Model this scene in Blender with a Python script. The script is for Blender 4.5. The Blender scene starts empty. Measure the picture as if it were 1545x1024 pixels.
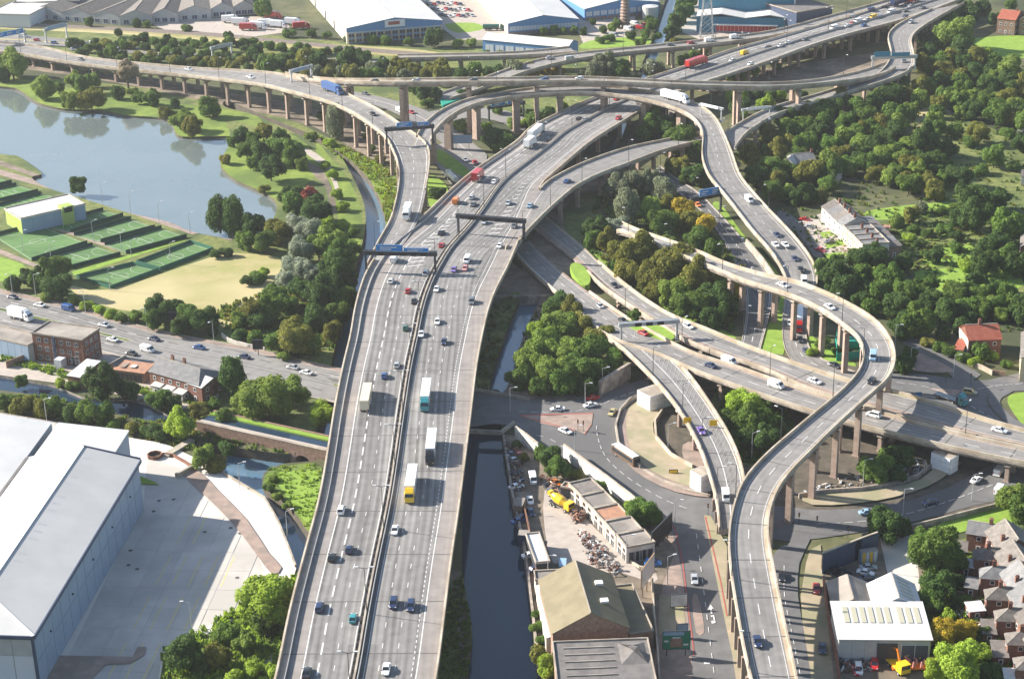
import bpy, bmesh, math, random
from mathutils import Vector, Matrix, geometry as G
R = math.radians
rnd = random.Random(7)
SC = bpy.context.scene
C = bpy.data.collections.new('place'); SC.collection.children.link(C)

# ---------------------------------------------------------------- camera, sky, sun, exposure
PW, PH, FPX = 1545.0, 1024.0, 2730.0
PITCH, ROLL, ALT = R(23.06), R(1.16), 231.0
cam = bpy.data.cameras.new('camera'); camo = bpy.data.objects.new('camera', cam)
SC.collection.objects.link(camo); SC.camera = camo
f_ = Vector((0, math.cos(PITCH), -math.sin(PITCH)))
r0 = Vector((1, 0, 0)); u0 = r0.cross(f_)
r_ = r0 * math.cos(ROLL) - u0 * math.sin(ROLL); u_ = r_.cross(f_)
M3 = Matrix((r_, u_, -f_)).transposed()
camo.matrix_world = Matrix.Translation((0, 0, ALT)) @ M3.to_4x4()
cam.sensor_width = 36; cam.lens = FPX / PW * 36; cam.clip_start = 1; cam.clip_end = 9000

W = bpy.data.worlds.new('World'); SC.world = W; W.use_nodes = True
nt = W.node_tree; nt.nodes.clear()
sky = nt.nodes.new('ShaderNodeTexSky'); sky.sky_type = 'NISHITA'; sky.sun_disc = False
SUN_EL, SUN_AZ = R(28), math.atan2(-0.95, 0.29)
sky.sun_elevation = SUN_EL; sky.sun_rotation = SUN_AZ
sky.air_density = 1.1; sky.dust_density = 1.0; sky.ozone_density = 1.6
bg = nt.nodes.new('ShaderNodeBackground'); bg.inputs[1].default_value = 0.08
wo = nt.nodes.new('ShaderNodeOutputWorld')
nt.links.new(sky.outputs[0], bg.inputs[0]); nt.links.new(bg.outputs[0], wo.inputs[0])
sl = bpy.data.lights.new('sun', 'SUN'); sl.energy = 5.0; sl.angle = R(0.53); sl.color = (1, 0.935, 0.84)
so = bpy.data.objects.new('sun', sl); SC.collection.objects.link(so)
sd = Vector((-0.95, 0.29, 0)).normalized() * math.cos(SUN_EL) + Vector((0, 0, math.sin(SUN_EL)))
so.rotation_euler = sd.to_track_quat('Z', 'Y').to_euler(); so.location = (0, 500, 300)
vs = SC.view_settings; vs.view_transform = 'Standard'; vs.look = 'None'; vs.gamma = 1; vs.use_curve_mapping = False
vs.exposure = 1.34
SC.render.engine = 'CYCLES'
SC.cycles.max_bounces = 5; SC.cycles.volume_bounces = 0; SC.cycles.diffuse_bounces = 3; SC.cycles.glossy_bounces = 3
SC.cycles.transparent_max_bounces = 4; SC.cycles.caustics_reflective = False; SC.cycles.caustics_refractive = False
SC.cycles.use_denoising = True

def at(x, y, z=0.0):
    "world point at height z seen at photo pixel (x, y)"
    d = f_ * FPX + r_ * (x - PW / 2) - u_ * (y - PH / 2)
    t = (z - ALT) / d.z
    return Vector((d.x * t, d.y * t, z))
def pix(p):
    q = Vector(p) - Vector((0, 0, ALT)); dz = q.dot(f_)
    return (PW / 2 + FPX * q.dot(r_) / dz, PH / 2 - FPX * q.dot(u_) / dz)

# ---------------------------------------------------------------- materials
MT = {}
def mat(name, col, rough=0.85, col2=None, scale=1.0, bump=0.0, metal=0.0, spec=0.3, detail=4, coat=0, vary=0.0, contrast=None, col3=None, scale3=0.05):
    m = bpy.data.materials.new(name); m.use_nodes = True; MT[name] = m
    n = m.node_tree.nodes; l = m.node_tree.links; b = n['Principled BSDF']
    b.inputs['Roughness'].default_value = rough; b.inputs['Metallic'].default_value = metal
    b.inputs['Specular IOR Level'].default_value = spec; b.inputs['Coat Weight'].default_value = coat
    b.inputs['Base Color'].default_value = (*col, 1)
    tc = n.new('ShaderNodeNewGeometry'); out = None
    if col2 or bump:
        nz = n.new('ShaderNodeTexNoise'); nz.inputs['Scale'].default_value = scale; nz.inputs['Detail'].default_value = detail
        nz.inputs['Roughness'].default_value = 0.62; l.new(tc.outputs['Position'], nz.inputs['Vector'])
    if col2:
        cr = n.new('ShaderNodeValToRGB'); e = cr.color_ramp.elements; a, bb = contrast or (0.38, 0.62)
        e[0].position = a; e[0].color = (*col, 1); e[1].position = bb; e[1].color = (*col2, 1)
        l.new(nz.outputs[0], cr.inputs[0]); out = cr.outputs[0]
    if col3:
        n3 = n.new('ShaderNodeTexNoise'); n3.inputs['Scale'].default_value = scale3; n3.inputs['Detail'].default_value = 5
        l.new(tc.outputs['Position'], n3.inputs['Vector'])
        c3 = n.new('ShaderNodeValToRGB'); e = c3.color_ramp.elements; e[0].position = 0.45; e[0].color = (0, 0, 0, 1); e[1].position = 0.6; e[1].color = (1, 1, 1, 1)
        l.new(n3.outputs[0], c3.inputs[0])
        mx = n.new('ShaderNodeMixRGB'); l.new(c3.outputs[0], mx.inputs[0]); l.new(out, mx.inputs[1]); mx.inputs[2].default_value = (*col3, 1); out = mx.outputs[0]
    if vary:
        oi = n.new('ShaderNodeObjectInfo'); hs = n.new('ShaderNodeHueSaturation')
        mr = n.new('ShaderNodeMapRange'); mr.inputs[3].default_value = 1 - vary; mr.inputs[4].default_value = 1 + vary
        l.new(oi.outputs['Random'], mr.inputs[0]); l.new(mr.outputs[0], hs.inputs['Value'])
        mr2 = n.new('ShaderNodeMapRange'); mr2.inputs[3].default_value = 0.5 - vary * 0.05; mr2.inputs[4].default_value = 0.5 + vary * 0.03
        mt = n.new('ShaderNodeMath'); mt.operation = 'FRACT'; mm = n.new('ShaderNodeMath'); mm.operation = 'MULTIPLY'; mm.inputs[1].default_value = 7.13
        l.new(oi.outputs['Random'], mm.inputs[0]); l.new(mm.outputs[0], mt.inputs[0]); l.new(mt.outputs[0], mr2.inputs[0]); l.new(mr2.outputs[0], hs.inputs['Hue'])
        if out: l.new(out, hs.inputs['Color'])
        else: hs.inputs['Color'].default_value = (*col, 1)
        out = hs.outputs[0]
    if out: l.new(out, b.inputs['Base Color'])
    if bump:
        bp = n.new('ShaderNodeBump'); bp.inputs['Strength'].default_value = 0.6; bp.inputs['Distance'].default_value = bump
        l.new(nz.outputs[0], bp.inputs['Height']); l.new(bp.outputs[0], b.inputs['Normal'])
    return m

def road_mat(name, base, lanes=None, streak=0.25, joint=0, patch=0.12):
    "asphalt: u (across, metres) and v (along, metres) from the ribbon's UVs; wheel-track wear bands, mottling, surfacing patches"
    m = bpy.data.materials.new(name); m.use_nodes = True; MT[name] = m
    n = m.node_tree.nodes; l = m.node_tree.links; b = n['Principled BSDF']; b.inputs['Roughness'].default_value = 0.8
    b.inputs['Specular IOR Level'].default_value = 0.25
    def math_(op, a, c=None, v=None):
        q = n.new('ShaderNodeMath'); q.operation = op
        for i, s in enumerate((a, c)):
            if s is None: continue
            if isinstance(s, (int, float)): q.inputs[i].default_value = s
            else: l.new(s, q.inputs[i])
        return q.outputs[0]
    uv = n.new('ShaderNodeUVMap'); sp = n.new('ShaderNodeSeparateXYZ'); l.new(uv.outputs[0], sp.inputs[0])
    u, v = sp.outputs[0], sp.outputs[1]
    # two wheel tracks a lane: period half a lane
    ph = math_('MULTIPLY', u, 2 * math.pi / ((lanes or 3.65) / 2)); band = math_('COSINE', ph)
    cu = n.new('ShaderNodeCombineXYZ'); l.new(math_('MULTIPLY', u, 1.2), cu.inputs[0]); l.new(math_('MULTIPLY', v, 0.015), cu.inputs[1])
    ns = n.new('ShaderNodeTexNoise'); ns.inputs['Scale'].default_value = 1; ns.inputs['Detail'].default_value = 3; l.new(cu.outputs[0], ns.inputs['Vector'])
    s1 = math_('ADD', math_('MULTIPLY', band, 0.45), math_('MULTIPLY', math_('SUBTRACT', ns.outputs[0], 0.5), 3.0))
    ge = n.new('ShaderNodeNewGeometry'); nf = n.new('ShaderNodeTexNoise'); nf.inputs['Scale'].default_value = 0.35; nf.inputs['Detail'].default_value = 6
    l.new(ge.outputs['Position'], nf.inputs['Vector'])
    # surfacing patches: white noise by (lane pair, stretch of road)
    cp = n.new('ShaderNodeCombineXYZ'); l.new(math_('FLOOR', math_('DIVIDE', u, 7.3)), cp.inputs[0]); l.new(math_('FLOOR', math_('DIVIDE', v, 37.0)), cp.inputs[1])
    wn = n.new('ShaderNodeTexWhiteNoise'); l.new(cp.outputs[0], wn.inputs['Vector'])
    tot = math_('ADD', math_('MULTIPLY', s1, streak), math_('MULTIPLY', math_('SUBTRACT', nf.outputs[0], 0.5), 0.7))
    tot = math_('ADD', tot, math_('MULTIPLY', math_('SUBTRACT', wn.outputs[0], 0.5), patch * 2))
    val = math_('ADD', tot, 1.0)
    mx = n.new('ShaderNodeVectorMath'); mx.operation = 'SCALE'; mx.inputs[0].default_value = base; l.new(val, mx.inputs['Scale'])
    l.new(mx.outputs[0], b.inputs['Base Color'])
    return m

mat('asphalt', (0.13, 0.127, 0.125), 0.85, (0.165, 0.16, 0.155), 0.25, col3=(0.115, 0.112, 0.11), scale3=0.03)
road_mat('asphalt_motorway', (0.19, 0.182, 0.174), 3.65, 0.38, patch=0.17)
road_mat('asphalt_slip', (0.215, 0.203, 0.192), 3.65, 0.15, patch=0.10)
road_mat('asphalt_dark', (0.125, 0.123, 0.122), 3.4, 0.12, patch=0.08)
road_mat('shoulder', (0.25, 0.225, 0.208), 3.3, 0.10, patch=0.05)
road_mat('margin', (0.27, 0.255, 0.235), 1.2, 0.20, patch=0.1)
mat('concrete', (0.34, 0.295, 0.24), 0.9, (0.43, 0.38, 0.31), 0.6, bump=0.02, col3=(0.28, 0.24, 0.2), scale3=0.2)
mat('concrete_weathered', (0.30, 0.25, 0.21), 0.9, (0.42, 0.36, 0.30), 0.9, bump=0.03, col3=(0.22, 0.19, 0.165), scale3=0.3)
mat('column_concrete', (0.30, 0.22, 0.18), 0.9, (0.38, 0.29, 0.235), 0.7, bump=0.02)
mat('parapet_tan', (0.41, 0.355, 0.28), 0.85, (0.50, 0.44, 0.35), 0.5, col3=(0.35, 0.285, 0.21), scale3=0.15)
mat('barrier_steel', (0.34, 0.335, 0.33), 0.6)
mat('paint_white', (0.68, 0.67, 0.64), 0.7, (0.50, 0.49, 0.47), 1.2)
mat('paint_yellow', (0.70, 0.55, 0.12), 0.7); mat('paint_red', (0.36, 0.10, 0.08), 0.8)
mat('paint_faint', (0.36, 0.35, 0.33), 0.8, (0.28, 0.27, 0.26), 2.0)
mat('joint_dark', (0.10, 0.095, 0.09), 0.9); mat('joint_pale', (0.30, 0.295, 0.285), 0.9)
mat('water_lake', (0.13, 0.16, 0.155), 0.06, (0.145, 0.175, 0.17), 0.03, spec=1.0); mat('water_canal', (0.022, 0.042, 0.07), 0.05, spec=0.5)
mat('water_sky_blue', (0.08, 0.16, 0.24), 0.08, (0.10, 0.16, 0.21), 0.15, spec=0.5)  # blue of the reflected sky is painted into the base colour
for nm, bd, sc_ in (('water_lake', 0.02, 0.35), ('water_canal', 0.01, 0.3), ('water_sky_blue', 0.05, 0.9)):
    m = MT[nm]; n = m.node_tree.nodes; l = m.node_tree.links
    nz = n.new('ShaderNodeTexNoise'); nz.inputs['Scale'].default_value = sc_; nz.inputs['Detail'].default_value = 3
    ge = n.new('ShaderNodeNewGeometry'); l.new(ge.outputs['Position'], nz.inputs['Vector'])
    bp = n.new('ShaderNodeBump'); bp.inputs['Distance'].default_value = bd; l.new(nz.outputs[0], bp.inputs['Height']); l.new(bp.outputs[0], n['Principled BSDF'].inputs['Normal']); n['Principled BSDF'].inputs['IOR'].default_value = 1.4 if nm == 'water_canal' else 1.95
mat('ground_scrub', (0.075, 0.085, 0.035), 0.95, (0.13, 0.125, 0.06), 0.12, bump=0.3, col3=(0.045, 0.055, 0.025), scale3=0.02)
mat('grass', (0.13, 0.19, 0.03), 0.95, (0.20, 0.26, 0.045), 0.15, bump=0.15, col3=(0.10, 0.15, 0.03), scale3=0.04)
mat('grass_bright', (0.17, 0.27, 0.035), 0.95, (0.22, 0.33, 0.05), 0.3, bump=0.1)
mat('grass_rough', (0.10, 0.13, 0.035), 0.95, (0.19, 0.20, 0.06), 0.35, bump=0.3, col3=(0.07, 0.10, 0.03), scale3=0.06)
mat('grass_dry', (0.36, 0.31, 0.15), 0.95, (0.28, 0.27, 0.10), 0.12, bump=0.15, col3=(0.42, 0.36, 0.19), scale3=0.03)
mat('earth', (0.17, 0.135, 0.10), 0.95, (0.26, 0.21, 0.16), 0.3, bump=0.1, col3=(0.12, 0.10, 0.075), scale3=0.06)
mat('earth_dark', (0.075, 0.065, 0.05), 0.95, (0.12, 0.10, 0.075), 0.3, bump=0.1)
mat('ballast', (0.20, 0.155, 0.12), 0.95, (0.15, 0.12, 0.10), 0.6)
mat('paving', (0.36, 0.31, 0.27), 0.9, (0.42, 0.37, 0.32), 0.4)
mat('paving_pink', (0.28, 0.205, 0.17), 0.9, (0.34, 0.26, 0.215), 0.5, col3=(0.24, 0.19, 0.16), scale3=0.2)
mat('paving_tan', (0.38, 0.31, 0.215), 0.9, (0.32, 0.265, 0.18), 0.3, col3=(0.27, 0.25, 0.15), scale3=0.12)
mat('yard_concrete', (0.47, 0.44, 0.40), 0.9, (0.53, 0.50, 0.455), 0.15, vary=0.07, col3=(0.41, 0.385, 0.35), scale3=0.05)
mat('yard_pale', (0.62, 0.57, 0.51), 0.9, (0.67, 0.62, 0.56), 0.2)
mat('pitch', (0.085, 0.175, 0.055), 0.9, (0.115, 0.21, 0.07), 0.12, col3=(0.075, 0.15, 0.05), scale3=0.08); mat('pitch_bright', (0.10, 0.20, 0.05), 0.9, (0.075, 0.17, 0.05), 0.2)
mat('netting_dark', (0.03, 0.07, 0.05), 0.9); mat('netting_green', (0.035, 0.13, 0.085), 0.9)
mat('brick_red', (0.165, 0.08, 0.055), 0.9, (0.235, 0.12, 0.085), 1.5, vary=0.15)
mat('brick_brown', (0.22, 0.14, 0.10), 0.9, (0.30, 0.20, 0.15), 1.2, vary=0.1)
mat('render_white', (0.60, 0.56, 0.50), 0.85, (0.46, 0.42, 0.37), 0.4, vary=0.1)
mat('render_cream', (0.62, 0.50, 0.34), 0.85, (0.55, 0.44, 0.30), 0.4)
mat('slate', (0.14, 0.14, 0.142), 0.7, (0.20, 0.195, 0.19), 0.6, vary=0.15)
mat('tile_brown', (0.125, 0.112, 0.10), 0.85, (0.185, 0.165, 0.148), 0.8, vary=0.18)
mat('tile_red', (0.27, 0.075, 0.045), 0.85, (0.34, 0.11, 0.07), 0.8)
mat('roof_white', (0.52, 0.515, 0.505), 0.6, (0.58, 0.575, 0.56), 0.1, spec=0.15); mat('roof_grey', (0.43, 0.43, 0.42), 0.6, (0.48, 0.475, 0.465), 0.08, spec=0.15)
mat('roof_felt', (0.27, 0.24, 0.21), 0.9, (0.35, 0.31, 0.27), 0.3, col3=(0.2, 0.18, 0.16), scale3=0.15); mat('roof_olive', (0.215, 0.185, 0.12), 0.7, (0.18, 0.155, 0.10), 0.3, spec=0.1)
mat('roof_rust', (0.42, 0.22, 0.13), 0.8, (0.30, 0.17, 0.12), 0.6); mat('roof_dark', (0.13, 0.12, 0.115), 0.8, (0.18, 0.165, 0.155), 0.4)
mat('rooflight', (0.42, 0.40, 0.30), 0.5); mat('ridge_white', (0.78, 0.78, 0.76), 0.6)
mat('clad_blue', (0.11, 0.25, 0.46), 0.5); mat('clad_navy', (0.05, 0.07, 0.12), 0.5); mat('clad_teal', (0.05, 0.20, 0.30), 0.5); mat('clad_pale', (0.55, 0.57, 0.60), 0.55)
mat('clad_slate', (0.24, 0.32, 0.42), 0.5, (0.27, 0.35, 0.45), 0.2); mat('clad_grey', (0.42, 0.42, 0.42), 0.6, (0.37, 0.37, 0.37), 0.5); mat('clad_lime', (0.33, 0.42, 0.10), 0.6)
mat('sheet_white', (0.84, 0.84, 0.84), 0.6, (0.74, 0.75, 0.77), 0.8, bump=0.2)
mat('window', (0.03, 0.035, 0.045), 0.15, spec=0.6); mat('frame_white', (0.75, 0.74, 0.72), 0.6); mat('door_red', (0.45, 0.05, 0.05), 0.6); mat('door_dark', (0.05, 0.05, 0.055), 0.6)
mat('timber', (0.28, 0.19, 0.12), 0.9, (0.20, 0.14, 0.10), 1.0, vary=0.15); mat('panel_white', (0.66, 0.65, 0.63), 0.8, (0.5, 0.49, 0.47), 0.5, vary=0.1)
mat('trunk', (0.10, 0.075, 0.055), 0.95, (0.15, 0.12, 0.09), 2.0, bump=0.05)
mat('steel_dark', (0.06, 0.065, 0.075), 0.5, metal=0.3); mat('steel_pale', (0.5, 0.51, 0.52), 0.4, metal=0.4); mat('lamp_head', (0.6, 0.6, 0.6), 0.4)
mat('sign_blue', (0.015, 0.19, 0.50), 0.5); mat('sign_green', (0.02, 0.17, 0.10), 0.5); mat('sign_yellow', (0.75, 0.45, 0.02), 0.5); mat('sign_black', (0.02, 0.02, 0.025), 0.5)
mat('tyre', (0.02, 0.02, 0.02), 0.9); mat('glass_dark', (0.02, 0.025, 0.03), 0.08, spec=0.8); mat('lamp_red', (0.35, 0.01, 0.01), 0.3); mat('lamp_clear', (0.6, 0.6, 0.58), 0.2)
mat('scrap', (0.13, 0.10, 0.085), 0.8, (0.24, 0.19, 0.165), 0.8)
mat('tarp_teal', (0.02, 0.27, 0.19), 0.7)
PAINT = dict(white=(0.80, 0.80, 0.79), silver=(0.48, 0.50, 0.52), grey=(0.16, 0.17, 0.18), black=(0.018, 0.018, 0.022), blue=(0.03, 0.09, 0.26), navy=(0.02, 0.035, 0.09),
             red=(0.45, 0.02, 0.02), green=(0.03, 0.12, 0.08), teal=(0.04, 0.25, 0.28), yellow=(0.75, 0.48, 0.02), orange=(0.75, 0.20, 0.02), purple=(0.22, 0.14, 0.42), gold=(0.45, 0.38, 0.18), pale_blue=(0.28, 0.42, 0.55), brown=(0.14, 0.09, 0.06), pink=(0.6, 0.25, 0.25), cream=(0.66, 0.58, 0.42), bright_blue=(0.03, 0.22, 0.60))
for k, c in PAINT.items(): mat('car_' + k, c, 0.3, metal=0.25 if k in ('silver', 'grey') else 0.0, spec=0.5, coat=0.6)
LEAF = dict(dark=((0.03, 0.06, 0.016), (0.075, 0.125, 0.03)), mid=((0.05, 0.095, 0.018), (0.12, 0.185, 0.035)), light=((0.10, 0.15, 0.028), (0.19, 0.25, 0.05)),
            grey=((0.10, 0.12, 0.065), (0.19, 0.21, 0.13)), silver=((0.15, 0.18, 0.12), (0.29, 0.32, 0.23)), olive=((0.095, 0.105, 0.02), (0.19, 0.185, 0.04)), yellow=((0.24, 0.19, 0.022), (0.42, 0.32, 0.035)), lime=((0.15, 0.22, 0.028), (0.27, 0.36, 0.045)), brown=((0.16, 0.13, 0.085), (0.28, 0.24, 0.17)), red=((0.16, 0.03, 0.03), (0.26, 0.07, 0.05)))
for k, (a, b) in LEAF.items():
    a = tuple(c * 1.12 for c in a); b = tuple(c * 1.25 for c in b)
    m = mat('leaf_' + k, a, 0.75, b, 0.55, vary=0.16, spec=0.15, contrast=(0.3, 0.7))
    n = m.node_tree.nodes; l = m.node_tree.links; bs = n['Principled BSDF']; src = bs.inputs['Base Color'].links[0].from_socket
    tr = n.new('ShaderNodeBsdfTranslucent'); hs = n.new('ShaderNodeHueSaturation'); hs.inputs['Value'].default_value = 1.5; hs.inputs['Saturation'].default_value = 1.05; l.new(src, hs.inputs['Color']); l.new(hs.outputs[0], tr.inputs['Color'])
    mx = n.new('ShaderNodeMixShader'); mx.inputs[0].default_value = 0.33; l.new(bs.outputs[0], mx.inputs[1]); l.new(tr.outputs[0], mx.inputs[2]); l.new(mx.outputs[0], n['Material Output'].inputs['Surface'])

ORDW = ['first', 'second', 'third', 'fourth', 'fifth', 'sixth', 'seventh', 'eighth', 'ninth', 'tenth', 'eleventh', 'twelfth', 'thirteenth', 'fourteenth', 'fifteenth', 'sixteenth', 'seventeenth', 'eighteenth', 'nineteenth', 'twentieth'] + ['twenty-' + w for w in ('first', 'second', 'third', 'fourth', 'fifth', 'sixth', 'seventh', 'eighth', 'ninth')] + ['thirtieth'] + ['thirty-' + w for w in ('first', 'second', 'third', 'fourth', 'fifth', 'sixth', 'seventh', 'eighth', 'ninth')] + ['fortieth'] + ['forty-' + w for w in ('first', 'second', 'third', 'fourth', 'fifth', 'sixth', 'seventh', 'eighth', 'ninth')]
# ---------------------------------------------------------------- object helpers
def tag(o, label=None, cat=None, group=None, kind=None):
    if label: o['label'] = label
    if cat: o['category'] = cat
    if group: o['group'] = group
    if kind: o['kind'] = kind
    return o
def empty(name, loc=(0, 0, 0), rz=0):
    o = bpy.data.objects.new(name, None); C.objects.link(o); o.location = loc; o.rotation_euler = (0, 0, rz); o.empty_display_size = 0.3; return o
class MB:
    def __init__(s): s.v = []; s.f = []; s.m = []; s.uv = []
    def face(s, pts, mi=0, uv=None):
        i = len(s.v); s.v += [tuple(p) for p in pts]; s.f.append(tuple(range(i, i + len(pts)))); s.m.append(mi); s.uv.append(uv)
    def prism(s, base, top, mi=0, cap=True, bottom=False):
        n = len(base)
        for i in range(n): s.face([base[i], base[(i + 1) % n], top[(i + 1) % n], top[i]], mi)
        if cap: s.face(list(top), mi)
        if bottom: s.face(list(base)[::-1], mi)
    def box(s, x0, x1, y0, y1, z0, z1, mi=0, inset=0.0, iy=None):
        iy = inset if iy is None else iy
        b = [(x0, y0, z0), (x1, y0, z0), (x1, y1, z0), (x0, y1, z0)]
        t = [(x0 + inset, y0 + iy, z1), (x1 - inset, y0 + iy, z1), (x1 - inset, y1 - iy, z1), (x0 + inset, y1 - iy, z1)]
        s.prism(b, t, mi, True, True)
    def bar(s, a, b, w, h, mi=0):
        a = Vector(a); b = Vector(b); d = (b - a).normalized()
        up = Vector((0, 0, 1)) if abs(d.z) < 0.9 else Vector((1, 0, 0))
        sx = d.cross(up).normalized() * w / 2; uy = sx.cross(d).normalized() * h / 2
        q = lambda p: [p - sx - uy, p + sx - uy, p + sx + uy, p - sx + uy]
        s.prism(q(a), q(b), mi, True, True)
    def cyl(s, a, b, r, r2=None, n=8, mi=0):
        a = Vector(a); b = Vector(b); r2 = r if r2 is None else r2; d = (b - a).normalized()
        up = Vector((0, 0, 1)) if abs(d.z) < 0.9 else Vector((1, 0, 0))
        sx = d.cross(up).normalized(); uy = sx.cross(d).normalized()
        q = lambda p, rr: [p + (sx * math.cos(2 * math.pi * i / n) + uy * math.sin(2 * math.pi * i / n)) * rr for i in range(n)]
        s.prism(q(a, r), q(b, r2), mi, True, True)
    def build(s, name, mats, parent=None, smooth=False):
        me = bpy.data.meshes.new(name); me.from_pydata(s.v, [], s.f)
        for m in (mats if isinstance(mats, (list, tuple)) else [mats]): me.materials.append(MT[m])
        me.polygons.foreach_set('material_index', s.m)
        if any(u for u in s.uv):
            ul = me.uv_layers.new(name='UVMap'); k = 0
            for f, u in zip(s.f, s.uv):
                for j in range(len(f)):
                    if u: ul.data[k].uv = u[j]
                    k += 1
        if smooth: me.polygons.foreach_set('use_smooth', [True] * len(me.polygons))
        me.update()
        o = bpy.data.objects.new(name, me); C.objects.link(o)
        if parent is not None: o.parent = parent
        return o
def flip_check(o):
    bm = bmesh.new(); bm.from_mesh(o.data); bmesh.ops.remove_doubles(bm, verts=bm.verts, dist=1e-4); bmesh.ops.recalc_face_normals(bm, faces=bm.faces); bm.to_mesh(o.data); bm.free()
def dup(o, parent=None):
    c = o.copy(); C.objects.link(c); c.parent = parent
    for ch in list(o.children): dup(ch, c)
    return c
def catmull(pts, n=6, closed=False):
    P = [Vector(p) for p in pts]; out = []; N = len(P)
    for i in range(N if closed else N - 1):
        p0 = P[(i - 1) % N] if (closed or i > 0) else P[i] * 2 - P[i + 1]; p1 = P[i]; p2 = P[(i + 1) % N]
        p3 = P[(i + 2) % N] if (closed or i + 2 < N) else P[i + 1] * 2 - P[i]
        for k in range(n):
            t = k / n; out.append(0.5 * ((2 * p1) + (p2 - p0) * t + (2 * p0 - 5 * p1 + 4 * p2 - p3) * t * t + (3 * p1 - p0 - 3 * p2 + p3) * t ** 3))
    if not closed: out.append(P[-1])
    return out
def arc(P):
    s = [0]
    for a, b in zip(P, P[1:]): s.append(s[-1] + (b - a).length)
    return s
def samp(P, S, d):
    if d <= 0: return P[0].copy()
    if d >= S[-1]: return P[-1].copy()
    lo, hi = 0, len(S) - 1
    while hi - lo > 1:
        m = (lo + hi) // 2
        if S[m] <= d: lo = m
        else: hi = m
    t = (d - S[lo]) / max(1e-9, S[hi] - S[lo]); return P[lo].lerp(P[hi], t)
# ---------------------------------------------------------------- ground and water
def poly_px(pts, z=0.0, n=4, closed=True): return [at(x, y, z) for x, y in (catmull([(a, b) for a, b in pts], n, closed) if n > 1 else pts)]
def catmull2(pts, n, closed=True): return [(p.x, p.y) for p in catmull([Vector((a, b)) for a, b in pts], n, closed)]
WATER = {
 'lake': (-1.0, 'water_lake', [(-160, 120), (0, 132), (28, 137), (44, 148), (62, 158), (98, 166), (148, 168), (197, 176), (238, 179), (258, 186), (269, 206), (303, 208), (349, 208), (345, 222), (333, 244), (337, 258), (357, 274), (388, 288), (410, 300), (418, 315), (410, 335), (392, 352), (350, 362), (316, 357), (285, 350), (254, 337), (194, 323), (150, 309), (116, 299), (72, 285), (48, 270), (63, 264), (49, 251), (26, 237), (0, 234), (-160, 215)]),
 'river': (-3.0, 'water_sky_blue', [(345, 168), (380, 181), (410, 193), (432, 206), (462, 218), (486, 226), (510, 242), (530, 252), (545, 265), (561, 281), (577, 315), (582, 345), (572, 385), (560, 430), (552, 480), (545, 560), (540, 640), (520, 720), (490, 800), (463, 806), (452, 790), (433, 766), (414, 752), (397, 735), (402, 716), (420, 706), (440, 698), (410, 684), (345, 676), (318, 684), (322, 706), (334, 716), (355, 729), (399, 755), (436, 830), (447, 858), (470, 900), (520, 900), (545, 800), (575, 640), (575, 520), (590, 400), (600, 345), (585, 290), (560, 255), (540, 238)][:0]),
 'canal': (-2.6, 'water_canal', [(738, 596), (704, 650), (698, 740), (698, 870), (712, 950), (712, 1060), (818, 1060), (806, 980), (800, 920), (790, 830), (770, 740), (757, 655), (760, 604)]),
 'canal_upper': (-2.6, 'water_sky_blue', [(1010, -12), (983, 66), (952, 140), (914, 232), (852, 330), (798, 425), (766, 500), (738, 592), (764, 592), (794, 500), (832, 430), (892, 330), (946, 190), (976, 120), (1004, 62), (1022, -12)]),  # same water as the canal below; bluer material imitates its sky reflection
 'canal_basin': (-0.8, 'water_canal', [(-160, 545), (0, 568), (57, 578), (88, 585), (135, 603), (194, 604), (223, 611), (248, 624), (262, 630), (256, 636), (223, 635), (181, 627), (130, 613), (91, 605), (57, 598), (0, 590), (-160, 572)]),
}
WATER['river'] = (-3.0, 'water_sky_blue', [(340, 166), (380, 177), (420, 194), (455, 210), (481, 220), (512, 240), (525, 258), (546, 302), (552, 328), (550, 359), (540, 400), (533, 431), (520, 483), (508, 520), (500, 560), (492, 620), (470, 668), (440, 690), (400, 688), (340, 680), (314, 686), (318, 708), (334, 716), (355, 729), (399, 755), (420, 790), (436, 830), (447, 860), (470, 905), (540, 905), (500, 840), (470, 815), (452, 790), (433, 766), (414, 752), (397, 735), (402, 718), (430, 706), (470, 702), (510, 690), (545, 640), (560, 560), (570, 480), (580, 400), (582, 345), (577, 315), (561, 281), (545, 262), (530, 248), (505, 230), (480, 212), (440, 196), (400, 180), (345, 158)])
wz = {}
verts2, edges2, polys = [], [], []
for k, (z, m, pts) in WATER.items():
    P = poly_px(pts, z * 0.5, 4); wz[k] = [Vector((p.x, p.y, 0)) for p in P]; polys.append(wz[k])
ends = [Vector((-3500, -900, 0)), Vector((3500, -900, 0)), Vector((3500, 5200, 0)), Vector((-3500, 5200, 0))]
def cdt_with_holes(outer, holes):
    vs_, es_ = [], []
    for ring in [outer] + holes:
        i0 = len(vs_); vs_ += [p.xy for p in ring]; es_ += [(i0 + i, i0 + (i + 1) % len(ring)) for i in range(len(ring))]
    vo, eo, fo, *_ = G.delaunay_2d_cdt(vs_, es_, [], 1, 1e-4)
    def inside(p, ring):
        c = False; n = len(ring); j = n - 1
        for i in range(n):
            a, b = ring[i], ring[j]
            if (a.y > p.y) != (b.y > p.y) and p.x < (b.x - a.x) * (p.y - a.y) / (b.y - a.y) + a.x: c = not c
            j = i
        return c
    out = []
    for f in fo:
        c = sum((vo[i] for i in f), Vector((0, 0))) / len(f)
        if not any(inside(c, h) for h in holes): out.append(f)
    return vo, out
vo, fo = cdt_with_holes(ends, polys)
def up(me_faces, vo): return [f if (vo[f[1]] - vo[f[0]]).cross(vo[f[2]] - vo[f[0]]) > 0 else f[::-1] for f in me_faces]
me = bpy.data.meshes.new('ground'); me.from_pydata([(v.x, v.y, 0) for v in vo], [], up(fo, vo)); me.materials.append(MT['ground_scrub'])
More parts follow.
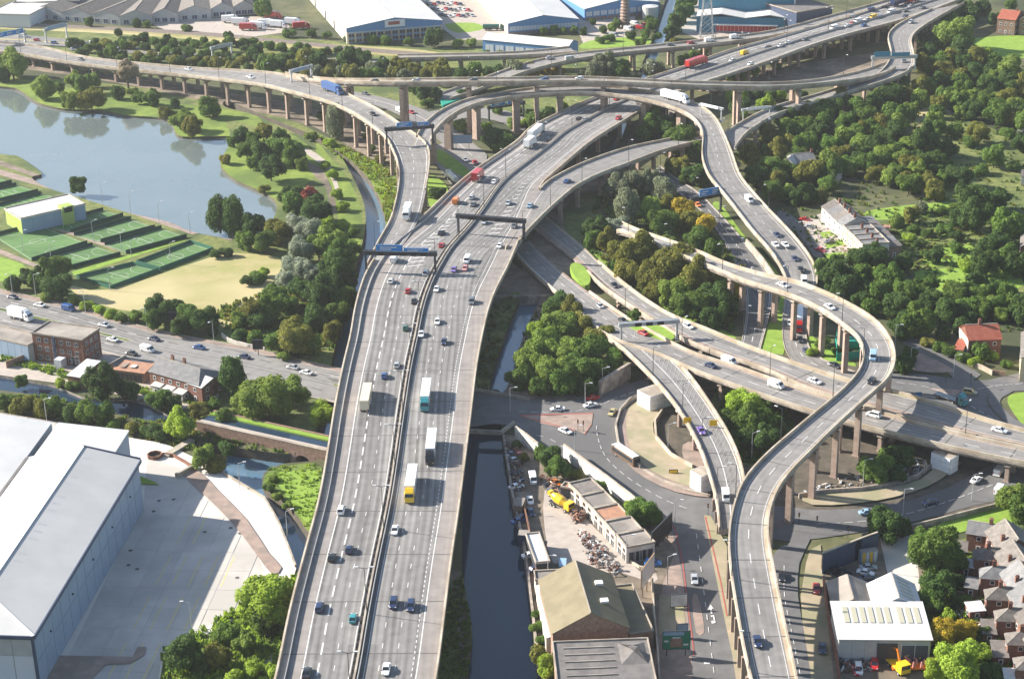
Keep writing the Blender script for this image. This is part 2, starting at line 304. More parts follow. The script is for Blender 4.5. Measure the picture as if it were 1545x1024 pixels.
g = bpy.data.objects.new('ground', me); C.objects.link(g); tag(g, kind='structure')
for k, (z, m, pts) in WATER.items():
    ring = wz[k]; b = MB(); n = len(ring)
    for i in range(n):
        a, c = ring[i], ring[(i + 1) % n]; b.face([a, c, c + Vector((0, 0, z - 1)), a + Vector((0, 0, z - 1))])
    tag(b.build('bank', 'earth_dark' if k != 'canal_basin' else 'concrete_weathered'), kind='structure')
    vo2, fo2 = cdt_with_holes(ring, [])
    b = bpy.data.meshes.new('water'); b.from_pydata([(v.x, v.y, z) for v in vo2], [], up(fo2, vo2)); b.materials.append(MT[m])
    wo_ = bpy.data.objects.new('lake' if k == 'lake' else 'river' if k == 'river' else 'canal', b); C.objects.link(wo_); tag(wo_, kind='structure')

ZL = [0.004]
def nextz():
    ZL[0] += 0.004; return ZL[0]
def inside(p, ring):
    c = False; j = len(ring) - 1
    for i in range(len(ring)):
        a, b = ring[i], ring[j]
        if (a.y > p.y) != (b.y > p.y) and p.x < (b.x - a.x) * (p.y - a.y) / (b.y - a.y) + a.x: c = not c
        j = i
    return c
def patch(name, m, pts, n=3, z=None, over=False, world=False):
    z = nextz() if z is None else z
    ring = list(pts) if world else [at(x, y, 0) for x, y in (catmull2(pts, n) if n > 1 else pts)]
    bb = lambda r: (min(p.x for p in r), max(p.x for p in r), min(p.y for p in r), max(p.y for p in r))
    A = bb(ring); hs = []
    if not over:
        for h in polys:
            B = bb(h)
            if A[0] < B[1] and B[0] < A[1] and A[2] < B[3] and B[2] < A[3]: hs.append(h)
    vo, fo = cdt_with_holes(ring, hs)
    fo = [f for f in fo if inside(sum((vo[i] for i in f), Vector((0, 0))) / len(f), ring)]
    me = bpy.data.meshes.new(name); me.from_pydata([(v.x, v.y, z) for v in vo], [], up(fo, vo)); me.materials.append(MT[m])
    o = bpy.data.objects.new(name, me); C.objects.link(o); return tag(o, kind='structure')

# ---------------------------------------------------------------- roads
ROADS = {}
def edge_line(pts, z_at=None, dens=8):
    if len(pts[0]) == 3: P = [at(x, y, z) for x, y, z in pts]
    else:
        S = [0]
        for a, b in zip(pts, pts[1:]): S.append(S[-1] + math.hypot(a[0] - b[0], a[1] - b[1]))
        P = [at(x, y, z_at(s / S[-1])) for (x, y), s in zip(pts, S)]
    return catmull(P, dens)
def ribbon_frames(L, Rr, step):
    "stations square across the road between its two edge lines"
    SL, SR = arc(L), arc(Rr); N = max(8, int(max(SL[-1], SR[-1]) / step))
    C0 = [samp(L, SL, SL[-1] * i / N).lerp(samp(Rr, SR, SR[-1] * i / N), .5) for i in range(N + 1)]
    C0 = [C0[0]] + [(C0[i - 1] + C0[i] * 2 + C0[i + 1]) / 4 for i in range(1, N)] + [C0[-1]]
    def hit(P, c, nrm, t, approx):
        best = None
        for a, b in zip(P, P[1:]):
            da = (a - c).xy.dot(t.xy); db = (b - c).xy.dot(t.xy)
            if da * db <= 0 and abs(da - db) > 1e-9:
                q = a.lerp(b, da / (da - db)); s = (q - c).xy.dot(nrm.xy)
                if s > 0 and (best is None or s < best[0]): best = (s, q)
        if best is None or best[0] > 3 * (approx - c).length + 3: return approx
        return best[1]
    out = []
    for i in range(N + 1):
        t = (C0[min(N, i + 1)] - C0[max(0, i - 1)]); t.z = 0; t.normalize(); nl = Vector((-t.y, t.x, 0))
        la = samp(L, SL, SL[-1] * i / N); ra = samp(Rr, SR, SR[-1] * i / N); c = C0[i]
        if (la - c).dot(nl) < 0: nl = -nl
        if 0 < i < N: l, r = hit(L, c, nl, t, la), hit(Rr, c, -nl, t, ra)
        else: l, r = la, ra
        z = (l.z + r.z) / 2; out.append((Vector((l.x, l.y, z)), Vector((r.x, r.y, z))))
    # smooth
    for _ in range(2):
        out = [out[0]] + [tuple((out[i - 1][k] + out[i][k] * 2 + out[i + 1][k]) / 4 for k in (0, 1)) for i in range(1, len(out) - 1)] + [out[-1]]
    return out
Z = lambda v: Vector((0, 0, v))
def strip(b, F, SS, f0, f1, dz, mi=0, uvk=None):
    for i in range(len(F) - 1):
        (l0, r0_), (l1, r1) = F[i], F[i + 1]; w0, w1 = (r0_ - l0).length, (r1 - l1).length
        q = [l0.lerp(r0_, f0), l0.lerp(r0_, f1), l1.lerp(r1, f1), l1.lerp(r1, f0)]
        uv = [(f0 * w0, SS[i]), (f1 * w0, SS[i]), (f1 * w1, SS[i + 1]), (f0 * w1, SS[i + 1])]
        b.face([p + Z(dz) for p in q], mi, uv)
def upfix(o):
    "turn faces to point up"
    me = o.data; bm = bmesh.new(); bm.from_mesh(me)
    for f in bm.faces:
        if f.normal.z < -0.2: f.normal_flip()
    bm.to_mesh(me); bm.free()
def wallrib(b, F, f, side, w, h0, h1, mi=0, i0=0, i1=None):
    "closed upstand ribbon of width w metres at lateral fraction f"
    i1 = len(F) - 1 if i1 is None else i1; sec = []
    for i in range(i0, i1 + 1):
        l, r = F[i]; d = (r - l).normalized(); p = l.lerp(r, f); q = p + d * w * side
        sec.append([p + Z(h0), q + Z(h0), q + Z(h1), p + Z(h1)])
    for a, c in zip(sec, sec[1:]):
        for k in range(4): b.face([a[k], a[(k + 1) % 4], c[(k + 1) % 4], c[k]], mi)
    b.face(sec[0][::-1], mi); b.face(sec[-1], mi)
def road(key, name, label, cat, L, Rr, zones=None, lines=(), deck=None, step=6.0, cols=None, par=(1, 1), zf=None, group=None, dens=8, parmat='parapet_tan', skirt=None, parh=0.95, girder=1.7, dz=0.0, base='asphalt_slip'):
    if zf is None and len(L[0]) == 3:
        S = [0]
        for a, b_ in zip(L, L[1:]): S.append(S[-1] + math.hypot(a[0] - b_[0], a[1] - b_[1]))
        def zf(t, S=S, L=L):
            d = t * S[-1]
            for i in range(len(S) - 1):
                if d <= S[i + 1]: return L[i][2] + (L[i + 1][2] - L[i][2]) * (d - S[i]) / max(1e-6, S[i + 1] - S[i])
            return L[-1][2]
    EL = edge_line([(a[0], a[1]) for a in L], zf, dens); ER = edge_line([(a[0], a[1]) for a in Rr], zf, dens)
    F = ribbon_frames(EL, ER, step); F = [(a + Z(dz), b + Z(dz)) for a, b in F]
    Cn = [(a + b) / 2 for a, b in F]; SS = arc(Cn); ROADS[key] = (F, Cn, SS)
    struct = deck is None
    root = empty(name, Cn[len(Cn) // 2]) if not struct else None
    if root: tag(root, label, cat, group); root_inv = Matrix.Translation(-root.location)
    zones = zones or [(0, 1, base)]
    mats = []; b = MB()
    for f0, f1, m in zones:
        if m not in mats: mats.append(m)
        nsub = 1
        strip(b, F, SS, f0, f1, 0.0, mats.index(m))
    if not struct:
        th = girder; mats.append('concrete_weathered'); ci = mats.index('concrete_weathered'); n0 = len(b.f)
        for i in range(len(F) - 1):
            (l0, r0_), (l1, r1) = F[i], F[i + 1]
            e = lambda l, r, f, z: l.lerp(r, f) + Z(z)
            # edge beam, haunch, soffit
            prof = [(0, 0), (0, -0.7), (0.06, -0.75), (0.10, -th), (0.90, -th), (0.94, -0.75), (1, -0.7), (1, 0)]
            for (fa, za), (fb, zb) in zip(prof, prof[1:]):
                b.face([e(l0, r0_, fa, za), e(l1, r1, fa, za), e(l1, r1, fb, zb), e(l0, r0_, fb, zb)], ci)
        for l, r in (F[0], F[-1]):
            b.face([l.lerp(r, f) + Z(z) for f, z in ((0, 0), (0, -.7), (.06, -.75), (.1, -th), (.9, -th), (.94, -.75), (1, -.7), (1, 0))], ci)
    if skirt:
        mats.append(skirt); si = mats.index(skirt)
        for i in range(len(F) - 1):
            for s in (0, 1):
                a, c = F[i][s], F[i + 1][s]; o0 = F[i][1 - s]; o1 = F[i + 1][1 - s]
                da = (a - o0).normalized(); dc = (c - o1).normalized()
                b.face([a, c, Vector((c.x, c.y, -.3)) + dc * 1.6 * max(0, c.z), Vector((a.x, a.y, -.3)) + da * 1.6 * max(0, a.z)], si)
    o = b.build('deck' if root else name, mats, None)
    upfix(o) if struct else None
    if struct: tag(o, kind='structure')
    else: o.parent = root; o.matrix_parent_inverse = root_inv
    def child(bm_, nm, mm, **k):
        if not bm_.f: return None
        c = bm_.build(nm, mm, None)
        if nm in ('lane_marking', 'painted_line', 'expansion_joint'): c['kind'] = 'stuff'
        if root: c.parent = root; c.matrix_parent_inverse = root_inv
        else: c.parent = o
        return c
    # parapets
    if par and parh > 0:
        for s, f, side in ((0, 0.0, 1), (1, 1.0, -1)):
            if par[s]:
                rgs = par[s] if isinstance(par[s], list) else [par[s] if isinstance(par[s], tuple) else (0.0, 1.0)]
                if isinstance(rgs[0], str):      # leave open between two heights of the photo
                    on = [not (rgs[1] < pix(F[i][s])[1] < rgs[2]) for i in range(len(F))]; off = [i for i, q in enumerate(on) if not q]
                    rgs = [(0, off[0] / (len(F) - 1)), (off[-1] / (len(F) - 1), 1)] if off else [(0, 1)]
                for rng in rgs:
                    i0 = int(rng[0] * (len(F) - 1)); i1 = max(i0 + 1, int(round(rng[1] * (len(F) - 1))))
                    pb = MB(); wallrib(pb, F, f, side, 0.45 if not struct else 0.25, 0.003, parh, 0, i0, i1)
                    child(pb, 'parapet' if not struct else 'kerb', parmat)
    # painted lines
    groups = {}
    for ln in lines:
        f, w, on, off = ln[:4]; m = ln[4] if len(ln) > 4 else 'paint_white'; rng = ln[5] if len(ln) > 5 else (0, 1)
        lb = groups.setdefault(m, MB()); tot = SS[-1]; d = rng[0] * tot
        LL = [a for a, _ in F]; RR = [c for _, c in F]
        def pos(dd, ff):
            i = 0; lo, hi = 0, len(SS) - 1
            while hi - lo > 1:
                mm_ = (lo + hi) // 2
                if SS[mm_] <= dd: lo = mm_
                else: hi = mm_
            t = (dd - SS[lo]) / max(1e-9, SS[hi] - SS[lo]); l = LL[lo].lerp(LL[hi], t); r = RR[lo].lerp(RR[hi], t); return l, r, l.lerp(r, ff)
        while d < rng[1] * tot - 0.5:
            e_ = min(rng[1] * tot, d + (on if off else step)); k = max(1, int((e_ - d) / 6))
            for j in range(k):
                d0 = d + (e_ - d) * j / k; d1 = d + (e_ - d) * (j + 1) / k
                l0, r0_, p0 = pos(d0, f); l1, r1, p1 = pos(d1, f); n0 = (r0_ - l0).normalized() * w / 2; n1 = (r1 - l1).normalized() * w / 2
                lb.face([p0 - n0 + Z(.03), p0 + n0 + Z(.03), p1 + n1 + Z(.03), p1 - n1 + Z(.03)])
            d = e_ + off
    for m, lb in groups.items():
        c = child(lb, 'lane_marking' if root else 'painted_line', m)
        if c: upfix(c)
    # expansion joints
    if root and cols:
        sp, nacross, wid, kind = cols[:4]; js = MB(); d = sp * 0.5; k = 0
        LL = [a for a, _ in F]; RR = [c for _, c in F]
        skip = cols[4] if len(cols) > 4 else ()
        col_mesh = {}
        while d < SS[-1] - 1:
            lo = max(i for i in range(len(SS)) if SS[i] <= d); hi = min(lo + 1, len(SS) - 1); t = (d - SS[lo]) / max(1e-9, SS[hi] - SS[lo])
            l = LL[lo].lerp(LL[hi], t); r = RR[lo].lerp(RR[hi], t); tt = (Cn[hi] - Cn[lo]).normalized(); dd = (r - l).normalized()
            js.face([l.lerp(r, .02) + Z(.02), l.lerp(r, .98) + Z(.02), l.lerp(r, .98) + tt * .35 + Z(.02), l.lerp(r, .02) + tt * .35 + Z(.02)])
            fr = d / SS[-1]
            if not any(a <= fr <= b2 for a, b2 in skip) and l.z - girder > 2.2:
                zt = l.z - girder
                cb = MB(); A_, B_ = l.lerp(r, .07), l.lerp(r, .93)
                # crosshead tapering at its ends
                for sgn in (1,):
                    hw = tt * wid * 0.55
                    pr = [(0.05, 0), (0.05, -.45), (0.2, -1.3), (0.8, -1.3), (0.95, -.45), (0.95, 0)]
                    fa = [l.lerp(r, f) + Z(-girder + z) - hw for f, z in pr]; fb = [l.lerp(r, f) + Z(-girder + z) + hw for f, z in pr]
                    cb.prism(fa, fb, 0, True, True)
                child(cb, 'crosshead', 'concrete_weathered')
                for j in range(nacross):
                    f = 0.5 if nacross == 1 else 0.16 + 0.68 * j / (nacross - 1)
                    p = l.lerp(r, f); hgt = zt - 1.2 + 1.5
                    key_ = 'c%d' % round(hgt * 2)
                    h2 = round(hgt * 2) / 2
                    if key_ not in col_mesh:
                        mb = MB()
                        if kind == 'round': mb.cyl((0, 0, 0), (0, 0, h2), wid / 2, n=10)
                        else:
                            w2 = wid / 2; mb.box(-w2, w2, -w2 * .8, w2 * .8, 0, h2)
                            mb.box(-w2 * 1.3, w2 * 1.3, -w2 * 1.1, w2 * 1.1, 0, 1.9)
                        co = mb.build('column', 'column_concrete', None); col_mesh[key_] = co.data
                    else: co = bpy.data.objects.new('column', col_mesh[key_]); C.objects.link(co)
                    co.parent = root; co.matrix_parent_inverse = root_inv; co.location = (p.x, p.y, zt - 1.2 - h2); co.rotation_euler = (0, 0, math.atan2(dd.y, dd.x))
            d += sp; k += 1
        c = child(js, 'expansion_joint', 'joint_dark')
        if c: upfix(c)
    return root or o
def on_road(key, x, y):
    "point, heading and station of the road seen at pixel x, y"
    F, Cn, SS = ROADS[key]; z = Cn[0].z
    for _ in range(6):
        p = at(x, y, z); i = min(range(len(Cn)), key=lambda k: (Cn[k].xy - p.xy).length); z = Cn[i].z * .5 + z * .5 if _ < 3 else Cn[i].z
    a = Cn[max(0, i - 1)]; b = Cn[min(len(Cn) - 1, i + 1)]
    return at(x, y, z + .02), math.atan2(b.y - a.y, b.x - a.x), i, z
# ---------------------------------------------------------------- ground cover
patch('grass', 'grass_rough', [(-100, 95), (0, 112), (60, 118), (180, 128), (300, 148), (420, 175), (520, 222), (600, 290), (600, 360), (560, 480), (520, 560), (500, 660), (440, 690), (330, 640), (200, 600), (0, 545), (-100, 500)])
patch('grass', 'grass', [(-100, 104), (0, 116), (50, 122), (120, 135), (200, 147), (300, 160), (380, 172), (395, 186), (380, 190), (340, 180), (345, 210), (270, 210), (250, 190), (150, 180), (50, 165), (-100, 135)])
patch('grass', 'grass', [(330, 225), (375, 205), (430, 200), (470, 225), (478, 262), (440, 290), (400, 298), (345, 265)])
patch('embankment_grass', 'grass', [(478, 215), (500, 240), (520, 262), (540, 300), (546, 330), (545, 362), (535, 400), (528, 440), (510, 480), (500, 460), (515, 400), (512, 340), (500, 280), (480, 245)])
patch('riverbank_grass', 'grass', [(478, 205), (520, 222), (560, 245), (595, 262), (600, 300), (584, 345), (575, 315), (563, 282), (545, 262), (520, 246)])
patch('dry_field', 'grass_dry', [(105, 430), (165, 437), (318, 388), (350, 382), (420, 388), (422, 410), (400, 440), (350, 490), (325, 488), (250, 455), (200, 470), (130, 452)])
patch('footpath', 'earth', [(462, 245), (488, 258), (505, 300), (508, 320), (498, 318), (492, 285), (466, 256)], over=True)
patch('towpath', 'paving', [(466, 225), (500, 252), (515, 300), (512, 305), (494, 258), (462, 232)])
patch('grass', 'grass_bright', [(-20, 388), (15, 392), (38, 403), (20, 420), (-20, 424)])
# far side: railway embankment, yards
patch('grass', 'grass_rough', [(-200, 30), (0, 34), (380, 52), (620, 72), (850, 72), (980, 68), (980, 170), (660, 165), (330, 125), (-200, 75)])
patch('embankment_grass', 'grass_dry', [(-200, 38), (0, 44), (200, 53), (430, 72), (640, 84), (640, 76), (420, 62), (200, 44), (0, 35), (-200, 30)])
patch('yard', 'paving', [(220, 33), (380, 25), (430, 28), (440, 48), (380, 56), (250, 46)], 1)
patch('yard', 'paving', [(620, -10), (840, -10), (850, 40), (760, 62), (690, 60), (650, 30)], 1)
patch('yard', 'paving', [(860, 20), (960, 20), (950, 62), (880, 66)], 1)
patch('yard', 'paving', [(1020, -10), (1210, -10), (1210, 48), (1060, 62), (1030, 50)], 1)
patch('grass', 'grass_bright', [(672, 37), (715, 35), (730, 44), (690, 50)])
patch('verge', 'grass_bright', [(890, 62), (965, 56), (985, 66), (880, 74)])
patch('ground_works', 'earth', [(1060, 130), (1120, 108), (1200, 98), (1330, 80), (1345, 100), (1290, 125), (1180, 130), (1080, 140)])
patch('earth_strip', 'earth', [(0, 96), (30, 98), (200, 118), (330, 138), (460, 160), (530, 190), (600, 235), (560, 240), (470, 190), (330, 158), (180, 126), (20, 102)])
# right-hand hill and wood
patch('grass', 'grass_bright', [(1470, 58), (1600, 56), (1640, 84), (1530, 88), (1470, 84)])
patch('grass', 'grass_dry', [(1345, 155), (1400, 160), (1450, 178), (1500, 215), (1545, 235), (1600, 260), (1600, 275), (1500, 250), (1440, 215), (1380, 190)])
patch('grass', 'grass_rough', [(1400, 175), (1545, 210), (1700, 250), (1700, 480), (1500, 460), (1380, 420), (1330, 360), (1300, 330), (1420, 300)])
patch('garden_lawn', 'grass_bright', [(1310, 318), (1430, 305), (1450, 315), (1400, 326), (1320, 332)])
patch('garden_lawn', 'grass_bright', [(1395, 378), (1470, 370), (1480, 395), (1400, 402)])
patch('garden_lawn', 'grass_bright', [(1380, 410), (1500, 405), (1545, 430), (1480, 450), (1420, 440)])
patch('footpath', 'paving', [(1320, 152), (1400, 157), (1440, 170), (1438, 174), (1398, 162), (1318, 157)])
# centre: banks, verges
patch('embankment_earth', 'earth', [(700, 400), (760, 385), (940, 560), (930, 620), (750, 600), (715, 560), (715, 470)])
patch('riverbank_grass', 'grass_rough', [(716, 500), (775, 440), (790, 470), (760, 540), (738, 590), (712, 590)])
patch('verge', 'grass_bright', [(877, 372), (905, 396), (945, 428), (985, 456), (1020, 478), (1070, 500), (1110, 512), (1095, 500), (1030, 474), (990, 448), (950, 420), (908, 388), (884, 370)])
patch('verge', 'grass_bright', [(1085, 305), (1120, 352), (1160, 395), (1185, 430), (1176, 440), (1150, 400), (1110, 355), (1075, 318)])
patch('verge', 'grass_bright', [(1190, 432), (1196, 470), (1185, 500), (1180, 540), (1150, 530), (1142, 522), (1160, 490), (1178, 450)])
patch('verge', 'grass_bright', [(1218, 500), (1240, 520), (1290, 548), (1280, 556), (1240, 544), (1215, 525)])
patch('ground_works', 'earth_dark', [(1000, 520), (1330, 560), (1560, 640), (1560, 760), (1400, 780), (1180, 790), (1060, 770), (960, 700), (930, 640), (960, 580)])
patch('scrub_ground', 'grass_rough', [(1080, 590), (1160, 600), (1200, 640), (1180, 700), (1120, 700), (1085, 650)])
patch('verge', 'grass_bright', [(1400, 800), (1470, 770), (1545, 752), (1600, 745), (1600, 800), (1500, 790), (1440, 806)])
patch('verge', 'grass_bright', [(1520, 600), (1545, 592), (1600, 590), (1600, 660), (1555, 650), (1530, 625)])
patch('riverbank_grass', 'grass', [(405, 712), (440, 702), (486, 706), (480, 780), (466, 806), (445, 780), (420, 752), (398, 735)])
patch('riverbank_grass', 'grass_bright', [(415, 718), (450, 710), (482, 716), (474, 780), (460, 786), (440, 760)])
patch('bank_grass', 'grass_rough', [(360, 900), (440, 870), (470, 900), (430, 1040), (240, 1060), (250, 990), (300, 960)])
patch('footpath', 'paving', [(270, 1052), (380, 1010), (420, 978), (424, 984), (385, 1018), (290, 1060)])
patch('bank_grass', 'grass_rough', [(672, 880), (705, 870), (716, 950), (716, 1060), (660, 1060)])
patch('towpath', 'earth', [(680, 870), (696, 868), (708, 950), (712, 1060), (700, 1060), (690, 950)])
patch('embankment_earth', 'earth', [(845, 262), (935, 245), (925, 290), (880, 370), (846, 446), (772, 450), (790, 400), (820, 320)], 1, z=.06, over=True)
patch('embankment_grass', 'grass_rough', [(862, 300), (912, 290), (890, 340), (872, 366), (850, 340)], 2, z=.07, over=True)
# ---- surface roads
GR = [(0, 1, 'asphalt')]
patch('car_yard_ground', 'paving', [(-60, 497), (60, 500), (170, 520), (240, 545), (330, 575), (330, 610), (260, 620), (140, 585), (-60, 560)], 1)
road('lichfield', 'road', '', '', [(-140, 405), (0, 436), (57, 449), (116, 462), (181, 483), (249, 500), (330, 516), (400, 528), (445, 541), (517, 556), (580, 572)],
     [(-140, 458), (0, 500), (60, 508), (150, 530), (228, 552), (329, 570), (400, 583), (450, 595), (500, 606), (560, 622)][:10],
     zones=[(0, .10, 'paving_pink'), (.10, .47, 'asphalt_motorway'), (.47, .53, 'grass_rough'), (.53, .95, 'asphalt_motorway'), (.95, 1, 'paving')],
     lines=[(.28, .25, 4, 5), (.74, .25, 4, 5), (.115, .15, 1, 0), (.46, .15, 1, 0), (.54, .15, 1, 0)], zf=lambda t: .25, parh=.15, parmat='paving')
patch('road_apron', 'asphalt_motorway', [(180, 520), (250, 512), (350, 530), (450, 555), (500, 575), (500, 604), (400, 582), (330, 568), (240, 548)], z=.28, over=True)
road('far_road', 'road', '', '', [(-60, 46), (60, 55), (150, 65), (230, 74), (330, 83), (420, 88), (500, 88), (600, 92)],
     [(-60, 66), (60, 68), (150, 76), (230, 83), (330, 91), (420, 96), (500, 96), (600, 99)], zones=[(0, .45, 'asphalt_motorway'), (.45, .55, 'grass_dry'), (.55, 1, 'asphalt_motorway')], zf=lambda t: .3, parh=0, par=None)
road('under_road', 'road', '', '', [(470, 130), (540, 139), (590, 150), (640, 165), (690, 195), (725, 225)], [(470, 140), (530, 150), (570, 160), (610, 178), (660, 210), (700, 245)], zones=[(0, 1, 'asphalt_slip')], lines=[(.5, .3, 1, 0)], zf=lambda t: .3, parh=0, par=None)
patch('road', 'asphalt_slip', [(650, 225), (700, 215), (735, 235), (720, 262), (690, 285), (668, 262)], over=True, z=.31)
patch('verge', 'grass_bright', [(655, 232), (668, 228), (712, 262), (704, 270), (664, 248)], z=.34)
patch('verge', 'grass_bright', [(644, 275), (655, 266), (676, 285), (668, 300), (650, 318)], z=.34)
road('far_road2', 'road', '', '', [(640, 170), (700, 160), (760, 165), (800, 180)], [(660, 192), (700, 178), (750, 182), (790, 200)], zones=[(0, 1, 'asphalt_slip')], zf=lambda t: .36, parh=0, par=None)
# railway on its bank
road('railway', 'railway', '', '', [(-120, 28), (0, 33), (150, 40), (300, 48), (430, 60), (560, 73), (700, 84)], [(-120, 33), (0, 38), (150, 45), (300, 54), (430, 66), (560, 79), (700, 90)], zones=[(0, 1, 'ballast')], lines=[(.2, .15, 1, 0, 'barrier_steel'), (.36, .15, 1, 0, 'barrier_steel'), (.64, .15, 1, 0, 'barrier_steel'), (.8, .15, 1, 0, 'barrier_steel')], zf=lambda t: .8, parh=0, par=None, skirt='grass_dry')
# road on the right of the wooded island
road('island_road', 'road', '', '', [(985, 258), (1019, 289), (1045, 307), (1073, 335), (1097, 374), (1115, 410), (1124, 440), (1125, 480), (1118, 518), (1112, 550)],
     [(996, 250), (1019, 268), (1053, 289), (1084, 320), (1122, 362), (1156, 405), (1166, 440), (1160, 480), (1150, 516), (1142, 550)],
     zones=[(0, .06, 'paving'), (.06, .94, 'asphalt_dark'), (.94, 1, 'paving')], lines=[(.5, .25, 4, 4), (.1, .15, 1, 0), (.9, .15, 1, 0)], zf=lambda t: .3, parh=.15, parmat='paving')
road('down_road', 'road', '', '', [(1186, 421), (1184, 450), (1180, 480), (1180, 510), (1190, 545), (1222, 563), (1262, 578), (1300, 592)],
     [(1234, 421), (1226, 450), (1217, 480), (1217, 512), (1226, 534), (1255, 548), (1290, 560), (1325, 572)],
     zones=[(0, .06, 'paving'), (.06, .94, 'asphalt_slip'), (.94, 1, 'paving')], lines=[(.5, .25, 3, 5)], zf=lambda t: .8 - .5 * min(1, t * 2), parh=.15, parmat='concrete')
# junction on the right
patch('road', 'asphalt_dark', [(1335, 565), (1400, 566), (1440, 572), (1490, 574), (1545, 562), (1640, 560), (1640, 586), (1545, 590), (1500, 592), (1488, 604), (1498, 622), (1520, 640), (1545, 652), (1500, 640), (1440, 618), (1400, 604), (1335, 588)], 2, over=True)
patch('road', 'asphalt', [(1355, 512), (1380, 510), (1420, 530), (1455, 552), (1480, 566), (1450, 578), (1430, 562), (1390, 535)], 2, over=True)
patch('traffic_island', 'paving_pink', [(1400, 586), (1440, 588), (1452, 590), (1440, 598)], 1)
patch('underpass_floor', 'asphalt_dark', [(1490, 604), (1500, 592), (1530, 590), (1512, 600), (1510, 612), (1530, 632), (1560, 650), (1530, 645), (1505, 625)], 2, over=True)
patch('pavement', 'paving_pink', [(1375, 530), (1415, 545), (1440, 560), (1430, 563), (1380, 560), (1375, 545)], 2)
# central roundabout
patch('road', 'asphalt', [(700, 588), (770, 598), (850, 605), (898, 600), (940, 582), (975, 572), (985, 588), (962, 600), (942, 620), (931, 645), (932, 672), (948, 696), (980, 718), (1020, 736), (1060, 748), (1100, 755), (1160, 762), (1230, 770), (1300, 768), (1372, 756), (1430, 736), (1468, 716), (1500, 700), (1560, 690), (1560, 740), (1520, 752), (1466, 764), (1412, 779), (1360, 792), (1300, 803), (1240, 812), (1190, 818), (1100, 800), (1066, 800), (1012, 796), (985, 768), (950, 746), (900, 721), (850, 693), (806, 668), (770, 642), (745, 640), (700, 646)], 1, z=.2, over=True)
patch('road', 'asphalt', [(1006, 786), (1064, 786), (1076, 830), (1088, 880), (1098, 930), (1110, 985), (1122, 1060), (1044, 1060), (1044, 1000), (1040, 950), (1034, 900), (1028, 860), (1020, 820)], 1, z=.21, over=True)
patch('pavement', 'paving_tan', [(1062, 778), (1072, 778), (1100, 830), (1130, 1060), (1116, 1060), (1104, 985), (1090, 920), (1080, 870), (1070, 820)], 1, z=.24)
patch('traffic_island', 'paving_pink', [(782, 627), (830, 628), (895, 624), (893, 640), (882, 656), (868, 650), (815, 640)], 1, z=.32)
patch('roundabout_paving', 'paving_tan', [(948, 618), (975, 606), (1000, 618), (985, 640), (992, 668), (1015, 690), (1045, 705), (1052, 735), (1020, 730), (985, 714), (958, 692), (946, 660)], 2, z=.6)
patch('roundabout_apron', 'paving_pink', [(936, 630), (948, 618), (946, 660), (958, 692), (985, 714), (1020, 730), (1062, 742), (1070, 752), (1020, 744), (975, 724), (945, 700), (932, 670)], 2, z=.5)
patch('subway_paving', 'paving_pink', [(1030, 672), (1050, 668), (1066, 690), (1062, 712), (1045, 706), (1032, 694)], 2, z=.3)
patch('roundabout_paving', 'paving_tan', [(1210, 750), (1260, 744), (1340, 738), (1390, 725), (1420, 700), (1450, 700), (1432, 716), (1400, 736), (1350, 752), (1290, 762), (1225, 764)], 2, z=.6)
patch('pavement', 'paving_pink', [(1012, 792), (1018, 790), (1032, 850), (1040, 900), (1046, 950), (1052, 1060), (985, 1060), (990, 960), (986, 900), (1000, 850)], 1, z=.19)
patch('forecourt', 'paving_tan', [(995, 898), (1030, 902), (1036, 958), (994, 958)], 1, z=.24)
patch('traffic_island', 'paving_pink', [(1044, 904), (1052, 898), (1060, 930), (1062, 955), (1050, 955)], 2, z=.26)
patch('red_line', 'paint_red', [(1008, 785), (1010, 784), (1020, 800), (1031, 850), (1037, 900), (1045, 960), (1048, 990), (1046, 990), (1043, 960), (1035, 900), (1029, 850), (1018, 800)], 1, z=.28)
patch('red_line', 'paint_red', [(1063, 780), (1065, 780), (1077, 830), (1089, 882), (1098, 930), (1096, 930), (1087, 882), (1075, 830)], 1, z=.28)
# small service road behind the deck at the right, yards beside it
patch('service_road', 'asphalt_dark', [(1166, 838), (1190, 820), (1216, 802), (1222, 815), (1206, 850), (1204, 900), (1214, 960), (1225, 1060), (1190, 1060), (1180, 960), (1170, 890)], 2, z=.24, over=True)
patch('service_pavement', 'paving_tan', [(1216, 850), (1222, 830), (1238, 822), (1244, 880), (1250, 950), (1262, 1060), (1222, 1060), (1212, 960), (1208, 900)], 1, z=.22)
patch('works_yard', 'earth', [(1238, 850), (1330, 800), (1390, 815), (1400, 880), (1400, 960), (1400, 1060), (1250, 1060), (1240, 940)], 1)
patch('concrete_yard', 'yard_concrete', [(1327, 812), (1378, 808), (1388, 880), (1385, 910), (1360, 908), (1340, 870)], 1)
patch('back_gardens', 'grass_rough', [(1390, 830), (1545, 790), (1640, 800), (1640, 1060), (1400, 1060), (1400, 900)], 1)
# canal-side yards in the middle
patch('scrap_yard', 'earth', [(762, 656), (800, 662), (830, 700), (900, 745), (990, 790), (1020, 830), (1000, 880), (990, 960), (985, 1060), (822, 1060), (812, 960), (804, 900), (794, 830), (776, 740)], 1)
patch('access_lane', 'paving', [(822, 740), (855, 752), (900, 800), (930, 826), (965, 862), (990, 866), (985, 880), (930, 862), (900, 868), (870, 850), (835, 850), (822, 800)], 2)
# bottom-left service yard, laid in concrete bays
patch('yard_pale', 'yard_pale', [(-80, 620), (0, 628), (60, 632), (190, 660), (250, 670), (312, 700), (334, 715), (356, 728), (400, 754), (421, 790), (437, 830), (447, 858), (440, 880), (400, 905), (330, 950), (250, 980), (235, 1060), (-80, 1060)], 1)
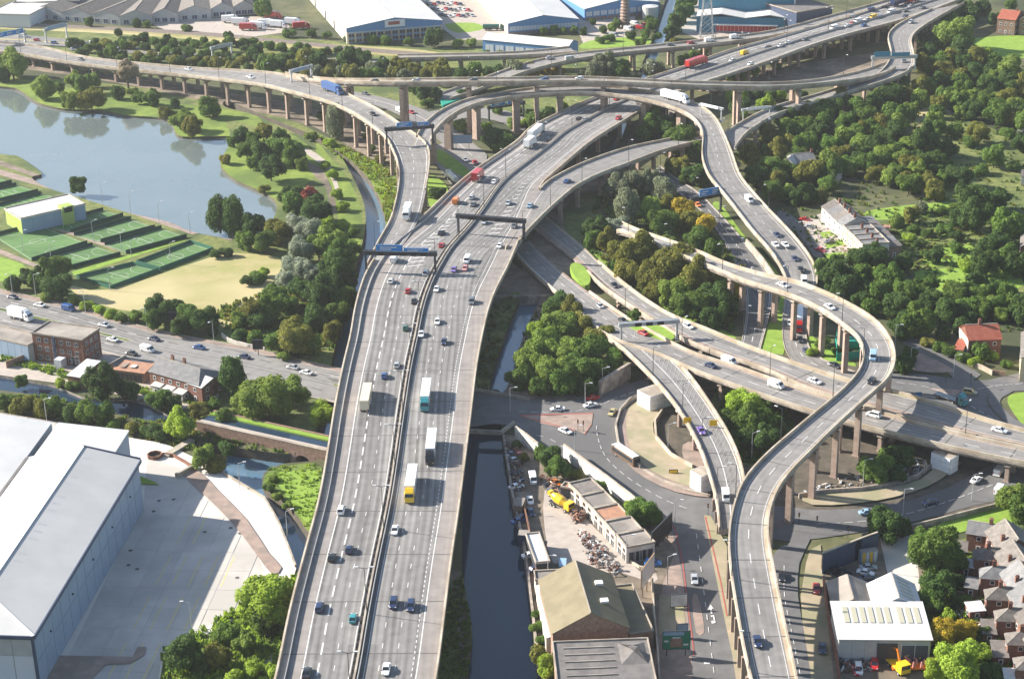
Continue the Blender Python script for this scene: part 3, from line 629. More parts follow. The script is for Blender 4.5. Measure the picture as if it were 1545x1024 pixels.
# ---------------------------------------------------------------- elevated roads
def road_cols(key, t0, t1, sp, w):
    "closely spaced twin columns carrying the low end of a ramp"
    F, Cn, SS = ROADS[key]; r = [o for o in C.objects if o.name == {'e': 'loop_viaduct', 'g': 'ramp_viaduct'}[key]][0]; inv = Matrix.Translation(-r.location); d = SS[-1] * t0
    while d < SS[-1] * t1 - 1:
        i = max(k for k in range(len(SS)) if SS[k] <= d); i = min(i, len(F) - 2); t = (d - SS[i]) / (SS[i + 1] - SS[i]); l = F[i][0].lerp(F[i + 1][0], t); q = F[i][1].lerp(F[i + 1][1], t); dd = (q - l).normalized(); z = l.z - 1.7
        b = MB(); b.bar(l.lerp(q, .03) + Z(-2.2), l.lerp(q, .97) + Z(-2.2), w * 1.1, 1.0); o = b.build('crosshead', 'concrete_weathered', r); o.matrix_parent_inverse = inv
        for f in (.05, .95):
            p = l.lerp(q, f); b = MB(); b.box(-w / 2, w / 2, -w * .3, w * .3, -.3, z - .9); o = b.build('column', 'column_concrete', r); o.matrix_parent_inverse = inv; o.location = (p.x, p.y, 0); o.rotation_euler = (0, 0, math.atan2(dd.y, dd.x))
        d += sp
MZ = [(0, .065, 'margin'), (.065, .155, 'shoulder'), (.155, .452, 'asphalt_motorway'), (.452, .475, 'shoulder'), (.475, .51, 'margin'), (.51, .545, 'asphalt_dark'), (.545, .868, 'asphalt_motorway'), (.868, 1, 'shoulder')]
ML = [(.16, .28, 1, 0), (.455, .15, 1, 0), (.545, .15, 1, 0), (.87, .25, 1, 0), (.256, .38, 5, 3.2), (.355, .18, 2.2, 6.6), (.632, .18, 2.2, 6.6), (.733, .18, 2.2, 6.6), (.84, .22, 1.1, 1.1)]
road('m6', 'motorway_viaduct', 'wide elevated motorway with eight lanes crossing the photo from bottom to top right', 'motorway',
     [(388, 1120, 10), (415, 1023, 10), (435, 927, 10), (458, 838, 10), (480, 756, 10), (494, 679, 10), (504, 616, 10), (517, 552, 10), (528, 507, 10), (535, 465, 10), (548, 421, 10), (562, 395, 10), (584, 368, 10), (620, 342, 10), (641, 325, 10), (665, 302, 10), (691, 278, 10), (724, 252, 10), (780, 214, 10), (799, 194, 10), (851, 168, 10), (884, 153, 10), (975, 120, 10), (1037, 100, 10), (1097, 78, 10), (1160, 61, 10), (1249, 35, 10), (1326, 12, 10), (1400, -8, 10)],
     [(640, 1120), (660, 1018), (672, 924), (682, 844), (692, 777), (705, 676), (713, 611), (720, 552), (729, 505), (737, 470), (748, 440), (768, 401), (781, 369), (797, 335), (808, 306), (818, 279), (848, 252), (889, 217), (941, 184), (1000, 150), (1068, 124), (1096, 115), (1160, 94), (1210, 75), (1269, 56), (1326, 41), (1352, 34), (1406, 17), (1470, -8)],
     zones=MZ, lines=ML, deck=1, step=5, cols=(22, 4, 1.5, 'box', ((0, .04),)), par=(['gap', 330, 398], ['gap', 286, 366]), girder=1.9)
SZ = [(0, .10, 'shoulder'), (.10, .90, 'asphalt_slip'), (.90, 1, 'shoulder')]
SL2 = [(.12, .2, 1, 0), (.88, .2, 1, 0), (.5, .2, 3, 5)]
road('a', 'slip_viaduct', 'long tall elevated road beside the lake curving down to the motorway merge', 'elevated road',
     [(-60, 74, 6), (34, 83, 6), (72, 90, 6), (129, 99, 6.5), (181, 105, 7.5), (233, 110, 8.5), (285, 116, 9.5), (337, 122, 11.5), (400, 130, 13.5), (419, 135, 14), (458, 145, 14.5), (497, 155, 15.5), (535, 173, 16), (561, 191, 16), (582, 207, 16), (590, 223, 15.5), (599, 244, 15), (602, 262, 14.5), (601, 280, 13), (597, 302, 12), (588, 335, 10.8), (572, 362, 10.1), (552, 402, 9.7)],
     [(-60, 60), (52, 70), (129, 87), (207, 96), (285, 103), (400, 109), (455, 119), (480, 127), (509, 135), (535, 148), (561, 161), (587, 176), (605, 189), (629, 205), (645, 217), (649, 235), (648, 255), (645, 275), (640, 300), (634, 325), (622, 348), (600, 380), (580, 405)],
     zones=[(0, .03, 'margin'), (.03, .14, 'shoulder'), (.14, .97, 'asphalt_slip'), (.97, 1, 'shoulder')], lines=[(.16, .22, 1, 0), (.9, .22, 1, 0), (.5, .2, 3, 5)], deck=1, step=6, cols=(15, 2, 1.5, 'box', ((0, .03), (.88, 1))), par=(1, (0, .84)))
road('c', 'curved_viaduct', 'elevated road arching over the motorway from the blue signs to the right slope', 'elevated road',
     [(622, 222, 15.6), (628, 207, 15.8), (639, 189, 16), (665, 168, 16.3), (704, 151, 16.8), (742, 143, 17), (812, 133, 17.5), (876, 130, 17.5), (941, 134, 17.5), (993, 141, 17.5), (1032, 150, 17), (1065, 166, 16), (1082, 183, 15), (1091, 202, 14), (1097, 214, 13.5), (1107, 240, 12), (1117, 268, 10.5), (1138, 294, 8.5), (1160, 318, 7), (1197, 356, 5), (1223, 389, 3), (1234, 412, 1.5), (1233, 431, 1)],
     [(650, 226), (652, 206), (657, 198), (678, 178), (717, 158), (780, 146), (812, 143), (876, 140), (941, 146), (993, 156), (1032, 169), (1050, 181), (1060, 200), (1058, 228), (1062, 249), (1071, 268), (1091, 291), (1117, 325), (1135, 349), (1160, 376), (1176, 400), (1186, 421), (1188, 436)],
     zones=[(0, .05, 'paving_tan'), (.05, .95, 'asphalt_slip'), (.95, 1, 'paving_tan')], lines=[(.12, .2, 1, 0), (.88, .2, 1, 0), (.5, .2, 3, 5)], deck=1, step=5, cols=(20, 1, 3.2, 'box', ((.60, 1),)), par=((.05, 1), (.04, 1)), skirt=None)
road('b', 'high_viaduct', 'highest narrow elevated road running level from side to side of the photo', 'elevated road',
     [(430, 111, 13.8), (465, 116, 15), (509, 119, 18), (613, 120, 22), (717, 119, 23), (780, 119, 23), (864, 117, 22), (941, 120, 22), (1019, 124, 21), (1097, 126, 19), (1160, 127, 17), (1212, 124, 15), (1249, 119, 13), (1300, 109, 12), (1337, 95, 12)],
     [(432, 116), (465, 123), (535, 127), (613, 127), (717, 126), (780, 125), (864, 124), (941, 126), (1019, 130), (1097, 132), (1160, 133), (1212, 130), (1274, 124), (1326, 116), (1352, 104)],
     zones=[(0, .2, 'parapet_tan'), (.2, 1, 'asphalt_slip')], deck=1, step=8, cols=(30, 2, 2.0, 'box', ((0, .08), (.9, 1))), lines=[(.6, .2, 3, 5)])
road('k', 'curved_slip', 'elevated slip road bending in an S at the far right end of the motorway', 'elevated road',
     [(1406, 15, 11), (1368, 31, 11), (1347, 44, 11), (1339, 57, 11), (1344, 80, 11.5), (1338, 98, 12), (1318, 116, 11), (1264, 133, 9), (1223, 147, 7), (1180, 158, 8), (1148, 169, 10), (1117, 185, 12), (1093, 200, 13.5)],
     [(1455, 5), (1404, 34), (1383, 49), (1375, 62), (1380, 88), (1375, 106), (1342, 122), (1264, 146), (1223, 158), (1190, 168), (1160, 181), (1143, 192), (1122, 207), (1108, 226)][:14],
     zones=SZ, lines=SL2, deck=1, step=5, cols=(16, 2, 1.4, 'box', ((.9, 1),)))
road('h', 'far_slip', 'elevated slip road rising from the left to join the far motorway', 'elevated road',
     [(655, 145, 2), (700, 130, 3), (760, 107, 6), (825, 87, 8), (880, 80, 9), (941, 74, 9.5), (1019, 66, 10), (1080, 59, 10), (1160, 49, 10), (1249, 26, 10), (1326, 5, 10), (1370, -8, 10)],
     [(680, 150), (725, 136), (780, 114), (812, 104), (864, 92), (941, 81), (1019, 74), (1080, 67), (1160, 57), (1249, 37), (1330, 12), (1390, -8)],
     zones=SZ, lines=SL2, deck=1, step=8, cols=(20, 2, 1.4, 'box', ((0, .2),)))
road('h2', 'far_slip', 'thin elevated road joining the far slip road from the tree belt', 'elevated road',
     [(600, 84, 5), (640, 83, 6), (700, 82, 7), (780, 80, 8), (835, 75, 8.6), (860, 72, 9)], [(600, 90), (640, 89), (700, 88), (780, 86), (835, 83), (870, 80)], zones=SZ, deck=1, step=10, cols=(22, 2, 1.4, 'box'))
road('j', 'slip_viaduct', 'elevated slip road leaving the motorway beside the wooded island', 'elevated road',
     [(762, 376, 10), (790, 330, 10), (812, 289, 10), (830, 272, 10), (856, 258, 10), (876, 248, 9.8), (941, 225, 9.5), (1001, 212, 9), (1060, 200, 8)], [(776, 382), (786, 362), (812, 333), (845, 302), (876, 278), (915, 260), (951, 247), (1005, 227), (1060, 214)],
     zones=[(0, 1, 'asphalt_slip')], lines=[(.12, .2, 1, 0), (.88, .2, 1, 0)], deck=1, step=5, cols=(18, 2, 1.5, 'box', ((0, .35),)), par=(['gap', 287, 400], ['gap', 364, 400]), dz=-.03)
road('f1', 'carriageway_viaduct', 'upper carriageway of the twin road running from under the motorway to the right edge', 'elevated road',
     [(790, 330, .4), (820, 357, .6), (864, 390, 1.5), (905, 431, 3), (941, 457, 4.5), (980, 482, 6), (1019, 506, 7), (1040, 518, 7), (1097, 540, 7), (1160, 560, 7), (1197, 580, 7), (1254, 600, 7), (1331, 622, 7), (1414, 645, 7), (1482, 662, 7), (1545, 675, 7), (1640, 696, 7)],
     [(820, 322), (848, 345), (877, 368), (905, 396), (941, 427), (980, 456), (1019, 479), (1071, 499), (1110, 516), (1160, 535), (1197, 548), (1240, 562), (1290, 577), (1347, 591), (1411, 608), (1482, 632), (1545, 650), (1640, 670)],
     zones=[(0, .3, 'paving_pink'), (.3, .9, 'asphalt_slip'), (.9, 1, 'paving_tan')], lines=[(.32, .15, 1, 0), (.6, .2, 4, 6), (.89, .15, 1, 0)], deck=1, step=5, cols=(18, 2, 1.4, 'box', ((0, .28),)), par=((.25, 1), (.22, 1)))
road('f2', 'carriageway_viaduct', 'lower carriageway of the twin road with concrete barriers above the roundabout', 'elevated road',
     [(770, 372, .4), (781, 390, .8), (812, 421, 2), (835, 440, 3), (869, 470, 5), (895, 493, 6), (925, 515, 6.8), (965, 526, 7), (1005, 540, 7), (1045, 560, 7), (1122, 588, 7), (1160, 601, 7), (1223, 622, 7), (1300, 644, 7), (1360, 659, 7), (1412, 671, 7), (1456, 682, 7), (1545, 700, 7), (1640, 720, 7)],
     [(800, 362), (820, 384), (851, 411), (884, 436), (921, 462), (952, 483), (985, 502), (1019, 521), (1058, 539), (1097, 549), (1160, 571), (1223, 592), (1254, 601), (1331, 624), (1414, 647), (1482, 664), (1545, 677), (1640, 698)],
     zones=[(0, .12, 'paving_tan'), (.12, .88, 'asphalt_slip'), (.88, 1, 'paving_pink')], lines=[(.14, .15, 1, 0), (.5, .2, 4, 6), (.87, .15, 1, 0)], deck=1, step=5, cols=(18, 2, 1.4, 'box', ((0, .30),)), par=((.05, 1), (.25, 1)), parmat='parapet_tan')
road('g', 'ramp_viaduct', 'curving ramp with white chevron hatching leaving the twin road over the roundabout', 'elevated road',
     [(918, 512, 6.7), (939, 527, 6.9), (967, 554, 6.9), (993, 581, 7), (1019, 613, 7), (1040, 647, 7), (1058, 683, 7), (1071, 722, 6.6), (1081, 760, 6), (1084, 800, 5)],
     [(965, 496), (995, 522), (1027, 552), (1045, 572), (1071, 609), (1094, 645), (1110, 676), (1122, 712), (1126, 750), (1126, 790)],
     zones=[(0, .06, 'margin'), (.06, .92, 'asphalt_slip'), (.92, 1, 'parapet_tan')], lines=[(.1, .15, 1, 0), (.46, .25, 1, 0), (.88, .25, 1, 0)], deck=1, step=4, cols=(16, 2, 1.3, 'round', ((0, .3),)), par=(1, (.25, 1)), dz=.04)
road('e', 'loop_viaduct', 'sweeping S-shaped flyover on tall columns crossing everything at the lower right', 'flyover',
     [(930, 333, 5), (949, 339, 7), (980, 352, 9), (1019, 365, 11), (1058, 380, 12.5), (1097, 398, 13.5), (1160, 416, 15), (1197, 423, 15.5), (1249, 443, 16), (1287, 462, 16.3), (1321, 483, 16.6), (1342, 508, 16.8), (1351, 530, 17), (1351, 550, 17), (1342, 572, 17), (1321, 591, 17), (1290, 619, 17), (1256, 650, 17), (1228, 679, 16.8), (1202, 705, 16.4), (1179, 733, 15.8), (1166, 760, 15), (1160, 784, 14.3), (1159, 810, 13.5), (1166, 848, 12.5), (1174, 889, 11.5), (1185, 943, 10.5), (1196, 991, 10), (1210, 1060, 9.5)],
     [(930, 350), (949, 356), (980, 367), (1019, 385), (1068, 403), (1097, 415), (1122, 426), (1160, 437), (1184, 444), (1223, 460), (1254, 478), (1274, 493), (1290, 505), (1300, 522), (1302, 541), (1295, 562), (1277, 583), (1254, 604), (1223, 629), (1192, 655), (1161, 681), (1135, 707), (1117, 730), (1108, 756), (1101, 782), (1098, 814), (1100, 848), (1105, 886), (1113, 934), (1121, 979), (1131, 1023), (1142, 1064)],
     zones=[(0, .13, 'parapet_tan'), (.13, .86, 'asphalt_slip'), (.86, 1, 'margin')], lines=[(.5, .22, 4, 6), (.17, .15, 1, 0), (.83, .15, 1, 0)], deck=1, step=4, cols=(15, 2, 1.6, 'box', ((0, .22), (.79, 1))), dens=6)
road_cols('e', .79, 1.0, 7.4, 1.3)
road_cols('g', .86, 1.0, 6.0, 1.1)

def median_barrier(key, f, h, w, m, label, rng=(0, 1), posts=0):
    F, Cn, SS = ROADS[key]; r = bpy.data.objects['motorway_viaduct']; N = len(F) - 1; b = MB(); wallrib(b, F, f, 1, w, .004, h, 0, int(rng[0] * N), int(rng[1] * N)); o = b.build(label, m, r); o.matrix_parent_inverse = Matrix.Translation(-r.location)
median_barrier('m6', .487, .9, .45, 'concrete', 'median_barrier'); median_barrier('m6', .512, .8, .18, 'barrier_steel', 'crash_barrier'); median_barrier('m6', .062, .75, .16, 'barrier_steel', 'crash_barrier'); median_barrier('m6', .462, .7, .15, 'barrier_steel', 'crash_barrier')
b = MB(); F, Cn, SS = ROADS['m6']; d = 1
while d < SS[-1] * .8:
    i = max(k for k in range(len(SS)) if SS[k] <= d); l, q = F[i]; l2, q2 = F[i + 1]; t = (d - SS[i]) / (SS[i + 1] - SS[i]); p = l.lerp(l2, t).lerp(q.lerp(q2, t), .4745); b.box(p.x - .35, p.x + .35, p.y - .7, p.y + .7, p.z + .004, p.z + .05 + .3 * (int(d) % 3 == 0)); d += 2.4 + (int(d * 7) % 5) * .35
o = b.build('median_clutter', 'joint_dark', bpy.data.objects['motorway_viaduct']); o.matrix_parent_inverse = Matrix.Translation(-bpy.data.objects['motorway_viaduct'].location); o['kind'] = 'stuff'
# ---------------------------------------------------------------- trees
def crown_mesh(name, seed, nl, leaf, aspect=1.0, lobes=9, spread=.55, lob=(.38, .6), droop=0, cone=0):
    rg = random.Random(seed); b = MB(); L = []
    for i in range(lobes):
        th = rg.random() * 6.283; ph = rg.uniform(-.75, .95); q = math.sqrt(max(0, 1 - ph * ph)); rr = spread * rg.uniform(.75, 1.15)
        k = 1 - cone * max(0, ph)
        L.append((Vector((math.cos(th) * q * rr * k, math.sin(th) * q * rr * k, ph * rr)), rg.uniform(*lob) * k))
    L.append((Vector((0, 0, 0)), .62))
    for c, r in L:      # inner masses
        n = 6; k = .82
        ring = []
        for j in range(1, 4):
            a = math.pi * j / 4; ring.append([c + Vector((math.sin(a) * math.cos(6.283 * i / n), math.sin(a) * math.sin(6.283 * i / n), math.cos(a))) * r * k for i in range(n)])
        for i in range(n):
            b.face([c + Vector((0, 0, r * k)), ring[0][i], ring[0][(i + 1) % n]]); b.face([ring[2][(i + 1) % n], ring[2][i], c - Vector((0, 0, r * k))])
            for j in (0, 1): b.face([ring[j][i], ring[j + 1][i], ring[j + 1][(i + 1) % n], ring[j][(i + 1) % n]])
    tot = sum(r * r for _, r in L); cnt = 0
    while cnt < nl:
        c, r = rg.choices(L, [x[1] ** 2 for x in L])[0]
        d = Vector((rg.gauss(0, 1), rg.gauss(0, 1), rg.gauss(.15, 1))).normalized(); p = c + d * r * rg.uniform(.86, 1.13)
        if any((p - c2).length < r2 * .8 for c2, r2 in L if c2 is not c): 
            if rg.random() < .9: cnt += 0.12; continue
        nn = (d + Vector((rg.gauss(0, .55), rg.gauss(0, .55), rg.gauss(.2, .55)))).normalized()
        t = nn.cross(Vector((rg.gauss(0, 1), rg.gauss(0, 1), rg.gauss(0, 1)))).normalized(); u = nn.cross(t); s = leaf * rg.uniform(.6, 1.4); w = s * rg.uniform(.5, .9)
        b.face([p - t * s, p + u * w, p + t * s, p - u * w]); cnt += 1
    if aspect != 1: b.v = [(x, y, z * aspect) for x, y, z in b.v]
    me = bpy.data.meshes.new(name); me.from_pydata([tuple(v) for v in b.v], [], b.f); me.materials.append(MT['leaf_mid']); return me
CR = {
 'round': [crown_mesh('crown', s, 2900, .072, lobes=13, spread=.66, lob=(.22, .46)) for s in (1, 2, 3, 4)],
 'big': [crown_mesh('crown', s, 4600, .055, lobes=24, spread=.74, lob=(.16, .36)) for s in (11, 12, 13, 14)],
 'tall': [crown_mesh('crown', s, 3000, .065, 1.75, lobes=12, cone=.35) for s in (21, 22)],
 'bush': [crown_mesh('crown', s, 1500, .10, .8, lobes=7, spread=.6) for s in (31, 32)],
 'willow': [crown_mesh('crown', s, 4600, .048, .92, lobes=18, spread=.68, lob=(.22, .38)) for s in (41, 42)],
 'small': [crown_mesh('crown', s, 700, .14, 1.1, lobes=6) for s in (51, 52)],
}
def trunk_mesh(name, seed):
    rg = random.Random(seed); b = MB()
    b.cyl((0, 0, 0), (0.01, 0, .55), .06, .042, 7); b.cyl((0.01, 0, .5), (-.03, .02, 1.0), .042, .02, 6)
    for i in range(5):
        a = i * 1.3 + rg.random(); z = .42 + .1 * i; b.cyl((0, 0, z), (math.cos(a) * .28, math.sin(a) * .28, z + .25), .022, .008, 5)
    me = bpy.data.meshes.new(name); me.from_pydata(b.v, [], b.f); me.materials.append(MT['trunk']); return me
TRK = [trunk_mesh('trunk', s) for s in (1, 2)]
TREES = []; RS = 1.14
COLW = dict(dark='dark green', mid='green', light='pale green', grey='grey-green', silver='silvery', olive='olive green', yellow='golden yellow', lime='bright lime green', brown='brownish', red='dark red')
SHW = dict(round='round', big='broad', tall='tall narrow', bush='low', willow='billowing', small='small')
def tree(x, y, r, col='mid', shape='round', zone='', z0=0.0, lift=None):
    TREES.append((x, y, r, col, shape, zone, z0, lift))
def wood(pts, n, rr, cols, shapes, zone, seed=1, gap=.95, squash=.8):
    "fill an outline seen in the photo with separate trees"
    rg = random.Random(seed); xs = [p[0] for p in pts]; ys = [p[1] for p in pts]; placed = []; ring = [Vector((a, b)) for a, b in pts]
    for _ in range(n * 60):
        if len(placed) >= n: break
        q = Vector((rg.uniform(min(xs), max(xs)), rg.uniform(min(ys), max(ys)))); r = rg.uniform(*rr)
        if not inside(q, ring): continue
        if any(math.hypot(q.x - a, (q.y - b) / squash) < (r + c) * gap * .78 for a, b, c in placed): continue
        placed.append((q.x, q.y, r)); tree(q.x, q.y, r, rg.choice(cols), rg.choice(shapes), zone)
def build_trees():
    global TREES
    rt = sorted([t for t in TREES if t[4] != 'bush'], key=lambda t: -t[2]); far = rt[300:]; TREES = [t for t in TREES if t not in set(far)]
    jm = MB(); rg = random.Random(9); cols = []; mv, mf, mm = [], [], []
    for (x, y, r, col, shape, zone, z0, lift) in far:
        zc = 5; r *= RS
        for _ in range(3): p = at(x, y, zc); rm = r * (p - camo.location).dot(f_) / FPX; zc = z0 + rm * .95
        if col not in cols: cols.append(col)
        src = rg.choice(CR['small'] + CR['round'][:1]); a = rg.random() * 6.28; ca, sa = math.cos(a) * rm, math.sin(a) * rm; i0 = len(mv)
        mv += [(v.co.x * ca - v.co.y * sa + p.x, v.co.x * sa + v.co.y * ca + p.y, v.co.z * rm * 1.1 + zc) for v in src.vertices]
        mf += [tuple(i + i0 for i in pl.vertices) for pl in src.polygons]; mm += [cols.index(col)] * len(src.polygons)
    me = bpy.data.meshes.new('distant_trees'); me.from_pydata(mv, [], mf)
    for c_ in cols: me.materials.append(MT['leaf_' + c_])
    me.polygons.foreach_set('material_index', mm); o = bpy.data.objects.new('distant_trees', me); C.objects.link(o); tag(o, kind='stuff')
    D = {}
    for t in TREES: D.setdefault((t[5], t[3], t[4]), []).append(t)
    rg = random.Random(3)
    for (zone, col, shape), lst in D.items():
        lst.sort(key=lambda t: t[0])
        for i, (x, y, r, _, _, _, z0, lift) in enumerate(lst):
            r *= RS; isb = shape == 'bush'; asp = {'tall': 1.75, 'bush': .8, 'willow': .92, 'small': 1.1}.get(shape, 1.0)
            zc = 6.0
            for _ in range(3):
                p = at(x, y, zc); dep = (p - camo.location).dot(f_); rm = r * dep / FPX; zc = z0 + rm * asp * (.93 if isb or lift is None else lift)
            o = empty('shrub' if isb else 'tree', (p.x, p.y, z0), rg.random() * 6.28)
            noun = 'shrub' if isb else 'tree'
            lab = '%s %s %s %s' % (SHW[shape] if shape != 'bush' else 'low', COLW[col], noun, zone)
            if len(lst) > 1: lab += ', ' + ('leftmost' if i == 0 else ORDW[i] + ' from the left')
            else: lab += ', the only one there'
            tag(o, lab, noun, ('shrubs ' if isb else 'trees ') + zone)
            for me, nm in ((rg.choice(CR[shape]), 'crown'), (rg.choice(TRK), 'trunk')):
                c = bpy.data.objects.new(nm, me); C.objects.link(c); c.parent = o
                if nm == 'crown':
                    c.location = (0, 0, zc - z0); c.scale = (rm * rg.uniform(.86, 1.18), rm * rg.uniform(.86, 1.12), rm * rg.uniform(.9, 1.14)); c.rotation_euler = (0, 0, rg.random() * 6)
                    c.material_slots[0].link = 'OBJECT'; c.material_slots[0].material = MT['leaf_' + col]
                else: hgt = zc - z0; c.scale = (max(hgt, rm) * 1.0,) * 2 + (max(.5, hgt) * 1.05,)
# lake side
for a in [(18, 97, 22, 'light', 'big'), (4, 110, 12, 'dark', 'round'), (63, 131, 18, 'light', 'round'), (88, 133, 8, 'mid', 'round'), (112, 120, 12, 'light', 'round'), (126, 128, 13, 'mid', 'round'), (110, 151, 16, 'light', 'big'), (137, 148, 18, 'olive', 'big'), (142, 122, 10, 'light', 'round'), (174, 139, 11, 'dark', 'round'), (191, 106, 17, 'brown', 'willow', 'on the far lake shore', 0.0, 2.0), (210, 148, 9, 'mid', 'round'), (229, 147, 12, 'mid', 'round'), (263, 156, 7, 'dark', 'round'), (247, 170, 9, 'olive', 'round'), (276, 181, 16, 'light', 'round'), (290, 190, 17, 'olive', 'big'), (315, 163, 14, 'mid', 'round'), (200, 138, 8, 'light', 'bush'), (262, 172, 7, 'light', 'bush')]: tree(*(a if len(a) > 5 else a + ('on the far lake shore',)))
for a in [(366, 203, 13, 'dark', 'round'), (382, 210, 11, 'mid', 'round'), (398, 200, 12, 'olive', 'round'), (372, 226, 15, 'mid', 'big'), (396, 232, 16, 'dark', 'round'), (420, 225, 20, 'mid', 'big'), (442, 232, 19, 'mid', 'big'), (408, 254, 19, 'dark', 'big'), (384, 246, 10, 'mid', 'round'), (455, 246, 10, 'light', 'round'), (338, 240, 9, 'olive', 'bush'), (398, 284, 8, 'olive', 'bush'), (350, 213, 8, 'mid', 'round'), (424, 208, 12, 'dark', 'round')]: tree(*a, zone='on the lake peninsula')
for a in [(506, 183, 15, 'grey', 'tall'), (488, 174, 8, 'mid', 'bush'), (470, 205, 9, 'light', 'bush'), (497, 215, 8, 'lime', 'bush'), (555, 205, 7, 'olive', 'bush'), (560, 225, 7, 'mid', 'bush'), (575, 240, 7, 'olive', 'bush'), (598, 305, 7, 'lime', 'bush')]: tree(*a, zone='beside the tall lake viaduct')
tree(117, 279, 13, 'dark', 'round', 'at the pitches lake edge', lift=1.6)
tree(330, 322, 17, 'dark', 'tall', 'beside the lake corner'); tree(352, 326, 17, 'dark', 'tall', 'beside the lake corner')
for a in [(382, 342, 19, 'dark', 'big'), (372, 362, 15, 'mid', 'round'), (398, 365, 17, 'mid', 'round'), (420, 348, 19, 'olive', 'big'), (446, 310, 20, 'mid', 'round'), (440, 295, 16, 'dark', 'round'), (466, 298, 14, 'red', 'small'), (476, 320, 22, 'dark', 'big'), (447, 342, 21, 'silver', 'willow'), (470, 350, 22, 'silver', 'willow'), (452, 378, 22, 'silver', 'willow'), (480, 372, 20, 'mid', 'round'), (500, 368, 24, 'light', 'big'), (446, 405, 20, 'silver', 'willow'), (468, 412, 17, 'silver', 'willow'), (518, 384, 22, 'mid', 'big'), (505, 408, 26, 'dark', 'big'), (528, 420, 14, 'dark', 'round'), (432, 422, 15, 'silver', 'willow'), (455, 436, 19, 'dark', 'round'), (486, 444, 24, 'dark', 'big'), (518, 450, 18, 'mid', 'round'), (416, 446, 18, 'mid', 'round'), (408, 468, 19, 'mid', 'big'), (432, 460, 16, 'mid', 'round'), (378, 468, 20, 'olive', 'big'), (392, 482, 15, 'dark', 'round'), (360, 482, 13, 'light', 'round'), (508, 475, 18, 'mid', 'round'), (483, 480, 20, 'dark', 'round'), (500, 500, 16, 'olive', 'round'), (445, 510, 28, 'olive', 'big'), (420, 515, 18, 'mid', 'round'), (473, 520, 16, 'light', 'round'), (470, 490, 12, 'dark', 'round'), (493, 340, 13, 'lime', 'round'), (510, 292, 9, 'lime', 'bush'), (502, 262, 9, 'lime', 'bush'), (492, 248, 8, 'lime', 'bush'), (516, 312, 9, 'lime', 'bush'), (514, 340, 10, 'lime', 'bush'), (532, 350, 9, 'mid', 'bush')]: tree(*a, zone='between the dry field and river')
for a in [(386, 418, 12, 'mid', 'bush'), (372, 422, 9, 'dark', 'bush'), (398, 412, 8, 'lime', 'bush'), (324, 382, 8, 'dark', 'bush'), (340, 380, 9, 'dark', 'bush')]: tree(*a, zone='on the dry field')
for a in [(40, 418, 15, 'dark', 'round'), (20, 425, 12, 'dark', 'round'), (55, 425, 12, 'mid', 'round'), (83, 405, 20, 'mid', 'big'), (86, 432, 20, 'dark', 'big'), (65, 412, 12, 'dark', 'round'), (70, 445, 10, 'light', 'bush'), (112, 452, 9, 'light', 'bush'), (130, 460, 9, 'lime', 'bush'), (148, 466, 9, 'lime', 'bush'), (166, 472, 9, 'lime', 'bush'), (183, 478, 9, 'mid', 'bush'), (203, 478, 10, 'mid', 'bush'), (234, 464, 20, 'dark', 'big'), (232, 482, 15, 'mid', 'round'), (262, 470, 18, 'dark', 'round'), (285, 478, 18, 'mid', 'round'), (310, 484, 20, 'dark', 'big'), (268, 492, 14, 'dark', 'round'), (360, 505, 12, 'dark', 'bush'), (385, 508, 12, 'mid', 'bush'), (430, 535, 9, 'light', 'bush')]: tree(*a, zone='along the north kerb of the avenue')
for a in [(350, 566, 20, 'dark', 'tall'), (405, 600, 38, 'light', 'willow'), (440, 590, 26, 'light', 'willow'), (380, 610, 25, 'light', 'willow'), (488, 625, 22, 'lime', 'willow'), (152, 580, 27, 'dark', 'big'), (193, 588, 15, 'dark', 'round'), (240, 603, 16, 'mid', 'round'), (262, 608, 12, 'dark', 'round'), (272, 642, 22, 'lime', 'big'), (300, 618, 14, 'olive', 'round'), (335, 628, 14, 'mid', 'round'), (322, 612, 12, 'mid', 'round'), (12, 605, 14, 'mid', 'round'), (34, 612, 15, 'olive', 'round'), (60, 618, 14, 'olive', 'round'), (82, 612, 15, 'mid', 'round'), (104, 622, 13, 'dark', 'round'), (135, 620, 19, 'mid', 'round'), (156, 622, 16, 'mid', 'round'), (32, 575, 10, 'mid', 'round'), (110, 580, 9, 'mid', 'bush'), (90, 578, 8, 'lime', 'bush'), (200, 645, 12, 'olive', 'bush'), (225, 650, 12, 'dark', 'bush'), (245, 655, 11, 'dark', 'bush'), (170, 640, 10, 'mid', 'bush'), (306, 690, 18, 'light', 'round'), (325, 698, 14, 'olive', 'bush'), (340, 675, 12, 'dark', 'bush'), (412, 722, 7, 'light', 'bush'), (404, 735, 8, 'mid', 'bush'), (432, 762, 7, 'light', 'bush'), (420, 748, 7, 'light', 'bush')]: tree(*a, zone='along the canal and aqueduct')
for a in [(408, 905, 42, 'lime', 'willow'), (395, 935, 22, 'mid', 'big'), (276, 985, 28, 'dark', 'big'), (345, 958, 18, 'mid', 'round'), (330, 988, 20, 'olive', 'round'), (368, 968, 18, 'light', 'round'), (300, 1008, 14, 'dark', 'bush'), (380, 1012, 14, 'lime', 'bush'), (350, 1022, 14, 'lime', 'bush'), (412, 1010, 12, 'lime', 'bush')]: tree(*a, zone='at the service yard corner')
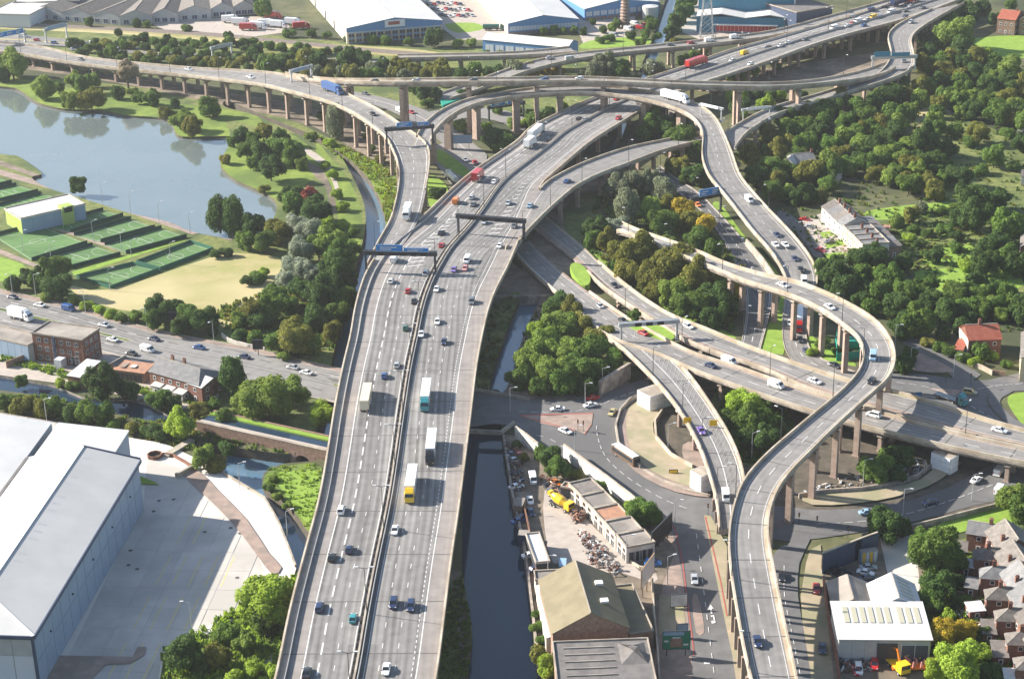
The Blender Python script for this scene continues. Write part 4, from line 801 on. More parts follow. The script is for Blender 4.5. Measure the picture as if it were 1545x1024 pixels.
# beyond the viaducts
wood([(100, 62), (200, 66), (330, 78), (400, 82), (460, 88), (460, 102), (400, 108), (330, 102), (200, 92), (120, 80)], 60, (6, 10), ['dark', 'mid', 'olive', 'dark'], ['round', 'bush', 'bush'], 'between the far carriageways', 4)
wood([(395, 94), (460, 86), (560, 92), (700, 100), (800, 104), (770, 112), (620, 116), (470, 112), (400, 106)], 32, (9, 14), ['dark', 'dark', 'mid', 'grey', 'olive'], ['round', 'big', 'small'], 'behind the highest viaduct', 5)
wood([(370, 62), (560, 78), (560, 84), (380, 74), (180, 62), (180, 54)], 44, (6, 9), ['dark', 'mid'], ['bush', 'bush', 'round'], 'below the railway bank', 6)
for a in [(103, 14, 7, 'dark', 'round'), (399, 13, 13, 'mid', 'round'), (206, 34, 7, 'dark', 'round'), (221, 37, 6, 'light', 'round'), (135, 34, 7, 'dark', 'round'), (280, 42, 8, 'mid', 'bush'), (345, 55, 8, 'dark', 'round'), (178, 50, 6, 'dark', 'small'), (436, 49, 9, 'mid', 'bush'), (470, 50, 8, 'mid', 'bush'), (492, 53, 7, 'mid', 'bush'), (526, 56, 9, 'dark', 'bush'), (560, 59, 9, 'mid', 'bush'), (580, 60, 9, 'mid', 'bush'), (617, 62, 8, 'mid', 'bush'), (655, 58, 13, 'dark', 'round'), (690, 65, 9, 'light', 'bush'), (710, 64, 8, 'light', 'bush'), (735, 80, 6, 'mid', 'bush'), (755, 78, 5, 'mid', 'bush'), (625, 4, 8, 'mid', 'bush'), (640, 10, 7, 'mid', 'bush')]: tree(*a, zone='around the far warehouses')
for a in [(820, 47, 6, 'light', 'tall'), (836, 45, 6, 'light', 'tall'), (850, 47, 5, 'mid', 'tall'), (866, 45, 6, 'mid', 'tall'), (880, 47, 6, 'dark', 'round'), (912, 44, 6, 'dark', 'tall'), (925, 42, 7, 'light', 'tall'), (930, 35, 7, 'mid', 'tall'), (950, 53, 8, 'dark', 'bush'), (905, 60, 7, 'mid', 'bush'), (920, 57, 7, 'mid', 'bush'), (965, 64, 7, 'mid', 'bush'), (985, 38, 9, 'mid', 'round'), (978, 30, 7, 'dark', 'round'), (975, 52, 7, 'mid', 'round'), (990, 55, 7, 'mid', 'bush'), (896, 32, 5, 'dark', 'round')]: tree(*a, zone='left of the far canal')
for a in [(1030, 6, 13, 'dark', 'big'), (1042, 0, 10, 'mid', 'round'), (1020, 35, 13, 'dark', 'big'), (1030, 22, 12, 'dark', 'round'), (1013, 48, 11, 'dark', 'round'), (1037, 16, 10, 'mid', 'round'), (1018, 62, 7, 'olive', 'bush')]: tree(*a, zone='right of the far canal')
for a in [(912, 98, 18, 'grey', 'big'), (895, 106, 14, 'grey', 'round'), (935, 103, 15, 'mid', 'round'), (880, 112, 9, 'grey', 'bush'), (825, 107, 9, 'yellow', 'bush'), (805, 110, 8, 'yellow', 'bush'), (845, 108, 8, 'yellow', 'bush'), (982, 105, 13, 'grey', 'willow'), (996, 102, 10, 'grey', 'round'), (960, 115, 8, 'grey', 'bush'), (1030, 90, 9, 'mid', 'bush'), (1045, 82, 8, 'mid', 'bush'), (1060, 78, 7, 'olive', 'bush'), (1100, 116, 9, 'lime', 'bush'), (1120, 114, 9, 'lime', 'bush'), (1140, 108, 9, 'lime', 'bush'), (1170, 100, 7, 'mid', 'bush')]: tree(*a, zone='below the far slip road')
for a in [(640, 140, 12, 'dark', 'round'), (625, 132, 10, 'dark', 'round'), (655, 142, 10, 'dark', 'round'), (645, 155, 8, 'mid', 'bush'), (700, 140, 8, 'dark', 'bush'), (725, 136, 8, 'dark', 'bush')]: tree(*a, zone='below the highest viaduct')
for a in [(740, 210, 15, 'dark', 'round'), (758, 205, 14, 'dark', 'round'), (752, 222, 10, 'mid', 'bush'), (765, 215, 12, 'mid', 'round'), (697, 188, 10, 'light', 'round'), (792, 185, 8, 'lime', 'bush'), (810, 180, 13, 'mid', 'round'), (830, 172, 12, 'dark', 'round'), (775, 185, 9, 'light', 'bush'), (800, 170, 9, 'dark', 'bush'), (850, 160, 8, 'mid', 'bush'), (735, 190, 8, 'lime', 'bush'), (655, 290, 10, 'mid', 'bush'), (664, 288, 7, 'dark', 'bush'), (752, 165, 9, 'mid', 'bush'), (780, 168, 8, 'mid', 'bush')]: tree(*a, zone='inside the curved viaduct')
for a in [(975, 165, 14, 'grey', 'round'), (990, 160, 14, 'grey', 'round'), (985, 185, 20, 'mid', 'big'), (970, 200, 12, 'mid', 'round'), (1005, 190, 18, 'dark', 'round'), (1025, 180, 12, 'dark', 'round'), (1030, 210, 24, 'mid', 'big'), (1045, 225, 18, 'mid', 'round'), (1015, 222, 14, 'olive', 'round'), (1028, 250, 16, 'olive', 'round'), (1050, 262, 16, 'dark', 'round'), (1035, 270, 10, 'mid', 'bush'), (1060, 275, 9, 'dark', 'bush'), (1012, 248, 12, 'mid', 'round')]: tree(*a, zone='beside the right descending viaduct')
for a in [(934, 285, 19, 'grey', 'big'), (955, 275, 18, 'grey', 'big'), (980, 275, 17, 'grey', 'big'), (1000, 285, 16, 'grey', 'round'), (920, 290, 13, 'grey', 'round'), (946, 310, 18, 'grey', 'tall'), (980, 318, 22, 'light', 'big'), (1008, 312, 18, 'olive', 'big'), (1000, 335, 20, 'mid', 'big'), (1030, 320, 18, 'yellow', 'round'), (1045, 330, 16, 'olive', 'round'), (1062, 342, 17, 'yellow', 'round'), (1050, 360, 17, 'mid', 'round'), (1078, 378, 17, 'mid', 'round'), (900, 345, 19, 'dark', 'big'), (930, 342, 17, 'silver', 'willow'), (893, 360, 14, 'mid', 'round'), (915, 365, 17, 'olive', 'big'), (932, 378, 15, 'olive', 'round'), (962, 385, 30, 'olive', 'big'), (950, 408, 20, 'olive', 'round'), (985, 415, 22, 'olive', 'big'), (1022, 400, 34, 'olive', 'big'), (1052, 425, 30, 'olive', 'big'), (1020, 440, 24, 'light', 'big'), (1045, 458, 26, 'mid', 'big'), (1078, 455, 26, 'dark', 'big'), (990, 440, 16, 'olive', 'round'), (1075, 478, 18, 'dark', 'round'), (1106, 437, 14, 'yellow', 'round'), (1095, 465, 16, 'dark', 'round'), (1010, 362, 9, 'light', 'bush'), (1005, 350, 12, 'dark', 'bush')]: tree(*a, zone='on the central wooded island')
for a in [(845, 455, 18, 'dark', 'round'), (832, 470, 16, 'mid', 'round'), (865, 470, 20, 'olive', 'big'), (842, 492, 24, 'light', 'big'), (812, 498, 16, 'lime', 'round'), (875, 492, 22, 'olive', 'big'), (905, 510, 20, 'olive', 'big'), (820, 522, 28, 'light', 'willow'), (855, 530, 26, 'light', 'willow'), (890, 530, 26, 'mid', 'big'), (918, 520, 16, 'dark', 'round'), (800, 545, 22, 'light', 'round'), (835, 560, 26, 'light', 'willow'), (870, 560, 26, 'mid', 'big'), (900, 558, 20, 'mid', 'round'), (785, 570, 17, 'mid', 'round'), (812, 585, 14, 'mid', 'round'), (850, 580, 18, 'mid', 'round'), (885, 582, 14, 'dark', 'round'), (925, 545, 16, 'mid', 'round')]: tree(*a, zone='between canal and ramp')
for a in [(1122, 612, 26, 'lime', 'big'), (1105, 635, 20, 'mid', 'round'), (1140, 635, 24, 'mid', 'big'), (1160, 615, 16, 'dark', 'round'), (1125, 660, 18, 'dark', 'round'), (1155, 660, 20, 'dark', 'round'), (1170, 640, 15, 'mid', 'round'), (1108, 672, 12, 'mid', 'round')]: tree(*a, zone='between ramp and flyover')
for a in [(1322, 707, 22, 'mid', 'big'), (1340, 690, 18, 'mid', 'round'), (1360, 690, 20, 'dark', 'round'), (1355, 715, 14, 'dark', 'round'), (1240, 600, 9, 'dark', 'bush')]: tree(*a, zone='under the twin road')
for a in [(1240, 515, 10, 'mid', 'bush'), (1262, 530, 8, 'mid', 'bush'), (1225, 530, 8, 'lime', 'bush')]: tree(*a, zone='beside the green sheeting')
for a in [(815, 680, 12, 'mid', 'round'), (832, 690, 16, 'dark', 'round'), (840, 705, 18, 'mid', 'big'), (868, 715, 10, 'olive', 'bush'), (905, 732, 9, 'mid', 'bush'), (968, 773, 22, 'mid', 'big'), (952, 768, 12, 'lime', 'round'), (985, 780, 14, 'mid', 'round')]: tree(*a, zone='along the white panel wall')
for a in [(812, 945, 10, 'mid', 'bush'), (810, 925, 8, 'mid', 'bush'), (818, 965, 9, 'mid', 'bush'), (815, 985, 13, 'olive', 'round'), (828, 1008, 18, 'lime', 'round'), (790, 690, 8, 'olive', 'bush'), (780, 670, 8, 'dark', 'bush')]: tree(*a, zone='on the canal wharf edge')
# right-hand slope
wood([(1115, 245), (1165, 190), (1345, 135), (1545, 100), (1545, 190), (1480, 188), (1420, 195), (1400, 250), (1440, 285), (1300, 270), (1240, 305), (1185, 300)], 75, (11, 15), ['mid', 'dark', 'light', 'olive', 'mid'], ['round'], 'deep in the hillside wood', 17, gap=.75)
wood([(1235, 400), (1290, 440), (1350, 440), (1440, 480), (1545, 480), (1545, 440), (1480, 440), (1400, 425), (1330, 380)], 24, (11, 15), ['mid', 'dark', 'light'], ['round'], 'deep in the lower wood', 18, gap=.75)
wood([(1115, 240), (1160, 190), (1210, 160), (1262, 150), (1300, 140), (1345, 132), (1350, 160), (1345, 200), (1380, 230), (1300, 240), (1240, 230), (1180, 240), (1170, 290), (1140, 280)], 42, (13, 19), ['mid', 'dark', 'dark', 'light', 'olive', 'mid'], ['round', 'big', 'big'], 'above the descending viaduct', 7)
wood([(1095, 150), (1120, 138), (1200, 138), (1212, 146), (1150, 160), (1110, 178), (1098, 165)], 10, (8, 13), ['mid', 'dark', 'lime'], ['round'], 'between the two right slip roads', 8)
wood([(1380, 100), (1440, 85), (1500, 88), (1560, 92), (1560, 185), (1500, 180), (1440, 160), (1400, 145), (1350, 148), (1345, 130), (1385, 108)], 40, (13, 19), ['mid', 'dark', 'dark', 'light', 'olive'], ['round', 'big'], 'below the bright playing field', 9)
wood([(1160, 275), (1240, 240), (1280, 250), (1330, 270), (1410, 290), (1420, 240), (1370, 215), (1310, 240), (1220, 262), (1170, 250)], 24, (13, 19), ['dark', 'mid', 'light', 'olive'], ['round', 'big'], 'behind the terraced houses', 10)
for a in [(1445, 50, 26, 'light', 'big'), (1425, 58, 18, 'mid', 'round'), (1455, 72, 18, 'dark', 'round'), (1435, 30, 14, 'mid', 'round'), (1420, 90, 14, 'mid', 'round'), (1400, 80, 14, 'dark', 'round'), (1410, 100, 13, 'mid', 'round'), (1395, 60, 10, 'dark', 'round'), (1470, 20, 12, 'dark', 'round'), (1485, 10, 12, 'dark', 'round'), (1455, 15, 12, 'mid', 'round'), (1500, 30, 9, 'dark', 'round'), (1525, 8, 9, 'mid', 'round'), (1490, 80, 8, 'lime', 'round')]: tree(*a, zone='beside the bright playing field')
for a in [(1415, 195, 12, 'mid', 'round'), (1445, 195, 11, 'mid', 'round'), (1478, 200, 18, 'olive', 'big'), (1500, 235, 18, 'mid', 'big'), (1462, 212, 12, 'mid', 'bush'), (1430, 225, 14, 'dark', 'round'), (1395, 215, 25, 'dark', 'big'), (1405, 245, 20, 'dark', 'big'), (1375, 250, 18, 'olive', 'big'), (1520, 200, 10, 'mid', 'bush'), (1540, 215, 14, 'dark', 'round'), (1530, 250, 10, 'mid', 'bush'), (1480, 255, 10, 'mid', 'bush'), (1445, 265, 18, 'dark', 'round')]: tree(*a, zone='on the dry grass slope')
for a in [(1465, 300, 24, 'dark', 'big'), (1475, 325, 24, 'dark', 'big'), (1450, 330, 15, 'dark', 'round'), (1505, 300, 16, 'dark', 'round'), (1520, 345, 26, 'mid', 'big'), (1500, 370, 24, 'dark', 'big'), (1490, 395, 22, 'dark', 'big'), (1515, 385, 18, 'mid', 'round'), (1535, 400, 20, 'dark', 'round'), (1375, 325, 12, 'olive', 'round'), (1388, 312, 10, 'grey', 'round'), (1353, 332, 11, 'light', 'round'), (1380, 345, 9, 'mid', 'bush'), (1400, 352, 9, 'mid', 'bush'), (1425, 345, 10, 'mid', 'bush'), (1370, 358, 9, 'lime', 'bush'), (1410, 385, 12, 'dark', 'round'), (1440, 372, 10, 'mid', 'bush'), (1455, 400, 10, 'lime', 'bush'), (1385, 368, 9, 'dark', 'bush'), (1420, 318, 9, 'mid', 'bush'), (1445, 355, 10, 'dark', 'bush')]: tree(*a, zone='in the long back gardens')
for a in [(1310, 390, 26, 'dark', 'big'), (1305, 412, 18, 'mid', 'round'), (1262, 415, 26, 'dark', 'big'), (1245, 405, 15, 'dark', 'round'), (1275, 435, 20, 'dark', 'round'), (1340, 420, 22, 'mid', 'big'), (1325, 440, 20, 'mid', 'round'), (1365, 395, 16, 'dark', 'round'), (1370, 440, 22, 'mid', 'big'), (1355, 460, 22, 'dark', 'big'), (1385, 485, 26, 'mid', 'big'), (1360, 492, 18, 'dark', 'round'), (1405, 455, 18, 'dark', 'big'), (1425, 470, 18, 'dark', 'round'), (1440, 445, 16, 'mid', 'round'), (1400, 430, 14, 'mid', 'round'), (1300, 450, 14, 'dark', 'round'), (1310, 462, 14, 'mid', 'round'), (1460, 462, 16, 'mid', 'round'), (1480, 445, 16, 'mid', 'round'), (1500, 460, 16, 'mid', 'round'), (1520, 445, 18, 'mid', 'big'), (1540, 465, 18, 'dark', 'round'), (1450, 490, 14, 'dark', 'round'), (1420, 500, 12, 'dark', 'round')]: tree(*a, zone='right of the flyover loop')
wood([(1395, 420), (1470, 420), (1545, 440), (1560, 480), (1500, 478), (1430, 480), (1385, 440)], 12, (10, 15), ['mid', 'dark', 'light'], ['round', 'bush'], 'in the green hollow', 12)
for a in [(1400, 515, 10, 'olive', 'bush'), (1420, 522, 10, 'mid', 'bush'), (1435, 530, 11, 'mid', 'bush'), (1455, 538, 9, 'mid', 'bush'), (1460, 515, 11, 'dark', 'round'), (1480, 530, 12, 'mid', 'round'), (1495, 535, 10, 'lime', 'bush'), (1472, 545, 9, 'lime', 'bush'), (1520, 548, 8, 'mid', 'bush'), (1360, 548, 14, 'dark', 'round'), (1372, 535, 12, 'dark', 'round')]: tree(*a, zone='around the red-roofed house')
for a in [(1340, 790, 26, 'dark', 'big'), (1322, 785, 14, 'mid', 'round'), (1360, 795, 14, 'dark', 'round'), (1410, 832, 36, 'mid', 'big'), (1392, 815, 20, 'mid', 'round'), (1435, 840, 24, 'mid', 'big'), (1415, 885, 25, 'dark', 'big'), (1400, 905, 16, 'mid', 'round'), (1432, 875, 16, 'dark', 'round'), (1410, 915, 14, 'mid', 'round'), (1528, 752, 26, 'light', 'big'), (1545, 770, 24, 'mid', 'big'), (1430, 930, 12, 'lime', 'round'), (1420, 955, 26, 'yellow', 'willow'), (1455, 952, 20, 'yellow', 'willow'), (1445, 1000, 38, 'lime', 'willow'), (1415, 1010, 20, 'lime', 'willow'), (1470, 985, 22, 'lime', 'willow'), (1485, 955, 10, 'mid', 'round'), (1470, 815, 10, 'mid', 'round'), (1450, 905, 11, 'mid', 'bush'), (1495, 1010, 14, 'dark', 'bush'), (1510, 1015, 11, 'mid', 'bush'), (1462, 840, 8, 'lime', 'bush')]: tree(*a, zone='behind the brick back yards')
tree(957, 475, 9, 'mid', 'round', 'on the small green verge between the twin roads', 6.6)
build_trees()
# ---------------------------------------------------------------- buildings
def rect3(a, b, c, z):
    "rectangle from three roof-level corners seen in the photo: a origin, b along, c across; squared up"
    A, B, D = at(*a, z), at(*b, z), at(*c, z); u = B - A; v = D - A; L = u.length; u.normalize(); n = Vector((-u.y, u.x, 0)); w = v.dot(n)
    if w < 0: n = -n; w = -w
    return A, u, n, L, w
def frame_obj(o, root): o.parent = root; return o
def win(root, lo, hi, W_, H_, fm='frame_white', dep=.06):
    pass
class Bld:
    "a building in its own frame: x along, y across, z up, origin at a corner on the ground"
    def __init__(s, name, label, cat, a, b, c, h, z0=0.0, group=None, lift=None):
        A, u, n, L, w = rect3(a, b, c, h + z0)
        s.L, s.W, s.h = L, w, h; s.flipn = u.cross(n).z < 0
        if s.flipn:   # keep right-handed: start from the other end
            A = A + u * L; u = -u
        s.root = empty(name, (A.x, A.y, z0)); tag(s.root, label, cat, group); s.root.rotation_euler = (0, 0, math.atan2(u.y, u.x)); s.wm = {}
    def add(s, mb, name, m, parent=None, label=None):
        o = mb.build(name, m, parent or s.root)
        if label: o['label'] = label
        return o
    def walls(s, m='brick_red', h=None, label=None, gable=None, ridge_h=0):
        h = h or s.h; b = MB(); L, W = s.L, s.W
        b.box(0, L, 0, W, -.5, h)
        if gable == 'x':   # ridge along x, gables at the x ends
            for x in (0, L): b.face([(x, 0, h), (x, W, h), (x, W / 2, h + ridge_h)])
        if gable == 'y':
            for y in (0, W): b.face([(0, y, h), (L, y, h), (L / 2, y, h + ridge_h)])
        s.wall = s.add(b, 'wall', m); return s.wall
    def roof(s, m='slate', kind='flat', rh=2.5, o=.35, t=.15, hip=(0, 0)):
        L, W, h = s.L, s.W, s.h; b = MB()
        def slab(pts):
            n = (Vector(pts[1]) - Vector(pts[0])).cross(Vector(pts[2]) - Vector(pts[0])).normalized()
            if n.z < 0: n = -n
            b.prism([Vector(p) + n * .01 for p in pts], [Vector(p) + n * (t + .01) for p in pts], 0, True, True)
        if kind == 'flat':
            b.box(-o, L + o, -o, W + o, h + .01, h + t)
            p = MB(); w = .3
            for x0, x1, y0, y1 in ((-o, L + o, -o, -o + w), (-o, L + o, W + o - w, W + o), (-o, -o + w, -o + w, W + o - w), (L + o - w, L + o, -o + w, W + o - w)): p.box(x0, x1, y0, y1, h + t + .005, h + t + .4)
            s.rf = s.add(b, 'roof', m); s.add(p, 'parapet', 'concrete', s.rf); return s.rf
        if kind == 'x':
            e = o * rh / (W / 2); h0 = hip[0]; h1 = hip[1]
            slab([(-o * (h0 == 0) - o * (h0 > 0), -o, h - e), (L + o, -o, h - e), (L + o * (h1 == 0) - h1, W / 2, h + rh), (-o * (h0 == 0) + h0, W / 2, h + rh)])
            slab([(-o, W + o, h - e), (L + o, W + o, h - e), (L + o * (h1 == 0) - h1, W / 2, h + rh), (-o * (h0 == 0) + h0, W / 2, h + rh)])
            if h0: slab([(-o, -o, h - e), (-o, W + o, h - e), (h0, W / 2, h + rh)])
            if h1: slab([(L + o, -o, h - e), (L + o, W + o, h - e), (L - h1, W / 2, h + rh)])
        if kind == 'y':
            e = o * rh / (L / 2)
            slab([(-o, -o, h - e), (-o, W + o, h - e), (L / 2, W + o, h + rh), (L / 2, -o, h + rh)])
            slab([(L + o, -o, h - e), (L + o, W + o, h - e), (L / 2, W + o, h + rh), (L / 2, -o, h + rh)])
        if kind == 'lean': slab([(-o, -o, h - .1), (L + o, -o, h - .1), (L + o, W + o, h + rh), (-o, W + o, h + rh)])
        s.rf = s.add(b, 'roof', m)
        if kind in 'xy':
            r = MB()
            if kind == 'x': r.bar((hip[0], W / 2, h + rh + t + .03), (L - hip[1], W / 2, h + rh + t + .03), .3, .12)
            else: r.bar((L / 2, 0, h + rh + t + .03), (L / 2, W, h + rh + t + .03), .3, .12)
            s.add(r, 'ridge', 'concrete', s.rf)
        return s.rf
    def piece(s, side, u0, u1, z0, z1, name='window', m='window', frame='frame_white', proud=.05, out=None, sill=False):
        "an opening on side S (y=0), N (y=W), W (x=0), E (x=L), u measured along it; frame proud of the wall, pane inside"
        key = (side, round(u1 - u0, 2), round(z1 - z0, 2), name, m, frame)
        w, hh = u1 - u0, z1 - z0
        if key not in s.wm:
            f = MB(); t = min(.12, w * .12)
            if frame:
                for x0, x1, y0, y1 in ((0, w, 0, t), (0, w, hh - t, hh), (0, t, t, hh - t), (w - t, w, t, hh - t)): f.box(x0, x1, -proud - .03, -.003, y0, y1)
                if w > 1.4: f.box(w / 2 - t / 2, w / 2 + t / 2, -proud - .02, -.004, t, hh - t)
                p = MB(); p.box(t, w - t, -proud, -.006, t, hh - t)
            else: p = None; f.box(0, w, -proud, -.003, 0, hh)
            fo_ = f.build(name, frame or m, None); po = p.build('pane', m, None) if p else None
            s.wm[key] = (fo_.data, po.data if po else None)
            for q in (fo_, po):
                if q: bpy.data.objects.remove(q)
        a, c = s.wm[key]; o = bpy.data.objects.new(name, a); C.objects.link(o); o.parent = s.root
        if c: p = bpy.data.objects.new('pane', c); C.objects.link(p); p.parent = o
        L, W = s.L, s.W
        o.location, rz = {'S': ((u0, 0, z0), 0), 'N': ((u1, W, z0), math.pi), 'W': ((0, u1, z0), -math.pi / 2), 'E': ((L, u0, z0), math.pi / 2)}[side]
        o.rotation_euler = (0, 0, rz); return o
    def row(s, side, n, z0, z1, w=1.1, m0=1.0, m1=1.0, **k):
        T = s.L if side in 'SN' else s.W
        for i in range(n):
            c = m0 + (T - m0 - m1) * (i + .5) / n; s.piece(side, c - w / 2, c + w / 2, z0, z1, **k)
    def chimney(s, x, y, z, hh=1.6, w=.9, m='brick_red'):
        b = MB(); b.box(-w / 2, w / 2, -w / 3, w / 3, 0, hh); b.box(-w * .58, w * .58, -w * .42, w * .42, hh + .002, hh + .2)
        for i in (-1, 0, 1): b.cyl((i * w * .3, 0, hh + .2), (i * w * .3, 0, hh + .6), .11, .09, 6)
        o = s.add(b, 'chimney', m, s.rf); o.location = (x, y, z); return o
    def panels(s, side, n, rows, m, z0=.2, z1=None, gap=.06, proud=.08):
        T = s.L if side in 'SN' else s.W; z1 = z1 or s.h
        for r in range(rows):
            for i in range(n):
                s.piece(side, T * i / n + gap, T * (i + 1) / n - gap, z0 + (z1 - z0) * r / rows + gap, z0 + (z1 - z0) * (r + 1) / rows - gap, name='wall_panel', m=m, frame=None, proud=proud)

# ---- big warehouse, bottom left
ZE, ZR = 15.0, 18.5
E1, E0 = at(208, 694, ZE), at(48, 957, ZE); R1, R0 = at(119, 685, ZR), at(-23, 890, ZR)
ux = (E1 - E0).xy.normalized(); ux = Vector((ux.x, ux.y, 0)); nx = Vector((-ux.y, ux.x, 0))   # nx points left/away from the yard
if (R1 - E1).dot(nx) < 0: nx = -nx
Lw = (E1 - E0).length; half = abs((R0 - E0).dot(nx)); hipd = (R0 - E0).dot(ux)
wh = empty('warehouse', (E0.x, E0.y, 0)); tag(wh, 'huge pale hip-roofed warehouse with slate-blue walls beside the service yard', 'warehouse'); wh.rotation_euler = (0, 0, math.atan2(ux.y, ux.x))
yW = 1 if ux.cross(nx).z > 0 else -1
def P_(x, y, z): return (x, y * yW, z)
b = MB(); b.prism([P_(0, 0, -.5), P_(Lw, 0, -.5), P_(Lw, 2 * half, -.5), P_(0, 2 * half, -.5)], [P_(0, 0, ZE - .1), P_(Lw, 0, ZE - .1), P_(Lw, 2 * half, ZE - .1), P_(0, 2 * half, ZE - .1)])
b.face([P_(Lw, 0, ZE - .1), P_(Lw, 2 * half, ZE - .1), P_(Lw, half, ZR - .15)]); b.build('wall', 'clad_grey', wh)
b = MB(); o_ = .5
b.face([P_(-o_, -o_, ZE), P_(Lw + o_, -o_, ZE), P_(Lw + o_, half, ZR), P_(hipd, half, ZR)])
b.face([P_(Lw + o_, half, ZR), P_(hipd, half, ZR), P_(-o_, 2 * half + o_, ZE), P_(Lw + o_, 2 * half + o_, ZE)])
b.face([P_(-o_, -o_, ZE), P_(-o_, 2 * half + o_, ZE), P_(hipd, half, ZR)])
b.prism([P_(-o_, -o_, ZE - .9), P_(Lw + o_, -o_, ZE - .9), P_(Lw + o_, 0, ZE - .9), P_(-o_, 0, ZE - .9)], [P_(-o_, -o_, ZE - .02), P_(Lw + o_, -o_, ZE - .02), P_(Lw + o_, 0, ZE - .02), P_(-o_, 0, ZE - .02)])
rf = b.build('roof', 'roof_grey', wh)
b = MB(); b.bar(P_(hipd, half, ZR + .08), P_(Lw + o_, half, ZR + .08), .9, .12); b.bar(P_(-o_, -o_, ZE + .08), P_(hipd, half, ZR + .08), .7, .12); b.bar(P_(-o_, 2 * half, ZE + .08), P_(hipd, half, ZR + .08), .7, .12); b.build('ridge', 'ridge_white', rf)
for nm, p0, p1 in (('gutter', P_(-o_, -o_ - .2, ZE - .4), P_(Lw + o_, -o_ - .2, ZE - .4)), ('gutter', P_(-o_ - .2, -o_, ZE - .4), P_(-o_ - .2, 2 * half, ZE - .4)), ('gutter', P_(Lw + o_ + .2, -o_, ZE - .1), P_(Lw + o_ + .2, half, ZR - .2))):
    b = MB(); b.bar(p0, p1, .35, .9); b.build(nm, 'clad_navy', rf)
n_ = 14; me_ = {}
for r_i, (za, zb) in enumerate(((.3, 7.4), (7.55, 14.0))):
    for i in range(n_):
        b = MB(); w_ = Lw / n_; b.prism([P_(.1, -.14, za), P_(w_ - .1, -.14, za), P_(w_ - .1, -.01, za), P_(.1, -.01, za)], [P_(.1, -.14, zb), P_(w_ - .1, -.14, zb), P_(w_ - .1, -.01, zb), P_(.1, -.01, zb)])
        if r_i not in me_: o = b.build('wall_panel', 'clad_slate', wh); me_[r_i] = o.data
        else: o = bpy.data.objects.new('wall_panel', me_[r_i]); C.objects.link(o); o.parent = wh
        o.location = (i * w_, 0, 0)
for i in range(6):
    for r_i, (za, zb) in enumerate(((.3, 9.4), (9.5, 14.0))):
        b = MB(); w_ = 2 * half / 6; b.prism([P_(-.14, .1, za), P_(-.01, .1, za), P_(-.01, w_ - .1, za), P_(-.14, w_ - .1, za)], [P_(-.14, .1, zb), P_(-.01, .1, zb), P_(-.01, w_ - .1, zb), P_(-.14, w_ - .1, zb)])
        o = b.build('wall_panel', 'clad_pale' if r_i == 0 else 'clad_grey', wh); o.location = P_(0, i * w_, 0)
for i in range(5):
    b = MB(); b.cyl(P_(Lw * (.12 + .19 * i), -.5, 9.5), P_(Lw * (.12 + .19 * i), -.15, 9.5), .25); b.build('wall_light', 'steel_dark', wh)
b = MB(); b.box(-.3, .3, -.3, .3, 0, ZE - .9); o = b.build('corner_post', 'clad_navy', wh); o.location = P_(0, 0, 0)
for o in (rf,): upfix(o)
# neighbouring hall behind the dark valley gutter
w2 = empty('warehouse', tuple(wh.matrix_basis @ Vector(P_(0, 2 * half + 1.2, 0)))); tag(w2, 'second pale roofed warehouse behind a dark valley gutter at the left edge', 'warehouse'); w2.rotation_euler = wh.rotation_euler
b = MB(); X0, X1, Wd = -10, Lw + 22, 46
b.prism([P_(X0, 0, -.5), P_(X1, 0, -.5), P_(X1, Wd, -.5), P_(X0, Wd, -.5)], [P_(X0, 0, ZE - .3), P_(X1, 0, ZE - .3), P_(X1, Wd, ZE - .3), P_(X0, Wd, ZE - .3)]); b.build('wall', 'clad_slate', w2)
b = MB(); b.face([P_(X0, -.2, ZE - .1), P_(X1, -.2, ZE - .1), P_(X1, Wd / 2, ZR), P_(X0, Wd / 2, ZR)]); b.face([P_(X0, Wd, ZE - .1), P_(X1, Wd, ZE - .1), P_(X1, Wd / 2, ZR), P_(X0, Wd / 2, ZR)]); b.face([P_(X1, 0, ZE - .3), P_(X1, Wd, ZE - .3), P_(X1, Wd / 2, ZR)])
rf2 = b.build('roof', 'roof_white', w2); upfix(rf2)
b = MB(); b.bar(P_(X0, -.6, ZE + .1), P_(Lw, -.6, ZE + .1), .8, .2); b.build('gutter', 'roof_dark', rf2)
w3 = empty('annexe', tuple(wh.matrix_basis @ Vector(P_(Lw + .8, half * .62, 0)))); tag(w3, 'lower pale-roofed annexe with a slate-blue wall joined to the big warehouse end', 'building'); w3.rotation_euler = wh.rotation_euler
b = MB(); b.prism([P_(0, 0, -.5), P_(21, 0, -.5), P_(21, half * 1.3, -.5), P_(0, half * 1.3, -.5)], [P_(0, 0, 12.5), P_(21, 0, 12.5), P_(21, half * 1.3, 12.5), P_(0, half * 1.3, 12.5)]); b.build('wall', 'clad_slate', w3)
b = MB(); b.prism([P_(-.3, -.3, 12.6), P_(21.3, -.3, 12.6), P_(21.3, half * 1.33, 14.6), P_(-.3, half * 1.33, 14.6)], [P_(-.3, -.3, 12.9), P_(21.3, -.3, 12.9), P_(21.3, half * 1.33, 14.9), P_(-.3, half * 1.33, 14.9)]); b.build('roof', 'roof_white', w3)
